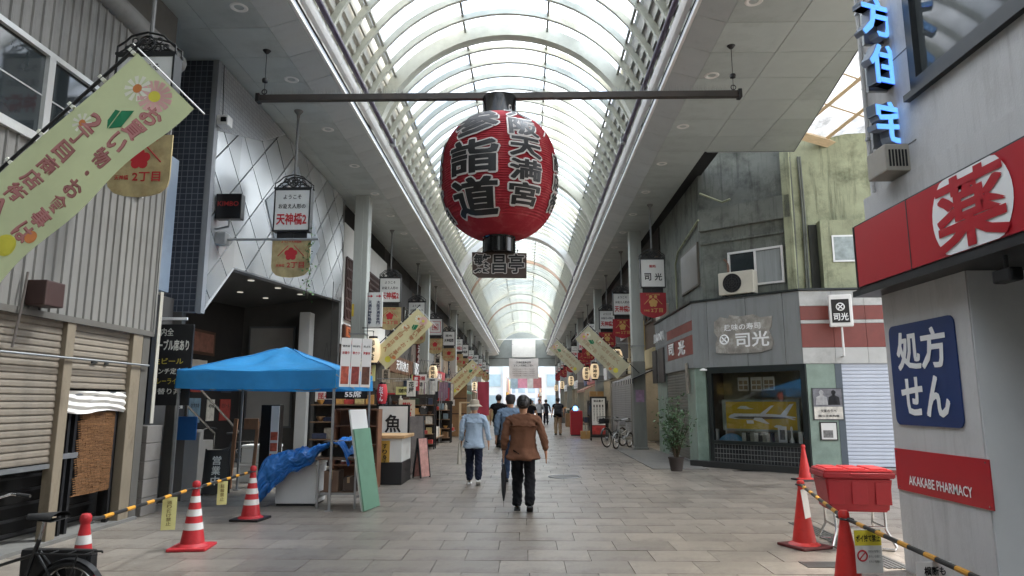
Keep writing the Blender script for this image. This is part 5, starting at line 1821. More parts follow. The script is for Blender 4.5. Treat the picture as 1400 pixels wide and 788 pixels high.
# ================================================================== cones and barrier bars
cone_red = M('cone_red', 'b3252b', .5, var=.14, scale=6, dirt=.5, dirtcol='4a1a1a', dscale=5)
cone_or = M('cone_orange_red', 'c9302a', .45, var=.12, scale=6, dirt=.4, dirtcol='6e241d', dscale=5)
reflw = M('reflective_white', 'cfcdc8', .5, var=.08, dirt=.4, dirtcol='8a8580')
def cone(loc, label, striped, mat, group, base=None):
    t = thing('traffic_cone', label, 'cone', loc, RX.uniform(-.4, .4), group)
    hgt = .7
    def rc(z):
        return .132 - .102 * min(1, z / .64)
    prof = [(.17, .03), (.15, .045)] + [(rc(z), z) for z in (.06, .2, .4, .55, .62)] + [(.034, .63), (.042, .65), (.042, .68), (.03, .7), (.0, .705)]
    MB().lathe(prof, 28, capt=False).build('body', mat, t, True, local=True)
    MB().bbox(-.2, .2, -.2, .2, .0, .032, .012).build('base', base or mat, t, local=True)
    if striped:
        for z0, z1 in ((.2, .27), (.34, .41), (.48, .545)):
            MB().lathe([(rc(z0) + .002, z0), (rc(z1) + .002, z1)], 28, capb=False, capt=False).build('stripe', reflw, t, True, local=True)
    return t
gl, gr = 'striped red cones by the shutters', 'plain red cones by the pharmacy'
cone((-3.4, 5.45, 0), 'striped red cone cut by the lower left edge of the photo', True, cone_red, gl)
cone((-3.6, 7.67, 0), 'striped red cone in the middle of the left barrier', True, cone_red, gl)
cone((-3.69, 9.48, 0), 'striped red cone at the far end of the left barrier, by the tent', True, cone_red, gl, black_m)
cone((3.01, 7.88, 0), 'plain red cone on a dark base beside the red crate', False, cone_or, gr, M('cone_base_dark', '5a1f1d', .6, var=.2))
cone((2.52, 5.75, 0), 'plain red cone at the bottom edge before the red crate', False, cone_or, gr)
cone((2.3, 3.55, 0), 'plain red cone at the lower right corner, only its tip showing', False, cone_or, gr)
p_ = gp(1101, 657)
cone(p_, 'plain red cone standing in front of the corner shop window', False, cone_or, gr, black_m)
byw = M('bar_yellow', 'c98f2a', .5, var=.1)
ybk = M('bar_black', '1d1c1b', .5, var=.15)
def bar_(p0, p1, label, group, n=11):
    p0, p1 = Vector(p0), Vector(p1)
    t = thing('barrier_bar', label, 'bar', p0.lerp(p1, .5), group=group)
    MB().cyl(p0, p1, .016, 8).build('tube', ybk, t, True)
    for i in range(n):
        if i % 2:
            MB().cyl(p0.lerp(p1, (i + .12) / n), p0.lerp(p1, (i + .88) / n), .0175, 8).build('yellow_band', byw, t, True)
    for p, q in ((p0, p1), (p1, p0)):
        MB().ring(p + (p - q).normalized() * .035, (0, 0, 1), .045, .009, 16, 5).build('end_ring', ybk, t)
gb = 'black and yellow barrier bars'
bar_((-3.42, 5.53, .63), (-3.6, 7.6, .63), 'black and yellow bar between the two nearer striped cones', gb)
bar_((-3.6, 7.75, .63), (-3.69, 9.4, .63), 'black and yellow bar running to the striped cone by the tent', gb)
bar_((2.98, 7.8, .66), (2.54, 5.83, .64), 'black and yellow bar between the plain cones by the crate', gb)
bar_((2.52, 5.67, .64), (2.3, 3.64, .66), 'black and yellow bar slanting down to the lower right corner', gb)
def hung(name, label, p, wd, ht, rz, mat, lines, tilt=0.):
    t = thing(name, label, 'notice', p)
    F = frame(Vector(p), (math.cos(rz), math.sin(rz), 0), (0, 0, 1)) @ Matrix.Rotation(tilt, 4, 'Z')
    MB().box(-wd / 2, wd / 2, -ht, 0, -.004, 0).xf(F).build('sheet', mat, t)
    for (s, v, sz, w_, m_) in lines:
        text(t, s, m_, F, 0, v, w_, sz, .02, off=.003)
    return t, F
yp = M('paper_yellow', 'd5cf8c', .8, var=.06)
p_ = py_(213, 686, 6.95)
t, F = hung('hanging_notice', 'pale yellow notice hung on the nearer left barrier bar', (-3.53, 6.98, .62), .13, .31, .35, yp, [])
text(t, '通り抜け禁止', M('ink_faint', '8a7c4a', .8), F, 0, -.15, .045, .24, .02, vertical=True, off=.003)
t, F = hung('hanging_notice', 'pale yellow notice hung on the farther left barrier bar', (-3.635, 8.42, .615), .11, .27, .35, yp, [])
text(t, '駐輪禁止', M('ink_faint', '8a7c4a', .8), F, 0, -.13, .045, .2, .02, vertical=True, off=.003)
t, F = hung('litter_notice', 'white no-littering notice with yellow heading hung on the right barrier bar', (2.46, 5.25, .64), .2, .3, .1, paper_w, [])
MB().box(-.1, .1, -.11, -.005, 0, .002).xf(F).build('heading', M('heading_yellow', 'd9c53a', .6), t)
text(t, 'ポイ捨て禁止', ink, F, 0, -.06, .18, .05, .03, off=.004)
MB().ring((-.05, -.18, .003), (0, 0, 1), .035, .006, 18, 4).tube([(-.075, -.205, .003), (-.025, -.155, .003)], .005, 4).xf(F).build('prohibition_mark', prd, t)
for i in range(3):
    text(t, 'きれいな街に', ink, F, .04, -.15 - .035 * i, .09, .018, .0, off=.004)
t, F = hung('crossing_notice', 'white notice with red lettering at the lower right edge', (2.36, 4.25, .635), .22, .2, .1, paper_w, [])
text(t, '横断も', ink, F, 0, -.05, .13, .05, .03, off=.004)
text(t, '通行注意', prd, F, 0, -.13, .18, .06, .03, off=.004)
t, F = hung('white_tag', 'torn white paper tag hanging beside the red crate cone', (2.93, 7.6, .64), .09, .3, .5, paper_w, [], .15)

# ================================================================== red crate on its stand
cr = thing('red_crate', 'large red lidded plastic crate beside the pharmacy pillar', 'crate', (3.6, 8.0, .38))
cred = M('crate_red', 'a01f27', .45, var=.12, scale=4, dirt=.4, dirtcol='5a1518', dscale=4)
def taper(x0, x1, y0, y1, z0, z1, k, b=.02):
    bm = bmesh.new()
    bmesh.ops.create_cube(bm, size=1)
    for v in bm.verts:
        f = 1 if v.co.z > 0 else k
        v.co = ((x0 + x1) / 2 + v.co.x * (x1 - x0) * f, (y0 + y1) / 2 + v.co.y * (y1 - y0) * f, (z0 + z1) / 2 + v.co.z * (z1 - z0))
    bmesh.ops.bevel(bm, geom=bm.edges[:], offset=b, segments=3, affect='EDGES')
    return MB().addbm(bm)
TR = Matrix.Translation((3.62, 8.0, 0)) @ Matrix.Rotation(-.12, 4, 'Z')
taper(-.345, .345, -.25, .25, .38, .74, .87).xf(TR).build('tub', cred, cr, True)
taper(-.37, .37, -.27, .27, .735, .80, 1.0, .012).xf(TR).build('rim', cred, cr, True)
lidm = M('lid_red', 'cf3a3c', .4, var=.08)
taper(-.355, .355, -.255, .255, .795, .825, .98, .01).xf(TR).build('lid', lidm, cr, True)
for i in range(3):
    for j in range(2):
        x, y = -.225 + i * .225, -.115 + j * .23
        MB().bbox(x - .09, x + .09, y - .095, y + .095, .822, .838, .006).xf(TR).build('lid_rib', lidm, cr)
for x in (-.24, .0, .24):
    MB().bbox(x - .08, x + .08, -.252, -.238, .46, .7, .006).xf(TR).build('tub_rib', cred, cr)
MB().bbox(-.09, .09, -.29, -.265, .77, .79, .005).xf(TR).build('latch', cred, cr)
stn = thing('crate_stand', 'chrome tube stand under the red crate', 'stand', (3.6, 8.0, 0))
for s in (-1, 1):
    for q in (-1, 1):
        MB().tube([TR @ Vector((s * .26, q * .17, .39)), TR @ Vector((s * .25, q * .2, .2)), TR @ Vector((s * .32, q * .27, .03)), TR @ Vector((s * .28, q * .31, .015)), TR @ Vector((s * .17, q * .28, .014))], .014, 8).build('leg', chrome, stn, True)
    MB().tube([TR @ Vector((s * .25, -.2, .22)), TR @ Vector((s * .25, .2, .22))], .012, 8).build('cross_tube', chrome, stn, True)
MB().tube([TR @ Vector((-.25, -.2, .22)), TR @ Vector((.25, -.2, .22))], .012, 8).build('cross_tube', chrome, stn, True)

# ================================================================== blue tent
from mathutils import noise as mnoise
tn = thing('blue_canopy_tent', 'low blue pop-up canopy tent by the dark entrance', 'tent', (-4, 11.4, 0))
tblue = M('tarpaulin_sky_blue', '2f8dc6', .6, var=.14, scale=2.2, bump=.35, bscale=11, dirt=.25, dirtcol='4a7f9c', dscale=2, transl=.35)
X0_, X1_, Ya, Yb = -5.2, -2.82, 10.2, 12.6
def tent(u, v):
    x, y = X0_ + (X1_ - X0_) * u, Ya + (Yb - Ya) * v
    d = max(abs(u - .5), abs(v - .5)) * 2
    z = 2.02 + .46 * (1 - d) - .05 * math.sin(PI * min(1, d)) * (1 - .4 * math.cos(8 * math.atan2(v - .5, u - .5)))
    return (x, y, z + .012 * math.sin(u * 21) * math.sin(v * 17) + .03 * mnoise.noise(Vector((u * 5, v * 5, 1.7))))
MB().grid(tent, 28, 28).build('canopy', tblue, tn, True)
def val(p0, p1, nm):
    p0, p1 = Vector(p0), Vector(p1)
    n_ = (p1 - p0).normalized().cross(Vector((0, 0, 1)))
    def fn(u, v):
        return p0.lerp(p1, u) + Vector((0, 0, -.27 * v - .015 * math.sin(u * PI))) + n_ * (.02 * math.sin(u * 14) * v + .004)
    MB().grid(fn, 24, 5).build(nm, tblue, tn, True)
cs = [(X0_, Ya, 2.02), (X1_, Ya, 2.02), (X1_, Yb, 2.02), (X0_, Yb, 2.02)]
for i in range(4):
    val(cs[i], cs[(i + 1) % 4], 'valance')
for i in range(4):
    pts = [Vector(tent(*[(.5 + (c_ - .5) * q) for c_ in ((0, 0), (1, 0), (1, 1), (0, 1))[i]])) + Vector((0, 0, .006)) for q in [k / 12 for k in range(1, 13)]]
    MB().tube(pts, .007, 4).build('seam', tblue, tn)
for (x, y, z) in cs:
    ix, iy = (.03 if x < -4 else -.03), (.03 if y < 11 else -.03)
    MB().box(x + ix - .016, x + ix + .016, y + iy - .016, y + iy + .016, .02, 1.98).build('leg', galv, tn)
    MB().box(x + ix - .05, x + ix + .05, y + iy - .05, y + iy + .05, .001, .02).build('foot', galv, tn)
for i in range(4):
    a, b_ = Vector(cs[i]), Vector(cs[(i + 1) % 4])
    a.z = b_.z = 1.95
    m_ = a.lerp(b_, .5)
    dn = Vector((0, 0, -.2))
    if i == 0:
        continue
    for q in ((a, m_ + dn), (m_ + dn, b_), (a + dn, m_), (m_, b_ + dn)):
        MB().cyl(q[0], q[1], .011, 6).build('truss_bar', galv, tn)

mb_ = thing('food_menu_board', 'white three-panel food menu board tied to the tent corner', 'menu board', (-2.7, 10.1, 1.78))
Fm = frame(py_(482, 528, 10.08), (1, 0, 0), (.24, 0, 1))
Fm = frame(py_(463, 529, 10.08), (1, .25, -.02), (-.2, 0, 1))
for i in range(3):
    p_ = MB().bbox(.15 * i + .003, .15 * i + .147, 0, .72, -.01, .01, .003).xf(Fm).build('panel', M('board_white', 'dedcd8', .5, var=.03), mb_)
    MB().box(.15 * i + .02, .15 * i + .13, .04, .3, .01, .012).xf(Fm).build('food_photo', M('food_photo_%d' % i, ['a9503c', '8c3b34', '5d3a2c'][i], .5, var=.6, scale=16), p_)
    text(p_, ['お造り', '串カツ', '海鮮丼'][i], prd, Fm, .15 * i + .075, .5, .1, .045, .03, off=.013)
    text(p_, ['御弁当', 'おにぎり', '天ぷら'][i], ink, Fm, .15 * i + .075, .6, .1, .03, .02, off=.013)

# under the tent
chest = thing('white_chest', 'white chest freezer under the blue tarpaulin', 'freezer', (-3.5, 10.95, 0))
MB().bbox(-3.82, -3.2, 10.72, 11.25, .03, .6, .02).build('cabinet', M('chest_white', 'd3d4d3', .4, var=.04, dirt=.15), chest)
MB().bbox(-3.83, -3.19, 10.71, 11.26, .6, .66, .015).build('lid', white_m, chest)
MB().box(-3.8, -3.22, 10.74, 11.23, .0, .03).build('plinth', black_m, chest)
tb = thing('folding_table', 'steel framed folding table behind the tent leg', 'table', (-2.8, 10.75, 0))
MB().bbox(-3.14, -2.5, 10.42, 11.1, .70, .74, .008).build('top', M('table_brown', '5d4a3c', .6, var=.15), tb)
for x in (-3.1, -2.54):
    for y in (10.46, 11.06):
        MB().box(x - .014, x + .014, y - .014, y + .014, .0, .70).build('leg', galv, tb)
    MB().box(x - .01, x + .01, 10.46, 11.06, .14, .165).build('stretcher', galv, tb)
MB().box(-3.1, -2.54, 10.45, 10.47, .2, .225).build('stretcher', galv, tb)
MB().box(-3.08, -2.56, 10.5, 11.05, .225, .24).build('shelf', M('table_brown', '5d4a3c', .6), tb)
for i, (x, y, z, w_, d_, h_, c_, lab) in enumerate([(-2.9, 10.6, .242, .22, .3, .3, '6b5444', 'brown cardboard box on the table shelf'), (-2.66, 10.65, .242, .16, .25, .2, '4e4038', 'small dark box on the table shelf'), (-2.9, 10.8, .742, .4, .3, .22, '3a3835', 'dark box under the tarpaulin on the table')]):
    o = thing('storage_box', lab, 'box', (x, y, z))
    MB().bbox(x - w_ / 2, x + w_ / 2, y - d_ / 2, y + d_ / 2, z, z + h_, .006).build('carton', M('carton_%d' % i, c_, .8, var=.15), o)
    MB().box(x - .02, x + .02, y - d_ / 2 - .001, y + d_ / 2 + .001, z + h_ * .6, z + h_ + .001).build('tape', M('tape_tan', 'a08560', .4), o)
tarp = M('tarpaulin_blue', '2c6db4', .33, var=.16, scale=4, bump=.4, bscale=14)
from mathutils import noise as mnoise
def tfn(u, v):
    x = -3.98 + 1.33 * u
    top = .68 + .2 * min(1, u * 1.9) + .16 * max(0, u - .5) + .03 * math.sin(u * 9)
    if u < .1:
        top -= (.1 - u) * 1.5
    if u > .9:
        top -= (u - .9) * 2.2
    cr_ = mnoise.noise(Vector((u * 7, v * 6, .3))) * .05 + abs(mnoise.noise(Vector((u * 15, v * 12, 3.3)))) * .045 + abs(mnoise.noise(Vector((u * 31, v * 27, 7.3)))) * .018
    if v < .45:
        y = 11.3 - .80 * v / .45
        z = top + cr_ - .04 * v
    else:
        k = (v - .45) / .55
        drop = .40 - .26 * min(1, u * 1.6) + .10 * math.sin(u * 5 + .5) + .05 * math.sin(u * 14)
        y = 10.48 - .07 * math.sin(PI * min(1, k * 1.3)) - cr_ * 1.5 * (.3 + k) - .03 * math.sin(u * 37 + 3 * k) * k
        z = top + cr_ * (1 - k) - .02 - drop * k + .015 * math.sin(u * 41)
    return (x + .03 * math.sin(v * 9), y, z)
tag(MB().grid(tfn, 110, 70).build('blue_tarpaulin', tarp, None, True), 'crumpled dark blue tarpaulin thrown over chest and table', 'tarpaulin')
gbd = thing('green_board', 'tall green board leaning by the tent leg', 'board', (-2.3, 10.55, 0))
Fg = frame((-2.37, 10.15, 0.0), (.12, .78, 0), (-.17, .03, 1))
MB().bbox(0, .62, 0, 1.17, 0, .02, .004).xf(Fg @ Matrix.Translation((0, 0, .035))).build('sheet', M('board_green', '6c947d', .6, var=.06, scale=3, dirt=.2), gbd)
MB().bbox(0, .62, 0, 1.17, -.0, .02, .004).xf(Fg @ Matrix.Translation((0, 0, .012))).build('backing', M('board_edge', 'a9b5a8', .6), gbd)
wbd = thing('white_board', 'tall white board behind the green board', 'board', (-2.42, 10.55, 0))
MB().bbox(.05, .66, .0, 1.46, -.02, .008, .004).xf(Fg).build('sheet', M('board_white2', 'd8d8d6', .5, var=.03), wbd)

def aboard(label, loc, rz, wd, ht, lean, mat, name='standing_sign'):
    t = thing(name, label, 'sign', loc, rz)
    for s in (-1, 1):
        T = Matrix.Translation((0, s * lean, 0)) @ Matrix.Rotation(s * lean / ht * 1.0, 4, 'X')
        MB().bbox(-wd / 2, wd / 2, -.012, .012, .02, ht, .006).xf(T).build('panel', mat, t, local=True)
        for q in (-1, 1):
            MB().bbox(q * wd / 2 - .015, q * wd / 2 + .015, -.016, .016, .0, ht + .02, .004).xf(T).build('leg', black_m, t, local=True)
    F = Matrix.Translation((0, -lean, 0)) @ Matrix.Rotation(-lean / ht, 4, 'X') @ frame((0, -.0125, ht * .5), (1, 0, 0), (0, 0, 1))
    return t, F
def ltx(t, F, s, mat, cx, cy, wd, ht, **k):
    mb = MB()
    text(None, s, mat, F, cx, cy, wd, ht, mb=mb, **k)
    return mb.build('lettering', mat, t, local=True)
p_ = gp(268, 668)
t, F = aboard('small black A-board with chalk lettering by the grey cabinet', (-5.3, 12.0, 0), .2, .38, .75, .12, kb)
ltx(t, F, '営業中', chalk, 0, .03, .14, .5, vertical=True, bold=.02)
sb = thing('black_standing_sign', 'tall black standing sign with white photo strip under the tent', 'sign', (-4.7, 13.0, 0))
MB().bbox(-4.98, -4.62, 13.0, 13.2, .0, 1.5, .01).build('case', kb, sb)
MB().box(-4.78, -4.63, 12.99, 13.0, .2, 1.48).build('photo_strip', M('strip_pale', 'c9c8c4', .5, var=.05), sb)
for i in range(3):
    MB().box(-4.77, -4.64, 12.985, 12.99, .45 + .2 * i, .6 + .2 * i).build('food_photo', M('food_photo_0', 'a9503c', .5, var=.6), sb)
wp = thing('leaning_plank', 'brown wooden easel leaning under the tent', 'easel', (-5.1, 12.9, 0))
Fp = frame((-5.42, 12.75, 0), (1, 0, 0), (.22, .1, 1))
MB().bbox(0, .07, 0, 1.25, -.02, .02, .006).xf(Fp).build('post', M('wood_warm', '7d5a41', .6, var=.2, scale=7, stretch=(6, 6, 1)), wp)
Fp2 = frame((-5.05, 12.85, 0), (1, 0, 0), (-.02, .12, 1))
MB().bbox(0, .06, 0, 1.2, -.02, .02, .006).xf(Fp2).build('post', M('wood_warm', '7d5a41', .6), wp)
MB().bbox(-5.25, -4.98, 12.9, 12.93, 1.05, 1.25, .01).build('cross_piece', M('wood_warm', '7d5a41', .6), wp)
ws = thing('wooden_shelf', 'brown wooden pigeonhole shelf behind the table', 'shelf', (-3.15, 13.0, 0))
wdm = M('shelf_wood', '6e4a34', .6, var=.2, scale=6)
for x in (-3.55, -3.0, -2.75):
    MB().box(x - .015, x + .015, 12.85, 13.2, 0, 1.42).build('upright', wdm, ws)
for z in (.06, .4, .75, 1.1, 1.4):
    MB().box(-3.535, -2.765, 12.86, 13.19, z, z + .025).build('board', wdm, ws)
MB().box(-3.54, -2.76, 13.2, 13.215, 0, 1.42).build('back', wdm, ws)
for i in range(9):
    z = (.085, .425, .775, 1.125)[i % 4]
    x = -3.45 + (i * .137) % .6
    o = thing('paper_packet', '%s packet on the pigeonhole shelf, %s of that colour' % (['grey', 'red-brown', 'cream', 'blue'][i % 4], onum[i // 4].replace('nearest', 'first')), 'packet', (x, 13.0, z), group='packets on the pigeonhole shelf')
    MB().bbox(x - .05, x + .05, 12.9, 13.1, z, z + .16 + .02 * (i % 3), .008).build('wrapper', M('packet_col_%d' % (i % 4), ['b3aa9a', '8a4c40', 'c9c0a8', '4a5568'][i % 4], .6, var=.3, scale=15), o)
    MB().box(x - .035, x + .035, 12.897, 12.9, z + .05, z + .11).build('label_patch', paper_w, o)
s55 = thing('seat_count_sign', 'black sign with white lettering giving 55 seats above the entrance', 'sign', (-3.9, 15, 1.6))
MB().bbox(-4.35, -3.45, 15.0, 15.05, 1.62, 1.98, .01).build('board', kb, s55)
F = frame((-3.9, 14.998, 1.8), (1, 0, 0), (0, 0, 1))
text(s55, '宴会最大', wd_, F, .1, .09, .5, .12, .02)
text(s55, '55席', wd_, F, .14, -.08, .36, .14, .03)
for x in (-4.3, -3.5):
    MB().tube([(x, 15.03, 1.98), (x, 15.03, 4.2)], .008, 5).build('wire', black_m, s55)

# counter kiosk with fish shop board
kk = thing('sales_counter', 'wood-topped sales counter with black base beyond the tent', 'counter', (-2.7, 13.9, 0))
MB().bbox(-2.96, -2.38, 13.42, 14.45, .0, .42, .01).build('base', black_m, kk)
MB().bbox(-2.95, -2.39, 13.43, 14.44, .42, .86, .006).build('cabinet', M('counter_white', 'cfcfc9', .5, var=.05, dirt=.1), kk)
MB().bbox(-3.02, -2.33, 13.38, 14.5, .86, .92, .008).build('worktop', M('wood_top', 'b89468', .5, var=.15, scale=5, stretch=(1, 6, 6)), kk)
MB().box(-2.93, -2.62, 13.424, 13.43, .3, .82).build('poster', M('poster_ochre', 'b8923c', .6, var=.15, scale=8), kk)
F = frame((-2.775, 13.422, .56), (1, 0, 0), (0, 0, 1))
text(kk, 'すり身天', ink, F, .06, 0, .09, .42, .02, vertical=True)
text(kk, '揚げたて', prd, F, -.07, .02, .06, .3, .02, vertical=True)
fs_ = thing('fish_shop_sign', 'white framed standing sign with black brush characters behind the counter', 'sign', (-2.85, 14.9, 0))
MB().bbox(-3.2, -2.5, 14.88, 14.94, .0, 1.5, .015).build('frame', kb, fs_)
MB().box(-3.16, -2.54, 14.87, 14.88, .1, 1.46).build('face', paper_w, fs_)
F = frame((-2.85, 14.868, .9), (1, 0, 0), (0, 0, 1))
text(fs_, '魚', ink, F, 0, .2, .34, .38, .02)
text(fs_, 'や', ink, F, 0, -.22, .34, .34, .02)
t, F = aboard('narrow pink and black sign board leaning beside the sales counter', (-2.2, 14.75, 0), 1.1, .32, .8, .1, M('board_pink', 'b98a80', .6, var=.4, scale=9))
t, F = aboard('slim dark standing sign with white papers behind the counter', (-2.45, 15.3, 0), .5, .4, 1.25, .12, M('board_dark_sheet', '58504a', .6, var=.4, scale=6))
rl_ = thing('small_red_lantern', 'small red paper lantern hanging at the tent corner', 'lantern', (-2.68, 12.9, 1.5))
pr_ = [(.07 + (.003 if i % 2 else -.003) + .03 * math.sin(PI * i / 16), .02 + .36 * i / 16) for i in range(17)]
MB().lathe(pr_, 18, (-2.68, 12.85, 1.5)).build('body', M('paper_red', 'b52a34', .6, var=.1), rl_, True)
for z in (1.48, 1.88):
    MB().lathe([(.06, 0), (.06, .03)], 16, (-2.68, 12.85, z)).build('cap', lacq, rl_)
mb = MB()
text(None, 'おでん', None, None, 0, 1.7, .07, .28, .02, vertical=True, mb=mb, fmap=lambda p: Vector((-2.68 + .108 * math.sin(p.x / .1), 12.85 - .108 * math.cos(p.x / .1), p.y)), off=0)
mb.build('lettering', wd_, rl_)
MB().tube([(-2.68, 12.85, 1.91), (-2.72, 12.62, 1.95)], .006, 4).build('cord', black_m, rl_)

# ================================================================== shops further down both sides
fill_tube_m = M('tube_lamp_lit', 'fff3dc', .4, var=0, emit=9)  # glowing tubes added to the shops to brighten their interiors
WORDS = ['昆布', '茶舗', '薬局', '菓子', '時計', '呉服', '書店', '酒', '寿司', '靴', '花', '珈琲', '包丁', '乾物']
def shop(side, y0, y1, label, wall, seed, sign=None, awn=None, shut=False, win=True, lit=True):
    r_ = random.Random(seed)
    X = XW if side < 0 else 4.35
    o_ = -side                                   # towards the arcade
    ext = X + side * 7
    t = thing('shop_building', label, 'building', (X + side * 3, (y0 + y1) / 2, 0))
    g = .03
    MB().box(X, ext, y0 + g, y1 - g, 3.1, 6.6).build('upper_wall', wall, t)
    MB().box(X + side * .12, ext, y0 + g, y1 - g, 6.6, 7.39).build('parapet', M('parapet_shade', '3a3733', .8, var=.2), t)  # band under the soffit; shade of the gap there put into its colour
    MB().box(X + side * 2.6, ext, y0 + g, y1 - g, 0, 3.1).build('rear_wall', M('shop_rear_%d' % (seed % 4), ['5d4a3a', '6b6258', '4c443c', '776a58'][seed % 4], .8, var=.5, scale=3), t)
    for yy in (y0 + g, y1 - g - .14):
        MB().box(X, X + side * 2.6, yy, yy + .14, 0, 3.1).build('party_wall', M('party_wall', '8a857b', .8, var=.12, dirt=.3), t)
    MB().box(X + side * .02, X + side * 2.6, y0 + g + .14, y1 - g - .14, 2.98, 3.1).build('ceiling', M('shop_ceiling', 'a9a49a', .8), t)
    if lit:
        for k in range(2):
            yy = y0 + (y1 - y0) * (k + .5) / 2
            MB().box(X + side * .6, X + side * .68, yy - .6, yy + .6, 2.92, 2.97).build('fill_tube', fill_tube_m, t)  # added ceiling tube that fills the shop with light
    if win:
        n = max(1, int((y1 - y0) / 2.4))
        for k in range(n):
            yc = y0 + (y1 - y0) * (k + .5) / n
            hw = .75
            wmb = MB()
            xa, xb = X + o_ * .002, X + o_ * .06
            wmb.box(xa, xb, yc - hw, yc + hw, 4.3, 4.36).box(xa, xb, yc - hw, yc + hw, 5.54, 5.6)
            for q in (-hw, -.03, hw - .06):
                wmb.box(xa, xb, yc + q, yc + q + .06, 4.36, 5.54)
            wo_ = wmb.build('window', alu if seed % 2 else M('window_brown', '5c564c', .5), t)
            MB().box(xa, X + o_ * .02, yc - hw + .04, yc + hw - .04, 4.34, 5.56).build('pane', darkglass, wo_)
    if sign:
        sm, tm, words = sign
        MB().bbox(X + o_ * .01, X + o_ * .16, y0 + .25, y1 - .25, 2.7, 3.35, .015).build('sign_board', sm, t)
        F = frame((X + o_ * .162, (y0 + y1) / 2, 3.02), (0, 1 if side < 0 else -1, 0), (0, 0, 1))
        text(t, words, tm, F, 0, 0, min((y1 - y0) * .6, .55 * len(words)), .42, .03)
    if awn:
        a0, a1 = X + o_ * .02, X + o_ * .85
        n = int((y1 - y0 - .4) / .22)
        for k in range(n):
            ya = y0 + .2 + k * .22
            m_ = awn[k % 2]
            MB().prism([(a0, ya, 2.68), (a1, ya, 2.32), (a1, ya, 2.16), (a1 - o_ * .01, ya, 2.16), (a1 - o_ * .012, ya, 2.29), (a0, ya, 2.65)], (0, .218, 0)).build('awning_stripe', m_, t)
    if shut:
        F = frame((X, y0 + .2, 0), (0, 1, 0), (0, 0, 1)) if side < 0 else frame((X, y1 - .2, 0), (0, -1, 0), (0, 0, 1))
        shutter(t, 'roller_shutter', F, y1 - y0 - .4, .05, 2.6, M('shutter_far', '8d8a84', .5, var=.08, dirt=.3), .1)
    return t
W_brn = M('facade_brown', '5f5348', .8, var=.15, dirt=.3)
W_grn = M('facade_grey', '7c7b76', .8, var=.12, dirt=.35)
W_crm = M('facade_cream', 'b5ab96', .8, var=.1, dirt=.3)
W_tan = M('facade_tan', '8b7a66', .8, var=.12, dirt=.3)
W_dk = M('facade_dark', '4a4744', .7, var=.15)
A_bw = (M('awning_black', '26262a', .8), M('awning_white', 'bdb9b0', .8))
A_gr = (M('awning_green', '3c5a45', .8), M('awning_green2', '46664f', .8))
A_rd = (M('awning_red', '8a2f30', .8), M('awning_cream', 'b9ab92', .8))
s_w, s_k, s_r, s_b, s_g = wd_, kb, red, M('board_blue', '2d4a78', .5), M('board_green2', '36583f', .5)
EL = [25.65, 31.5, 37.5, 44, 50, 57, 64, 72, 80, 88.3]
ERt = [22.7, 29, 36, 42, 48.5, 55, 62, 70, 79, 88.3]
lw_ = [W_dk, W_brn, W_grn, W_tan, W_crm, W_dk, W_grn, W_brn, W_crm]
rw_ = [W_brn, W_dk, W_tan, W_grn, W_crm, W_brn, W_dk, W_grn, W_tan]
lsg = [(M('wood_sign', '6b4a33', .6, var=.2), wd_, '天満乾物店'), (s_w, ink, '昆布と茶'), (s_r, wd_, '天神橋筋'), (s_k, wd_, '珈琲館'), (s_w, prd, '呉服'), (s_g, wd_, '薬局'), (s_w, ink, '書店'), (s_b, wd_, '時計'), (s_r, wd_, '菓子')]
rsg = [(M('cream_sign', 'c9b98f', .6, var=.1), ink, '天満食堂'), (s_k, wd_, '居酒屋'), (s_w, ink, '靴と鞄'), (s_r, wd_, '寿司'), (s_b, wd_, '酒'), (s_w, prd, '花'), (s_g, wd_, '茶舗'), (s_w, ink, '包丁'), (s_r, wd_, '薬')]
cols = ['dark', 'brown', 'grey', 'tan', 'cream', 'charcoal', 'stone grey', 'umber', 'pale cream']
for i in range(9):
    shop(-1, EL[i], EL[i + 1], '%s shop front on the left side, %s beyond the white stucco building' % (cols[i], onum[i].replace('nearest', 'first')), lw_[i], i, lsg[i], A_rd if i in (2, 6) else (A_gr if i == 4 else None))
    shop(1, ERt[i], ERt[i + 1], 'shop front on the right side, %s beyond the corner shop' % onum[i].replace('nearest', 'first'), rw_[i], 20 + i, rsg[i], A_bw if i == 0 else (A_rd if i == 3 else None), shut=(i == 1))

# ------------------------------------------------------------------ stalls and goods
GOODS = []
CN = {}
def lib():
    pal = ['c9c2b4', '8a6a4a', 'b3423a', '3b4a3a', '5d4436', 'd3cfc4', '32302e', 'b98a4a', '6e7f86', 'a9a090', '2d3348', 'c7b27a']
    for i, c in enumerate(pal):
        m_ = M('goods_%d' % i, c, .45, var=.35, scale=22)
        nm_ = ['ivory', 'tan', 'red', 'dark green', 'brown', 'white', 'black', 'ochre', 'blue-grey', 'grey', 'navy', 'straw'][i]
        CN[m_.name] = nm_
        GOODS.append(MB().bbox(-.09, .09, -.07, .07, 0, .2, .012).mesh('packet', m_))
        if i % 3 == 0:
            GOODS.append(MB().lathe([(.05, 0), (.055, .02), (.055, .15), (.025, .19), (.022, .24), (.0, .24)], 12).mesh('bottle', m_, True))
        if i % 3 == 1:
            GOODS.append(MB().lathe([(.03, 0), (.04, .012), (.085, .07), (.09, .1), (.08, .1), (.03, .03)], 14, capt=False).mesh('bowl', m_, True))
        if i % 4 == 2:
            GOODS.append(MB().bbox(-.13, .13, -.09, .09, 0, .1, .01).mesh('tray', m_))
lib()
gwood = M('stall_wood', '7d6248', .7, var=.2, scale=5)
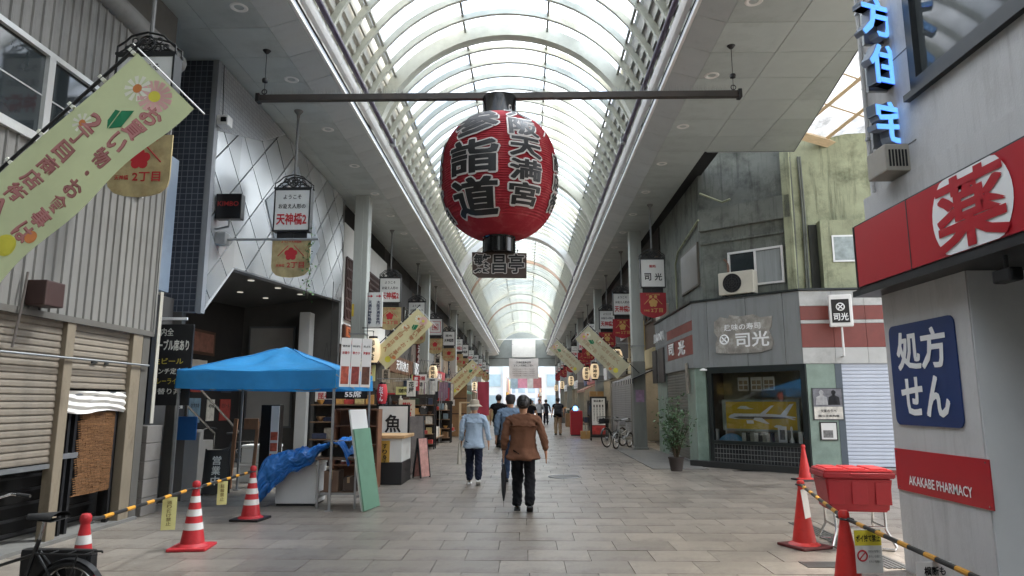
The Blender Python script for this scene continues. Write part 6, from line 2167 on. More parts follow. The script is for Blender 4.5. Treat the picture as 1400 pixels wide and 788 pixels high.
def stall(name, label, x0, x1, y0, y1, tiers, seed, where, n, side):
    t = thing(name, label, 'stall', ((x0 + x1) / 2, (y0 + y1) / 2, 0))
    r_ = random.Random(seed)
    k = len(tiers)
    for i, z in enumerate(tiers):
        # stepped: top tier at the wall, bottom tier at the aisle
        a = x1 + (x0 - x1) * i / k
        b_ = x1 + (x0 - x1) * (i + 1) / k
        MB().box(min(a, b_) + .01, max(a, b_) - .01, y0, y1, z - .03, z).build('shelf', gwood if seed % 2 else galv, t)
        for yy in (y0 + .04, y1 - .04):
            MB().box((a + b_) / 2 - .02, (a + b_) / 2 + .02, yy - .02, yy + .02, 0, z - .03).build('leg', galv, t)
        MB().box(min(a, b_) + .012, max(a, b_) - .012, y0 - .012, y0 + .0, z - .12, z - .005).build('front_board', M('price_strip', 'a59a86', .7, var=.4, scale=12), t)
        for j in range(n):
            gm_ = r_.choice(GOODS)
            yy = y0 + .1 + (y1 - y0 - .2) * (j + .5) / n
            for q in range(2):
                xx = a + (b_ - a) * (.3 + .42 * q)
                o = ob(gm_.name.split('.')[0], gm_, loc=(xx + r_.uniform(-.03, .03), yy, z), rot=(0, 0, r_.uniform(-.3, .3)), scale=[r_.uniform(1.0, 1.75)] * 3)
                tag(o, '%s %s, %s shelf of the %s, %s along, %s row' % (CN[gm_.materials[0].name], o.name.split('.')[0], ['lowest', 'middle', 'top'][i], where, onum[j].replace('nearest', 'first'), ['front', 'back'][q]), 'goods', 'wares on the %s' % where)
    return t
stall('goods_stall', 'stepped stall crowded with small wares, nearest on the left', -5.1, -3.15, 24.0, 26.6, (.32, .68, 1.05), 1, 'nearest left stall', 7, -1)
stall('goods_stall', 'stepped stall of wares on the left, second from the camera', -5.1, -3.1, 27.4, 30.6, (.35, .72, 1.1), 2, 'second left stall', 7, -1)
stall('goods_stall', 'stepped stall of wares before the white stucco building', -5.2, -3.7, 20.4, 22.8, (.4, .8, 1.2), 7, 'stucco building stall', 6, -1)
stall('goods_stall', 'stepped stall of wares on the left, third from the camera', -5.1, -3.3, 33.0, 36.5, (.4, .8), 3, 'third left stall', 5, -1)
stall('goods_stall', 'low stall of wares far along the left side', -5.1, -3.4, 39.0, 42.5, (.45, .9), 4, 'fourth left stall', 4, -1)
stall('goods_stall', 'wooden stall of wares on the right beyond the menu stand', 4.2, 3.1, 37.5, 40.5, (.45, .85), 5, 'right hand stall', 4, 1)
def front_rack(label, x0, x1, y, tiers, n, seed, where):
    """rack of shelves facing up the street"""
    t = thing('display_rack', label, 'rack', ((x0 + x1) / 2, y, 0))
    r_ = random.Random(seed)
    for x in (x0, x1):
        for yy in (y, y + .42):
            MB().box(x - .02, x + .02, yy - .02, yy + .02, 0, tiers[-1] + .35).build('upright', black_m, t)
    MB().box(x0, x1, y + .42, y + .44, .05, tiers[-1] + .35).build('back', M('rack_back', '3a342e', .8, var=.4, scale=5), t)
    for i, z in enumerate(tiers):
        MB().box(x0 + .022, x1 - .022, y - .01, y + .415, z - .025, z).build('shelf', gwood, t)
        for j in range(n):
            x = x0 + .1 + (x1 - x0 - .2) * (j + .5) / n
            gm_ = r_.choice(GOODS)
            o = ob(gm_.name.split('.')[0], gm_, loc=(x, y + .12 + r_.uniform(0, .08), z), rot=(0, 0, r_.uniform(-.3, .3)), scale=[r_.uniform(.95, 1.3)] * 3)
            tag(o, '%s %s, %s shelf of the %s, %s from the left' % (CN[gm_.materials[0].name], o.name.split('.')[0], ['lowest', 'second', 'third', 'fourth', 'top'][i], where, onum[j].replace('nearest', 'first')), 'goods', 'wares on the %s' % where)
front_rack('tall black rack of wares facing up the street on the left', -5.05, -3.1, 23.4, (.18, .5, .82, 1.14, 1.46), 9, 31, 'tall left rack')
front_rack('black rack of wares further down the left side', -4.6, -2.95, 27.0, (.2, .55, .9, 1.25), 7, 32, 'second tall left rack')
front_rack('dark rack of wares behind the fish shop sign', -5.1, -3.5, 16.3, (.3, .7, 1.1, 1.5), 6, 33, 'rack behind the fish sign')
# hanging wares on rails at the left stalls
WC = {'9a4a52': 'rose', '2c2c33': 'charcoal', 'b9b1a2': 'beige', '3a4658': 'slate blue', '7d6a58': 'brown', 'c9c4ba': 'off-white', '1f1f22': 'black', 'a98f6a': 'tan', '8a6d7a': 'mauve'}
for k, (ya, yb, z, lab) in enumerate([(24.0, 26.8, 2.35, 'nearest'), (27.4, 30.8, 2.4, 'second')]):
    rl2 = thing('clothes_rail', 'steel rail for hanging wares over the %s left stall' % lab, 'rail', (-3.9, (ya + yb) / 2, 0))
    for yy in (ya, yb):
        MB().tube([(-3.35, yy, 0), (-3.35, yy, z), (-5.2, yy, z)], .018, 6).build('upright', galv, rl2)
    for x in (-3.35, -4.2):
        MB().tube([(x, ya, z), (x, yb, z)], .016, 6).build('rail', galv, rl2)
    rr_ = random.Random(50 + k)
    for j in range(18):
        x = -3.35 if j % 2 else -4.2
        yy = ya + .15 + (yb - ya - .3) * (j + .5) / 18
        wd2, h2 = rr_.uniform(.14, .34), rr_.uniform(.3, .75)
        c_ = rr_.choice(list(WC))
        o = thing('hanging_ware', '%s cloth hanging over %s left stall, %s along the %s rail' % (WC[c_], lab, onum[j // 2].replace('nearest', 'first'), ['inner', 'aisle'][j % 2]), 'goods', (x, yy, z - h2), group='wares hanging over the %s left stall' % lab)
        def hf(u, v, x=x, yy=yy, wd2=wd2, h2=h2):
            return (x - wd2 / 2 + wd2 * u, yy + .03 * math.sin(u * PI) * (1 if v < .9 else .3) + .012 * math.sin(u * 15), z - .06 - h2 * v)
        def hb_(u, v, x=x, yy=yy, wd2=wd2, h2=h2):
            return (x + wd2 / 2 - wd2 * u, yy - .03 * math.sin(u * PI) + .012 * math.sin(u * 15), z - .06 - h2 * v)
        MB().grid(hf, 8, 6).grid(hb_, 8, 6).build('cloth', M('ware_' + c_, c_, .7, var=.3, scale=9), o, True)
        MB().tube([(x - .05, yy, z - .06), (x, yy, z + .012), (x + .05, yy, z - .06)], .006, 4).build('hanger', black_m, o)
# display of plates and framed pieces near the aisle
br_ = thing('brown_display_screen', 'tall brown wooden display screen on the left behind the stalls', 'screen', (-3.6, 32.0, 0))
MB().bbox(-4.3, -2.75, 31.95, 32.05, .0, 2.5, .02).build('panel', M('screen_brown', '8a6a48', .6, var=.3, scale=3), br_)
for z in (1.0, 1.7, 2.3):
    MB().box(-4.3, -2.75, 31.93, 31.95, z, z + .05).build('batten', M('wood_dark', '4a3326', .6), br_)
wl_ = thing('white_frame_lamp', 'white open wooden frame standing by the aisle on the left', 'frame', (-2.65, 30.9, 0))
for x in (-2.95, -2.4):
    for y in (30.7, 31.1):
        MB().box(x - .03, x + .03, y - .03, y + .03, .0, 1.55).build('post', M('pale_wood', 'c9b48f', .6), wl_)
for z in (.9, 1.5):
    MB().box(-2.95, -2.4, 30.67, 30.73, z, z + .06).build('rail', M('pale_wood', 'c9b48f', .6), wl_)
    MB().box(-2.95, -2.4, 31.07, 31.13, z, z + .06).build('rail', M('pale_wood', 'c9b48f', .6), wl_)
MB().box(-2.9, -2.45, 30.75, 31.05, .87, .9).build('shelf', M('pale_wood', 'c9b48f', .6), wl_)
pk = thing('pink_vertical_banner', 'tall pink banner stand on the left far down the arcade', 'banner', (-2.9, 45, 0))
MB().tube([(-3.2, 45, 0), (-3.2, 45, 2.9)], .02, 6).build('pole', white_m, pk)
MB().grid(lambda u, v: (-3.18 + .75 * u, 45 + .04 * math.sin(u * 6 + v * 4), .7 + 2.15 * v), 6, 10).build('cloth', M('banner_pink', 'a83a4c', .7, var=.1), pk, True)
MB().bbox(-3.4, -3.0, 44.8, 45.2, 0, .06, .01).build('base', black_m, pk)

# paper price signs and small boards hung about the left shops
pr_r = random.Random(77)
PC = [('d9d6cc', 'white'), ('d8c98a', 'yellow'), ('2a2827', 'black'), ('b8443c', 'red'), ('c9b8a0', 'buff')]
for j in range(44):
    yy = 16.4 + j * .42 + pr_r.uniform(-.1, .1)
    x = pr_r.uniform(-5.0, -3.35) if yy > 19.6 else pr_r.uniform(-5.1, -4.2)
    z = pr_r.uniform(1.55, 2.75)
    w_, h_ = pr_r.uniform(.2, .5), pr_r.uniform(.22, .75)
    c_, cn_ = PC[j % 5]
    o = thing('price_sign', '%s paper sign hung among the left shops, %s of that colour' % (cn_, onum[j // 5].replace('nearest', 'first')), 'sign', (x, yy, z - h_), group='paper signs hung among the left shops')
    MB().box(x - w_ / 2, x + w_ / 2, yy, yy + .012, z - h_, z).build('sheet', M('paper_' + cn_, c_, .7, var=.1), o)
    F = frame((x, yy - .002, z - h_ / 2), (1, 0, 0), (0, 0, 1))
    wrd = WORDS[j % len(WORDS)]
    mt_ = wd_ if cn_ in ('black', 'red') else (prd if j % 3 == 0 else ink)
    if h_ > w_:
        text(o, wrd[:2] + '屋', mt_, F, 0, .03, w_ * .6, h_ * .75, .02, vertical=True)
    else:
        text(o, wrd, mt_, F, 0, 0, w_ * .7, h_ * .55, .02)
    MB().tube([(x - w_ * .4, yy + .006, z), (x, yy + .006, 2.96)], .004, 3).tube([(x + w_ * .4, yy + .006, z), (x, yy + .006, 2.96)], .004, 3).build('string', black_m, o)
# ------------------------------------------------------------------ right side pieces
ms = thing('menu_stand', 'black framed standing menu with white sheet and red food photos', 'sign', (3, 29, 0))
MB().bbox(2.62, 3.32, 28.96, 29.06, .12, 1.78, .02).build('frame', kb, ms)
MB().box(2.70, 3.24, 28.95, 28.958, .62, 1.7).build('sheet', paper_w, ms)
MB().box(2.70, 3.24, 28.95, 28.958, .24, .6).build('food_photo', M('food_red', 'a3312c', .5, var=.6, scale=9), ms)
F = frame((2.97, 28.948, 1.3), (1, 0, 0), (0, 0, 1))
text(ms, '御品書き', ink, F, 0, .3, .4, .1, .02)
for i in range(4):
    text(ms, '一品料理各種', ink, F, -.18 + .12 * i, -.2, .05, .7, .01, vertical=True)
for x in (2.64, 3.30):
    MB().box(x - .02, x + .02, 28.75, 29.25, 0, .12).build('foot', black_m, ms)
rc = thing('red_cabinet', 'red metal cabinet standing on the right down the arcade', 'cabinet', (2.35, 33.0, 0))
MB().bbox(2.05, 2.62, 32.8, 33.3, .05, 1.15, .02).build('case', M('cabinet_red', 'b8232c', .4, var=.05), rc)
MB().box(2.1, 2.57, 32.79, 32.8, .1, 1.1).build('door', M('cabinet_red2', 'a41f28', .4), rc)
MB().box(2.08, 2.6, 32.82, 33.28, 0, .05).build('plinth', black_m, rc)
lp = thing('blue_lamp', 'small glowing blue lamp on top of the red cabinet', 'lamp', (2.3, 33, 1.15))
MB().lathe([(.05, 0), (.1, .05), (.11, .12), (.06, .2), (.0, .21)], 14, (2.3, 33, 1.15)).build('globe', M('glow_blue', '4aa3ff', .4, emit=2.5), lp, True)
MB().lathe([(.06, 0), (.06, .02)], 12, (2.3, 33, 1.15)).build('base', black_m, lp)
def carton(x, y, z, w_, d_, h_, c_, lab, grp='cardboard boxes on the right side'):
    o = thing('cardboard_box', lab, 'box', (x, y, z), group=grp)
    MB().bbox(x - w_ / 2, x + w_ / 2, y - d_ / 2, y + d_ / 2, z, z + h_, .008).build('carton', M('card_' + c_, c_, .85, var=.15, scale=6), o)
    MB().box(x - .03, x + .03, y - d_ / 2 - .002, y + d_ / 2 + .002, z + h_ * .55, z + h_ + .002).build('tape', M('tape_tan', 'a08560', .4), o)
carton(2.55, 30.3, 0, .45, .4, .32, 'a5814f', 'tan cardboard box on the floor left of the menu stand')
carton(3.1, 31.0, 1.62, .6, .45, .4, '9a7648', 'brown cardboard box on top of the dark rack behind the menu stand')
carton(3.3, 31.6, 0, .6, .5, .45, '8f7148', 'cardboard box at the foot of the dark rack')
rk = thing('dark_garment_rack', 'rack hung with dark garments behind the menu stand', 'rack', (3.0, 31.0, 0))
MB().bbox(2.7, 3.6, 30.7, 31.4, 1.56, 1.62, .01).build('top_board', W_dk, rk)
for x in (2.74, 3.56):
    for y in (30.74, 31.36):
        MB().box(x - .02, x + .02, y - .02, y + .02, 0, 1.56).build('post', black_m, rk)
for j in range(9):
    x = 2.8 + j * .09
    MB().grid(lambda u, v, x=x, j=j: (x + .03 * math.sin(v * 5 + j) + .02 * math.sin(u * 9), 30.75 + .55 * u, 1.5 - (1.0 + .05 * (j % 3)) * v), 6, 6).build('garment', M('garment_%d' % (j % 3), ['232326', '33303a', '2a3330'][j % 3], .9, var=.2), rk, True)
for i, (y, c_, s) in enumerate([(25.2, 'c9b27a', '天満名物'), (26.8, '9c8a6a', '御食事処'), (40.0, 'c9c2b0', '喫茶'), (47.0, 'b03a38', '大衆酒場')]):
    v = thing('vertical_sign', 'vertical %s shop sign on the right wall, %s from the camera' % (['cream', 'tan', 'pale', 'red'][i], onum[i]), 'sign', (4.1, y, 3.2))
    MB().bbox(3.95, 4.33, y - .06, y + .06, 3.0, 4.5, .015).build('board', M('vsign_' + c_, c_, .6, var=.08), v)
    F = frame((4.14, y - .062, 3.75), (1, 0, 0), (0, 0, 1))
    text(v, s, ink, F, 0, 0, .26, 1.3, .03, vertical=True)
for i, (y, c_) in enumerate([(33, '8a3a34'), (39.5, 'c9c2b0'), (46.5, '3d5470'), (53, 'b9a36a')]):
    v = thing('vertical_sign', 'vertical shop sign on the left wall, %s beyond the stucco building' % onum[i].replace('nearest', 'first'), 'sign', (-5.1, y, 3.2))
    MB().bbox(-5.28, -4.9, y - .06, y + .06, 3.3, 4.8, .015).build('board', M('vsign_' + c_, c_, .6, var=.08), v)
    F = frame((-5.09, y - .062, 4.05), (1, 0, 0), (0, 0, 1))
    text(v, ['天満堂', '茶と菓子', '丸三時計', '天神そば'][i], wd_ if i != 1 else ink, F, 0, 0, .26, 1.3, .03, vertical=True)
# column notices
tag(MB().box(3.62, 3.9, 23.17, 23.178, 1.55, 1.95).build('column_notice', M('notice_purple', '8a6f86', .6, var=.3, scale=9)), 'small purple notice stuck on the nearest right column', 'notice')
# potted plants and awkward clutter along the left far side
for i, (x, y) in enumerate([(-3.4, 48), (-3.5, 52), (-3.3, 60), (3.0, 45), (3.1, 53), (2.9, 58)]):
    o = thing('display_crate', 'wooden display crate of wares on the %s side, %s from the camera' % ('left' if x < 0 else 'right', onum[i % 3]), 'crate', (x, y, 0), group='display crates far down the arcade')
    MB().bbox(x - .5, x + .5, y - .6, y + .6, .0, .85, .02).build('case', M('crate_%d' % (i % 3), ['8a6a48', '5d5a55', 'a8926a'][i % 3], .7, var=.25), o)
    for k in range(3):
        MB().bbox(x - .4 + k * .28, x - .16 + k * .28, y - .5, y + .4, .85, 1.05 + .05 * k, .02).build('tray', M('goods_%d' % (k + i), 'aaaaaa'), o)

# unseen blocks added behind the camera to cut the light from there
for s, xa, xb, yb in ((-1, -14, XW - .1, -4.1), (1, 3.7, 12, -3.1)):
    o = thing('shop_building', 'unseen grey block added behind the camera on the %s' % ('left' if s < 0 else 'right'), 'building', ((xa + xb) / 2, -17, 0))
    MB().box(xa, xb, -30, yb, 0, 7.39).build('wall', W_grn, o)
    for k in range(6):
        xf_ = xb if s < 0 else xa
        MB().box(xf_ - s * .002, xf_ - s * .05, -29 + k * 4, -26 + k * 4, .3, 2.6).build('shutter', slat_m, o)

# ================================================================== beyond the far end
road = MB().box(-60, 60, 90, 99, -.028, -.002).build('road', M('asphalt', '55565a', .85, var=.1))
tag(road, kind='structure')
def office(x0, x1, y0, y1, h_, label, wm, gm_):
    t = thing('office_building', label, 'building', ((x0 + x1) / 2, y0, 0))
    MB().box(x0, x1, y0, y1, 0, h_).build('wall', wm, t)
    n, m = int((x1 - x0) / 2.2), int(h_ / 3)
    for j in range(m):
        for i in range(n):
            xa = x0 + (x1 - x0) * (i + .12) / n
            xb = x0 + (x1 - x0) * (i + .88) / n
            w_ = MB().box(xa, xb, y0 - .05, y0 + .02, j * 3 + .7, j * 3 + 2.6).build('window', alu, t)
            MB().box(xa + .08, xb - .08, y0 - .07, y0 - .05, j * 3 + .78, j * 3 + 2.52).build('pane', gm_, w_)
    return t
pale = M('office_pale', 'd5dbdc', .6, var=.05)
gl_b = M('office_glass', 'a3bcc4', .3, var=.3, scale=.5)
office(-18, -3.4, 101, 115, 15, 'pale office building beyond the far end on the left', pale, gl_b)
office(2.6, 18, 101, 115, 15, 'pale office building beyond the far end on the right', pale, gl_b)
fa = thing('next_arcade', 'second arcade entrance across the road at the far end', 'arcade', (-.4, 102, 0))
for x in (-3.2, 2.4):
    MB().box(x - .2, x + .2, 100.6, 101, 0, 6).build('pylon', white_m, fa)
MB().box(-3.4, 2.6, 100.5, 100.9, 5.6, 7.2).build('entrance_sign', M('entrance_sign', 'd5dfe3', .5), fa)
MB().box(-3.4, 2.6, 101, 160, 6.4, 6.5).build('roof_glazing', canopyglass, fa)
for k in range(12):
    MB().box(-3.4, 2.6, 104 + k * 4.5, 104.3 + k * 4.5, 6.15, 6.38).build('roof_beam', white_m, fa)
for i, (x, y, c_, lab) in enumerate([(-.6, 103, 'c98aa0', 'pink banner hanging in the far arcade entrance'), (.6, 106, 'd8d8dc', 'white banner hanging deeper in the far arcade'), (-1.8, 108, '9ab0c8', 'blue banner hanging deeper in the far arcade on the left'), (1.7, 104, 'b87a7e', 'red banner hanging in the far arcade on the right')]):
    MBq = MB().grid(lambda u, v: (x - .7 + 1.4 * u, y + .05 * math.sin(u * 6), 3.6 + 1.6 * v), 6, 5)
    tag(MBq.build('hanging_banner', M('far_banner_%d' % i, c_, .7, var=.2, scale=2), None, True), lab, 'banner')
far_s = [('b3a08c', 'tan'), ('8c9aa8', 'blue-grey'), ('a8656a', 'rose'), ('c9c0a8', 'cream'), ('7c8a7a', 'sage'), ('b8a8b4', 'mauve')]
for i in range(6):
    for s in (-1, 1):
        y = 116 + i * 8
        x = -.4 + s * 3.2
        o = thing('shop_building', '%s shop front on the %s of the far arcade' % (far_s[i][1], 'left' if s < 0 else 'right'), 'building', (x, y, 0))
        MB().box(x, x + s * 6, y, y + 7.9, 0, 6.1).build('wall', M('far_shop_%d' % i, far_s[i][0], .7, var=.3, scale=.8), o)
        MB().box(x - s * .4, x, y + .5, y + 7, 2.6, 3.2).build('sign_board', M('far_sign_%d' % ((i + s) % 4), ['c23a3a', 'd9d9d4', '3a5a9a', 'd0a83a'][(i + s) % 4], .5), o)
office(-12, 12, 170, 180, 21, 'distant pale building closing the far arcade', pale, gl_b)
# apartment block above the right side, seen through the roof
ap = thing('apartment_block', 'tall pale apartment block rising behind the right side of the roof', 'building', (13, 20, 0))
MB().box(15.5, 24, 14, 46, 0, 31).build('wall', M('apartment_wall', 'b9bcc2', .7, var=.06), ap)
for j in range(5):
    for i in range(8):
        y = 15.2 + i * 3.8
        w_ = MB().box(15.42, 15.52, y, y + 2.6, 13.5 + j * 3.2, 15.4 + j * 3.2).build('window', alu, ap)
        MB().box(15.38, 15.42, y + .1, y + 2.5, 13.6 + j * 3.2, 15.3 + j * 3.2).build('pane', M('apartment_glass', '4a6ea8', .15, var=.3), w_)

# ================================================================== bicycles
tyre_m = M('tyre_rubber', '1c1c1c', .8, var=.1)
def bicycle(label, loc, rz, col, basket=True, rack=True, scale=1., wheel=.33, bag=False, lean=.08):
    t = thing('bicycle', label, 'bicycle', loc, rz)
    t.scale = (scale,) * 3
    fm = M('bike_' + col, col, .35, var=.08)
    Rw = wheel
    T = Matrix.Rotation(lean, 4, 'X')
    def bld(mb, n, m, p=t, sm=True):
        if p is t:
            mb.xf(T)
            return ob(n, mb.mesh(n, m, sm), t, local=True)
        mb.xf(T)
        return ob(n, mb.mesh(n, m, sm), p, local=True)
    A, B_ = Vector((0, 0, Rw)), Vector((1.06, 0, Rw))          # rear, front axle
    for c in (A, B_):
        wv = bld(MB().ring(c, (0, 1, 0), Rw - .02, .021, 32, 8), 'wheel', tyre_m)
        bld(MB().ring(c, (0, 1, 0), Rw - .045, .01, 32, 6), 'rim', chrome, wv)
        sp = MB()
        for k in range(18):
            a = 2 * PI * k / 18
            sp.tube([c + Vector((.02 * math.cos(a + 1), (-.02 if k % 2 else .02), .02 * math.sin(a + 1))), c + Vector(((Rw - .045) * math.cos(a), 0, (Rw - .045) * math.sin(a)))], .0018, 3)
        bld(sp, 'spokes', chrome, wv, False)
        bld(MB().cyl(c - Vector((0, .05, 0)), c + Vector((0, .05, 0)), .018, 10), 'hub', chrome, wv)
        g = MB()
        a0, a1 = (rad(20), rad(200)) if c is A else (rad(20), rad(150))
        n = 14
        for i in range(n):
            b0, b1 = a0 + (a1 - a0) * i / n, a0 + (a1 - a0) * (i + 1) / n
            q = [c + Vector(((Rw + .018) * math.cos(b), y, (Rw + .018) * math.sin(b))) for b in (b0, b1) for y in (-.03, .03)]
            g.add(q, [(0, 1, 3, 2)])
        bld(g, 'mudguard', fm if not bag else black_m)
    BBk, ST, HT = Vector((.42, 0, .28)), Vector((.28, 0, .72)), Vector((.9, 0, .78))
    f = MB()
    f.tube([BBk, ST], .017, 8).tube([BBk, Vector((.65, 0, .38)), Vector((.92, 0, .66))], .02, 8).tube([ST + Vector((.03, 0, -.12)), Vector((.7, 0, .48)), Vector((.91, 0, .70))], .014, 8)
    for s in (-1, 1):
        f.tube([A + Vector((0, s * .055, 0)), BBk + Vector((0, s * .03, 0))], .01, 6).tube([A + Vector((0, s * .055, 0)), ST + Vector((0, s * .02, -.1))], .009, 6)
    f.tube([HT + Vector((.02, 0, -.14)), HT + Vector((-.01, 0, .02))], .022, 8)
    bld(f, 'frame', fm)
    k = MB()
    for s in (-1, 1):
        k.tube([B_ + Vector((0, s * .05, 0)), Vector((.97, s * .05, .55)), Vector((.93, s * .02, .66))], .011, 6)
    bld(k, 'fork', fm)
    hb = MB().tube([HT, HT + Vector((-.03, 0, .2))], .013, 8)
    hb.tube([HT + Vector((-.28, -.28, .22)), HT + Vector((-.12, -.26, .24)), HT + Vector((-.03, -.1, .2)), HT + Vector((-.03, .1, .2)), HT + Vector((-.12, .26, .24)), HT + Vector((-.28, .28, .22))], .011, 8)
    bld(hb, 'handlebar', chrome)
    for s in (-1, 1):
        bld(MB().tube([HT + Vector((-.28, s * .28, .22)), HT + Vector((-.17, s * .27, .235))], .017, 8), 'grip', tyre_m)
    bld(MB().tube([ST, ST + Vector((-.03, 0, .14))], .013, 8), 'seat_post', chrome)
    sm = MB()
    sm.grid(lambda u, v: (ST.x - .17 + .28 * u, (.11 - .085 * u ** .8) * math.sin((v - .5) * PI), ST.z + .15 + .045 * math.cos((v - .5) * PI) + .02 * (1 - u)), 10, 10)
    sm.grid(lambda u, v: (ST.x - .17 + .28 * u, -(.11 - .085 * u ** .8) * math.sin((v - .5) * PI), ST.z + .15), 10, 10)
    bld(sm, 'saddle', tyre_m)
    cr_ = MB().ring(BBk + Vector((0, .05, 0)), (0, 1, 0), .085, .006, 20, 5)
    cr_.tube([BBk + Vector((0, .06, 0)), BBk + Vector((.1, .07, -.13))], .009, 6).tube([BBk - Vector((0, .06, 0)), BBk + Vector((-.1, -.07, .13))], .009, 6)
    bld(cr_, 'crank', chrome)
    for s in (-1, 1):
        bld(MB().bbox(BBk.x + s * .1 - .045, BBk.x + s * .1 + .045, (.07 if s > 0 else -.15), (.15 if s > 0 else -.07), BBk.z - s * .13 - .012, BBk.z - s * .13 + .012, .005), 'pedal', tyre_m)
    bld(MB().bbox(.0, .5, .045, .06, .29, .37, .006), 'chain_guard', fm)
    st_ = MB()
    for s in (-1, 1):
        st_.tube([A + Vector((0, s * .07, 0)), Vector((-.06, s * .13, .01)), Vector((-.06, s * .02, .01))], .008, 6)
    bld(st_, 'kickstand', chrome)
    if rack:
        rk_ = MB()
        z = Rw * 2 + .06
        for s in (-1, 1):
            rk_.tube([Vector((.26, s * .06, z)), Vector((-.22, s * .06, z)), Vector((-.24, s * .03, z))], .008, 6).tube([A + Vector((0, s * .07, 0)), Vector((-.1, s * .065, z))], .006, 6)
        for x in (-.15, 0, .15):
            rk_.tube([(x, -.06, z), (x, .06, z)], .006, 6)
        bld(rk_, 'rack', black_m if bag else chrome)
    bld(MB().lathe([(.0, -.02), (.025, -.015), (.03, 0), (.02, .02), (.0, .025)], 10, (-.22, 0, Rw * 1.55)), 'rear_reflector', M('reflector_red', '9c1f22', .2))
    if basket:
        bk = MB()
        for z, e in ((.82, 0), (.9, .012), (.98, .02), (1.06, .03)):
            x0, x1, yy = .95 - e, 1.28 + e, .15 + e
            bk.tube([(x0, -yy, z), (x1, -yy, z), (x1, yy, z), (x0, yy, z)], .005, 4, close=True)
        for i in range(9):
            u = i / 8
            bk.tube([(.95 + .33 * u, -.15, .82), (.92 + .39 * u, -.18, 1.06)], .004, 4).tube([(.95 + .33 * u, .15, .82), (.92 + .39 * u, .18, 1.06)], .004, 4)
            bk.tube([(1.28, -.15 + .3 * u, .82), (1.31, -.18 + .36 * u, 1.06)], .004, 4).tube([(.95, -.15 + .3 * u, .82), (.92, -.18 + .36 * u, 1.06)], .004, 4)
        bld(bk, 'basket', black_m, sm=False)
        bld(MB().bbox(.97, 1.26, -.13, .13, .825, .99, .03), 'basket_liner', M('liner_black', '202022', .8))
    if bag:
        bld(MB().bbox(-.12, .5, -.16, -.07, .3, .62, .03), 'side_bag', M('bag_black', '161617', .5, var=.15))
    return t
def bike_at(label, front, rear_dir, *a, **k):
    d = Vector((rear_dir[0], rear_dir[1], 0)).normalized()
    sc = k.get('scale', 1.)
    r_ = Vector((front[0], front[1], 0)) + d * 1.06 * sc
    return bicycle(label, r_, math.atan2(-d.y, -d.x), *a, **k)
bike_at('city bicycle with black front basket by the nearest right column', (2.78, 24.4), (.62, .78), '2b2c2e')
bike_at('small-wheeled bicycle leaning at the nearest right column', (2.98, 23.6), (.55, .84), '9a9a94', basket=False, rack=False, wheel=.26, lean=-.06)
bicycle('bicycle parked in the dim entrance behind the tent', (-6.0, 14.9, 0), rad(200), '3a3d40', basket=False, lean=.05)
bicycle('black bicycle cut off by the lower left corner', (-3.12, 4.9, 0), rad(176), '1a1b1c', basket=False, rack=True, scale=.86, wheel=.28, bag=True, lean=-.04)

# ================================================================== people
SKIN_JOBS = []
def skin(name, chain, mat, parent, root=0, sub=2):
    """chain: list of (key, parent key, position, radius or (rx,ry))"""
    idx = {k: i for i, (k, p, c, r) in enumerate(chain)}
    me = bpy.data.meshes.new(name)
    me.from_pydata([c for k, p, c, r in chain], [(idx[p], idx[k]) for k, p, c, r in chain if p], [])
    o = bpy.data.objects.new(name, me)
    S.collection.objects.link(o)
    md = o.modifiers.new('s', 'SKIN')
    md.use_smooth_shade = True
    md.branch_smoothing = .6
    sv = me.skin_vertices[0].data if me.skin_vertices else None
    if sv is None:
        bm = bmesh.new()
        bm.from_mesh(me)
        bm.verts.layers.skin.verify()
        bm.to_mesh(me)
        bm.free()
        sv = me.skin_vertices[0].data
    for i, (k, p, c, r) in enumerate(chain):
        sv[i].radius = r if isinstance(r, tuple) else (r, r)
        sv[i].use_root = (i == root)
    o.modifiers.new('u', 'SUBSURF').levels = sub
    o.modifiers['u'].render_levels = sub
    SKIN_JOBS.append((o, mat, parent))
    return o
def finish_skins():
    bpy.context.view_layer.update()
    dg_ = bpy.context.evaluated_depsgraph_get()
    for o, mat, parent in SKIN_JOBS:
        me = bpy.data.meshes.new_from_object(o.evaluated_get(dg_))
        me.materials.clear()
        me.materials.append(mat)
        me.polygons.foreach_set('use_smooth', [True] * len(me.polygons))
        if o.name.split('.')[0] in ('top', 'trousers'):
            vn = [v.normal.copy() for v in me.vertices]
            for v, n_ in zip(me.vertices, vn):
                c = v.co
                q = Vector((c.x * 7 + parent.location.y, c.y * 7, c.z * 5))
                dsp = mnoise.noise(q) * .02 + (abs(mnoise.noise(Vector((c.x * 10, c.y * 10, c.z * 17 + c.x * 14)))) - .2) * .03
                v.co = c + n_ * dsp
        old = o.data
        o.modifiers.clear()
        o.data = me
        bpy.data.meshes.remove(old)
        o.parent = parent
skin_m = M('skin_tone', 'b98a6c', .55, var=.05)
hair_m = M('hair_black', '17130f', .45, var=.2, scale=30, stretch=(6, 6, 1))
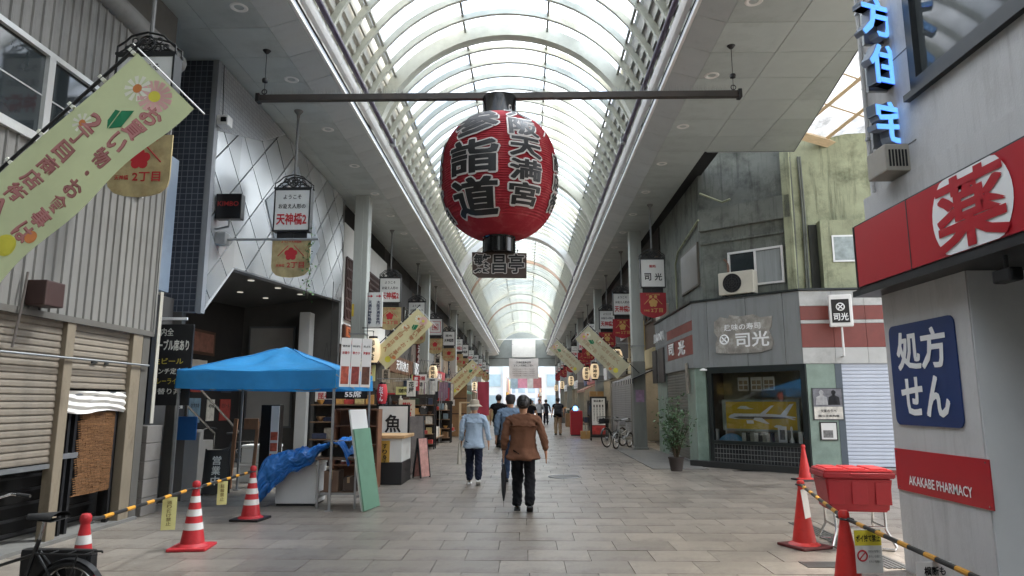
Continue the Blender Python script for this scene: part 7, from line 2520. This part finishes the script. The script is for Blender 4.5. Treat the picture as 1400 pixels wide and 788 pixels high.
def person(label, loc, height, rz, top, trous, shoe, head, swing=.25, armL=(.12, .05), armR=(.12, -.05), hem=.86, wide=1., sleeve='long', fingers=False, flare=.0):
    """walks along local +Y; swing is the stride, arm tuples are (outward, forward) reach"""
    t = thing('person', label, 'person', loc, rz)
    k = height / 1.7
    t.scale = (k, k, k)
    def leg(s, fw):
        hip = Vector((s * .09, 0, .9))
        an = Vector((s * .095, fw, .09 + (.06 if fw < -.1 else 0)))
        kn = hip.lerp(an, .5) + Vector((0, .06 + (.03 if fw < 0 else 0), .01))
        return hip, kn, an
    L_, R_ = leg(-1, swing), leg(1, -swing)
    def arm(s, out, fw):
        sh = Vector((s * .19 * wide, -.01, 1.375))
        el = Vector((s * (.235 + out * .45), -.05 + fw * .2, 1.10))
        wr = Vector((s * (.23 + out * .7), .02 + fw, .87))
        hd = wr + Vector((s * .005, .02, -.075))
        return sh, el, wr, hd
    AL, AR = arm(-1, *armL), arm(1, *armR)
    ch = [('pel', None, (0, 0, .95), (.14, .1)), ('wst', 'pel', (0, 0, 1.1), (.125, .09)), ('cst', 'wst', (0, -.01, 1.26), (.15, .1)), ('up', 'cst', (0, -.01, 1.38), (.1, .075)),
          ('nk', 'up', (0, 0, 1.46), .05), ('h1', 'nk', (0, .015, 1.53), (.078, .088)), ('h2', 'h1', (0, .015, 1.61), (.09, .104)), ('h3', 'h2', (0, .01, 1.67), (.055, .065))]
    for n, (hp_, kn, an) in (('l', L_), ('r', R_)):
        ch += [(n + 'h', 'pel', hp_, .08), (n + 'k', n + 'h', kn, .055), (n + 'a', n + 'k', an, .036), (n + 't', n + 'a', an + Vector((0, .13, -.045)), .03)]
    for n, (sh, el, wr, hd) in (('L', AL), ('R', AR)):
        ch += [(n + 's', 'up', sh, .048), (n + 'e', n + 's', el, .038), (n + 'w', n + 'e', wr, .026), (n + 'p', n + 'w', hd, (.03, .02))]
        if fingers:
            for q in range(4):
                b0 = hd + Vector((0, -.024 + q * .017, -.03))
                ln = (.05, .06, .056, .045)[q]
                ch += [(n + 'f%d' % q, n + 'p', b0, .009), (n + 'g%d' % q, n + 'f%d' % q, b0 + Vector((0, .006, -ln * .6)), .0085), (n + 'i%d' % q, n + 'g%d' % q, b0 + Vector((0, .022, -ln)), .0075)]
            ch += [(n + 'th', n + 'p', hd + Vector((0, .035, .0)), .010), (n + 'ti', n + 'th', hd + Vector((0, .05, -.035)), .008)]
    skin('body', ch, skin_m, t)
    for s in (-1, 1):
        ob('ear', MB().lathe([(.0, -.03), (.016, -.015), (.019, .01), (.0, .032)], 8, (s * .082, .015, 1.595)).mesh('ear', skin_m, True), t, local=True)
    # upper garment
    zt = [('a', None, (0, 0, 1.12), (.178 * wide, .132)), ('hm', 'a', (0, -.005, hem), (.21 * wide + flare, .175 + flare * .5)), ('hn', 'hm', (0, -.005, hem - .05), (.215 * wide + flare, .18 + flare * .5)), ('c', 'a', (0, -.012, 1.25), (.184 * wide, .136)), ('d', 'c', (0, -.016, 1.36), (.178 * wide, .132)), ('e', 'd', (0, -.002, 1.455), (.08, .07))]
    for n, (sh, el, wr, hd) in (('L', AL), ('R', AR)):
        zt += [(n + '1', 'd', sh, .09), (n + '2', n + '1', sh.lerp(el, .55 if sleeve == 'short' else 1), .072 if sleeve == 'short' else .064)]
        if sleeve == 'long':
            zt += [(n + '3', n + '2', wr + Vector((0, 0, .02)), .05)]
    skin('top', zt, top, t, sub=3)
    tz = [('p', None, (0, 0, .95), (.15, .105))]
    for n, (hp_, kn, an) in (('l', L_), ('r', R_)):
        tz += [(n + 'h', 'p', hp_ - Vector((0, 0, .08)), .108), (n + 'k', n + 'h', kn, .09), (n + 'a', n + 'k', an + Vector((0, 0, .05)), .078), (n + 'b', n + 'a', an + Vector((0, -.01, -.045)), .08)]
    skin('trousers', tz, trous, t, sub=3)
    for n, (hp_, kn, an) in (('l', L_), ('r', R_)):
        a = an
        pitch_ = .35 if a.z > .1 else 0
        sm = MB()
        sm.grid(lambda u, v: (.05 * (1 - .35 * abs(u * 2 - 1) ** 3) * math.cos(v * PI) * (1.0 if u > .3 else .85), -.09 + .27 * u, (.085 - .05 * u) * math.sin(v * PI) ** .6), 12, 8)
        T = Matrix.Translation((a.x, a.y, a.z - .09)) @ Matrix.Rotation(-pitch_, 4, 'X')
        sm.xf(T)
        sh_ = ob('shoe', sm.mesh('shoe', shoe, True), t, local=True)
        sl = MB().bbox(-.048, .048, -.092, .185, -.0, .028, .012).xf(T)
        ob('sole', sl.mesh('sole', white_m if shoe.name.endswith('white') else shoe, True), sh_, local=True)
    kind, hm = head
    if kind in ('hair', 'bob', 'bun'):
        bm = bmesh.new()
        bmesh.ops.create_uvsphere(bm, u_segments=20, v_segments=14, radius=1)
        for v in bm.verts:
            v.co = Vector((v.co.x * .105, v.co.y * .12, v.co.z * .118 + 1.625))
            if v.co.z < 1.58 and kind == 'bob':
                v.co.z -= .04
            v.co += Vector((math.sin(v.co.z * 90) * .002, 0, math.sin(v.co.x * 160) * .003))
        bmesh.ops.delete(bm, geom=[f for f in bm.faces if f.calc_center_median().y > .03 and f.calc_center_median().z < 1.655], context='FACES')
        mb = MB().addbm(bm)
        if kind == 'bun':
            mb.lathe([(.0, -.05), (.05, -.03), (.06, .0), (.05, .035), (.0, .05)], 12, (0, -.1, 1.6))
        ob('hair', mb.mesh('hair', hm, True), t, local=True)
    elif kind == 'hat':
        ob('hair', MB().lathe([(.075, 1.52), (.09, 1.58), (.088, 1.63)], 18, (0, -.005, 0)).mesh('hair', M('hair_grey', '8a857d', .7, var=.2), True), t, local=True)
        mb = MB().lathe([(.165, 1.595), (.17, 1.6), (.105, 1.645), (.1, 1.70), (.085, 1.735), (.0, 1.75)], 26, (0, .01, 0), capb=False, capt=False)
        ob('hat', mb.mesh('hat', hm, True), t, local=True)
    elif kind == 'cap':
        ob('hair', MB().lathe([(.07, 1.52), (.088, 1.57), (.09, 1.62)], 18, (0, -.002, 0)).mesh('hair', hair_m, True), t, local=True)
        mb = MB().lathe([(.1, 1.60), (.101, 1.65), (.085, 1.70), (.0, 1.725)], 22, (0, .008, 0), capb=False, capt=False)
        mb.grid(lambda u, v: (.075 * (u * 2 - 1), .08 + .1 * v * (1 - .5 * (u * 2 - 1) ** 2), 1.615 - .02 * v), 8, 4)
        ob('cap', mb.mesh('cap', hm, True), t, local=True)
    return t, (AL, AR, k)
fab = lambda n, c, v=.1: M(n, c, .9, var=v, scale=12, bump=.35, bscale=15, stretch=(1, 1, .6), spec=.2)
blk_sh, wht_sh = M('shoe_black', '1a1a1b', .5), M('shoe_white', 'c9c6c0', .6)
brown_p, info = person('person in a boxy brown jacket and black trousers walking away with an umbrella', (-.05, 10.24, 0), 1.62, 0, fab('jacket_brown', '6b4a38'), fab('trousers_black', '17171a'), blk_sh, ('bun', hair_m), .16, (.1, .02), (.16, -.04), .80, 1.16, 'long', True, .05)
um = thing('folded_umbrella', 'folded dark umbrella held beside the brown jacket', 'umbrella', (-.32, 10.2, .2))
hx = Vector((-.05 - .3 * info[2], 10.24 + .05, .8 * info[2]))
MB().tube([hx + Vector((0, 0, .04)), hx + Vector((-.005, .01, -.12))], .012, 8).build('handle', M('handle_pale', 'b9b2a6', .5), um, True)
MB().lathe([(.008, 0), (.03, .12), (.042, .38), (.02, .5), (.01, .52)], 10, hx + Vector((.0, .0, -.62))).build('canopy', M('umbrella_black', '1c1d20', .6, var=.2), um, True)
MB().cyl(hx + Vector((0, 0, -.7)), hx + Vector((0, 0, -.6)), .005, 6).build('ferrule', chrome, um)
hat_p, info = person('person in a pale blue shirt and beige sun hat carrying a tote bag', (-1.01, 13.49, 0), 1.56, .05, fab('shirt_pale_blue', '9fb0c0', .08), fab('trousers_navy', '1c2030'), wht_sh, ('hat', M('hat_beige', 'a39a88', .8, var=.1)), .2, (.06, .04), (.1, -.1), .78, 1.08, 'long', True, .03)
tt_ = thing('tote_bag', 'off-white cloth tote bag hanging at the hat wearer\'s left side', 'bag', (-1.3, 13.5, .4))
def bagf(u, v, s):
    return (-1.29 + .03 * s * math.sin(PI * u) * (1 - .4 * v), 13.36 + .3 * u, .38 + .38 * v + .01 * math.sin(u * 14))
MB().grid(lambda u, v: bagf(u, v, 1.6), 8, 8).grid(lambda u, v: bagf(1 - u, v, -1.6), 8, 8).build('pouch', M('tote_cloth', 'b9b2a4', .85, var=.12), tt_, True)
for s in (-.02, .02):
    MB().tube([(-1.29 + s, 13.42, .75), (-1.28, 13.5, .86), (-1.29 + s, 13.58, .75)], .008, 6).build('strap', M('tote_cloth', 'b9b2a4', .85), tt_)
person('person in a faded denim shirt, jeans and dark cap walking away', (-.32, 13.9, 0), 1.69, .0, fab('denim_shirt', '6f8296'), fab('jeans_blue', '3a4a63'), blk_sh, ('cap', M('cap_dark', '2a2a2e', .8)), .14, (.08, .0), (.08, .03), .84, 1.15, 'long', True)
person('person in black T-shirt and black trousers striding on the left', (-.98, 24.4, 0), 1.78, -.15, fab('tee_black', '1b1b1d'), fab('trousers_black', '17171a'), blk_sh, ('hair', hair_m), .32, (.1, .1), (.1, -.12), .86, 1.1, 'short', True)
bp_p, info = person('person in black top and beige trousers with a rucksack on the right', (1.5, 33.6, 0), 1.74, .1, fab('tee_black', '1b1b1d'), fab('trousers_beige', 'a38f74'), blk_sh, ('hair', M('hair_brown', '3a2a20', .5)), .1, (.08, .06), (.08, .02), .86, 1.08, 'short')
rp = thing('rucksack', 'black rucksack on the person in beige trousers', 'bag', (1.5, 33.4, 1.0))
MB().bbox(1.33, 1.67, 33.28, 33.46, .98, 1.42, .05).build('pack', M('bag_black', '161617', .5), rp, True)
MB().bbox(1.38, 1.62, 33.24, 33.29, 1.02, 1.2, .03).build('pocket', M('bag_black2', '232326', .6), rp, True)
person('person in pale grey top and dark trousers walking towards the far end', (.85, 46.5, 0), 1.72, PI, fab('top_grey', 'a9adb0'), fab('trousers_dark', '24242a'), blk_sh, ('hair', hair_m), .25)
person('person in dark clothing beside the pale grey top far down the arcade', (1.35, 49.0, 0), 1.7, 0, fab('top_charcoal', '34343a'), fab('trousers_dark', '24242a'), blk_sh, ('hair', hair_m), .2)
person('person in black partly hidden behind the brown jacket', (.12, 28.5, 0), 1.66, .1, fab('tee_black', '1b1b1d'), fab('trousers_dark', '24242a'), blk_sh, ('bob', hair_m), .2, sleeve='short')
person('person in a white shirt hidden among walkers beyond the denim shirt', (-.3, 33.0, 0), 1.72, 0, fab('shirt_white', 'bfc0bd'), fab('trousers_navy', '1c2030'), blk_sh, ('cap', M('cap_dark', '2a2a2e', .8)), .2)
person('person in blue far down the middle of the arcade', (-.1, 58.0, 0), 1.7, 0, fab('denim_shirt', '6f8296'), fab('jeans_blue', '3a4a63'), blk_sh, ('hair', hair_m), .22)
person('person in dark red far down the left of the arcade', (-1.6, 64.0, 0), 1.65, PI, fab('top_red', '6b2a2e'), fab('trousers_dark', '24242a'), blk_sh, ('bob', hair_m), .2)
person('person in cream far down the right of the arcade', (.6, 70.0, 0), 1.68, PI, fab('top_cream', 'b5ab96'), fab('jeans_blue', '3a4a63'), blk_sh, ('hair', hair_m), .2)
person('person in black near the far end of the arcade', (-.6, 80.0, 0), 1.7, 0, fab('tee_black', '1b1b1d'), fab('trousers_dark', '24242a'), blk_sh, ('hair', hair_m), .2)
finish_skins()
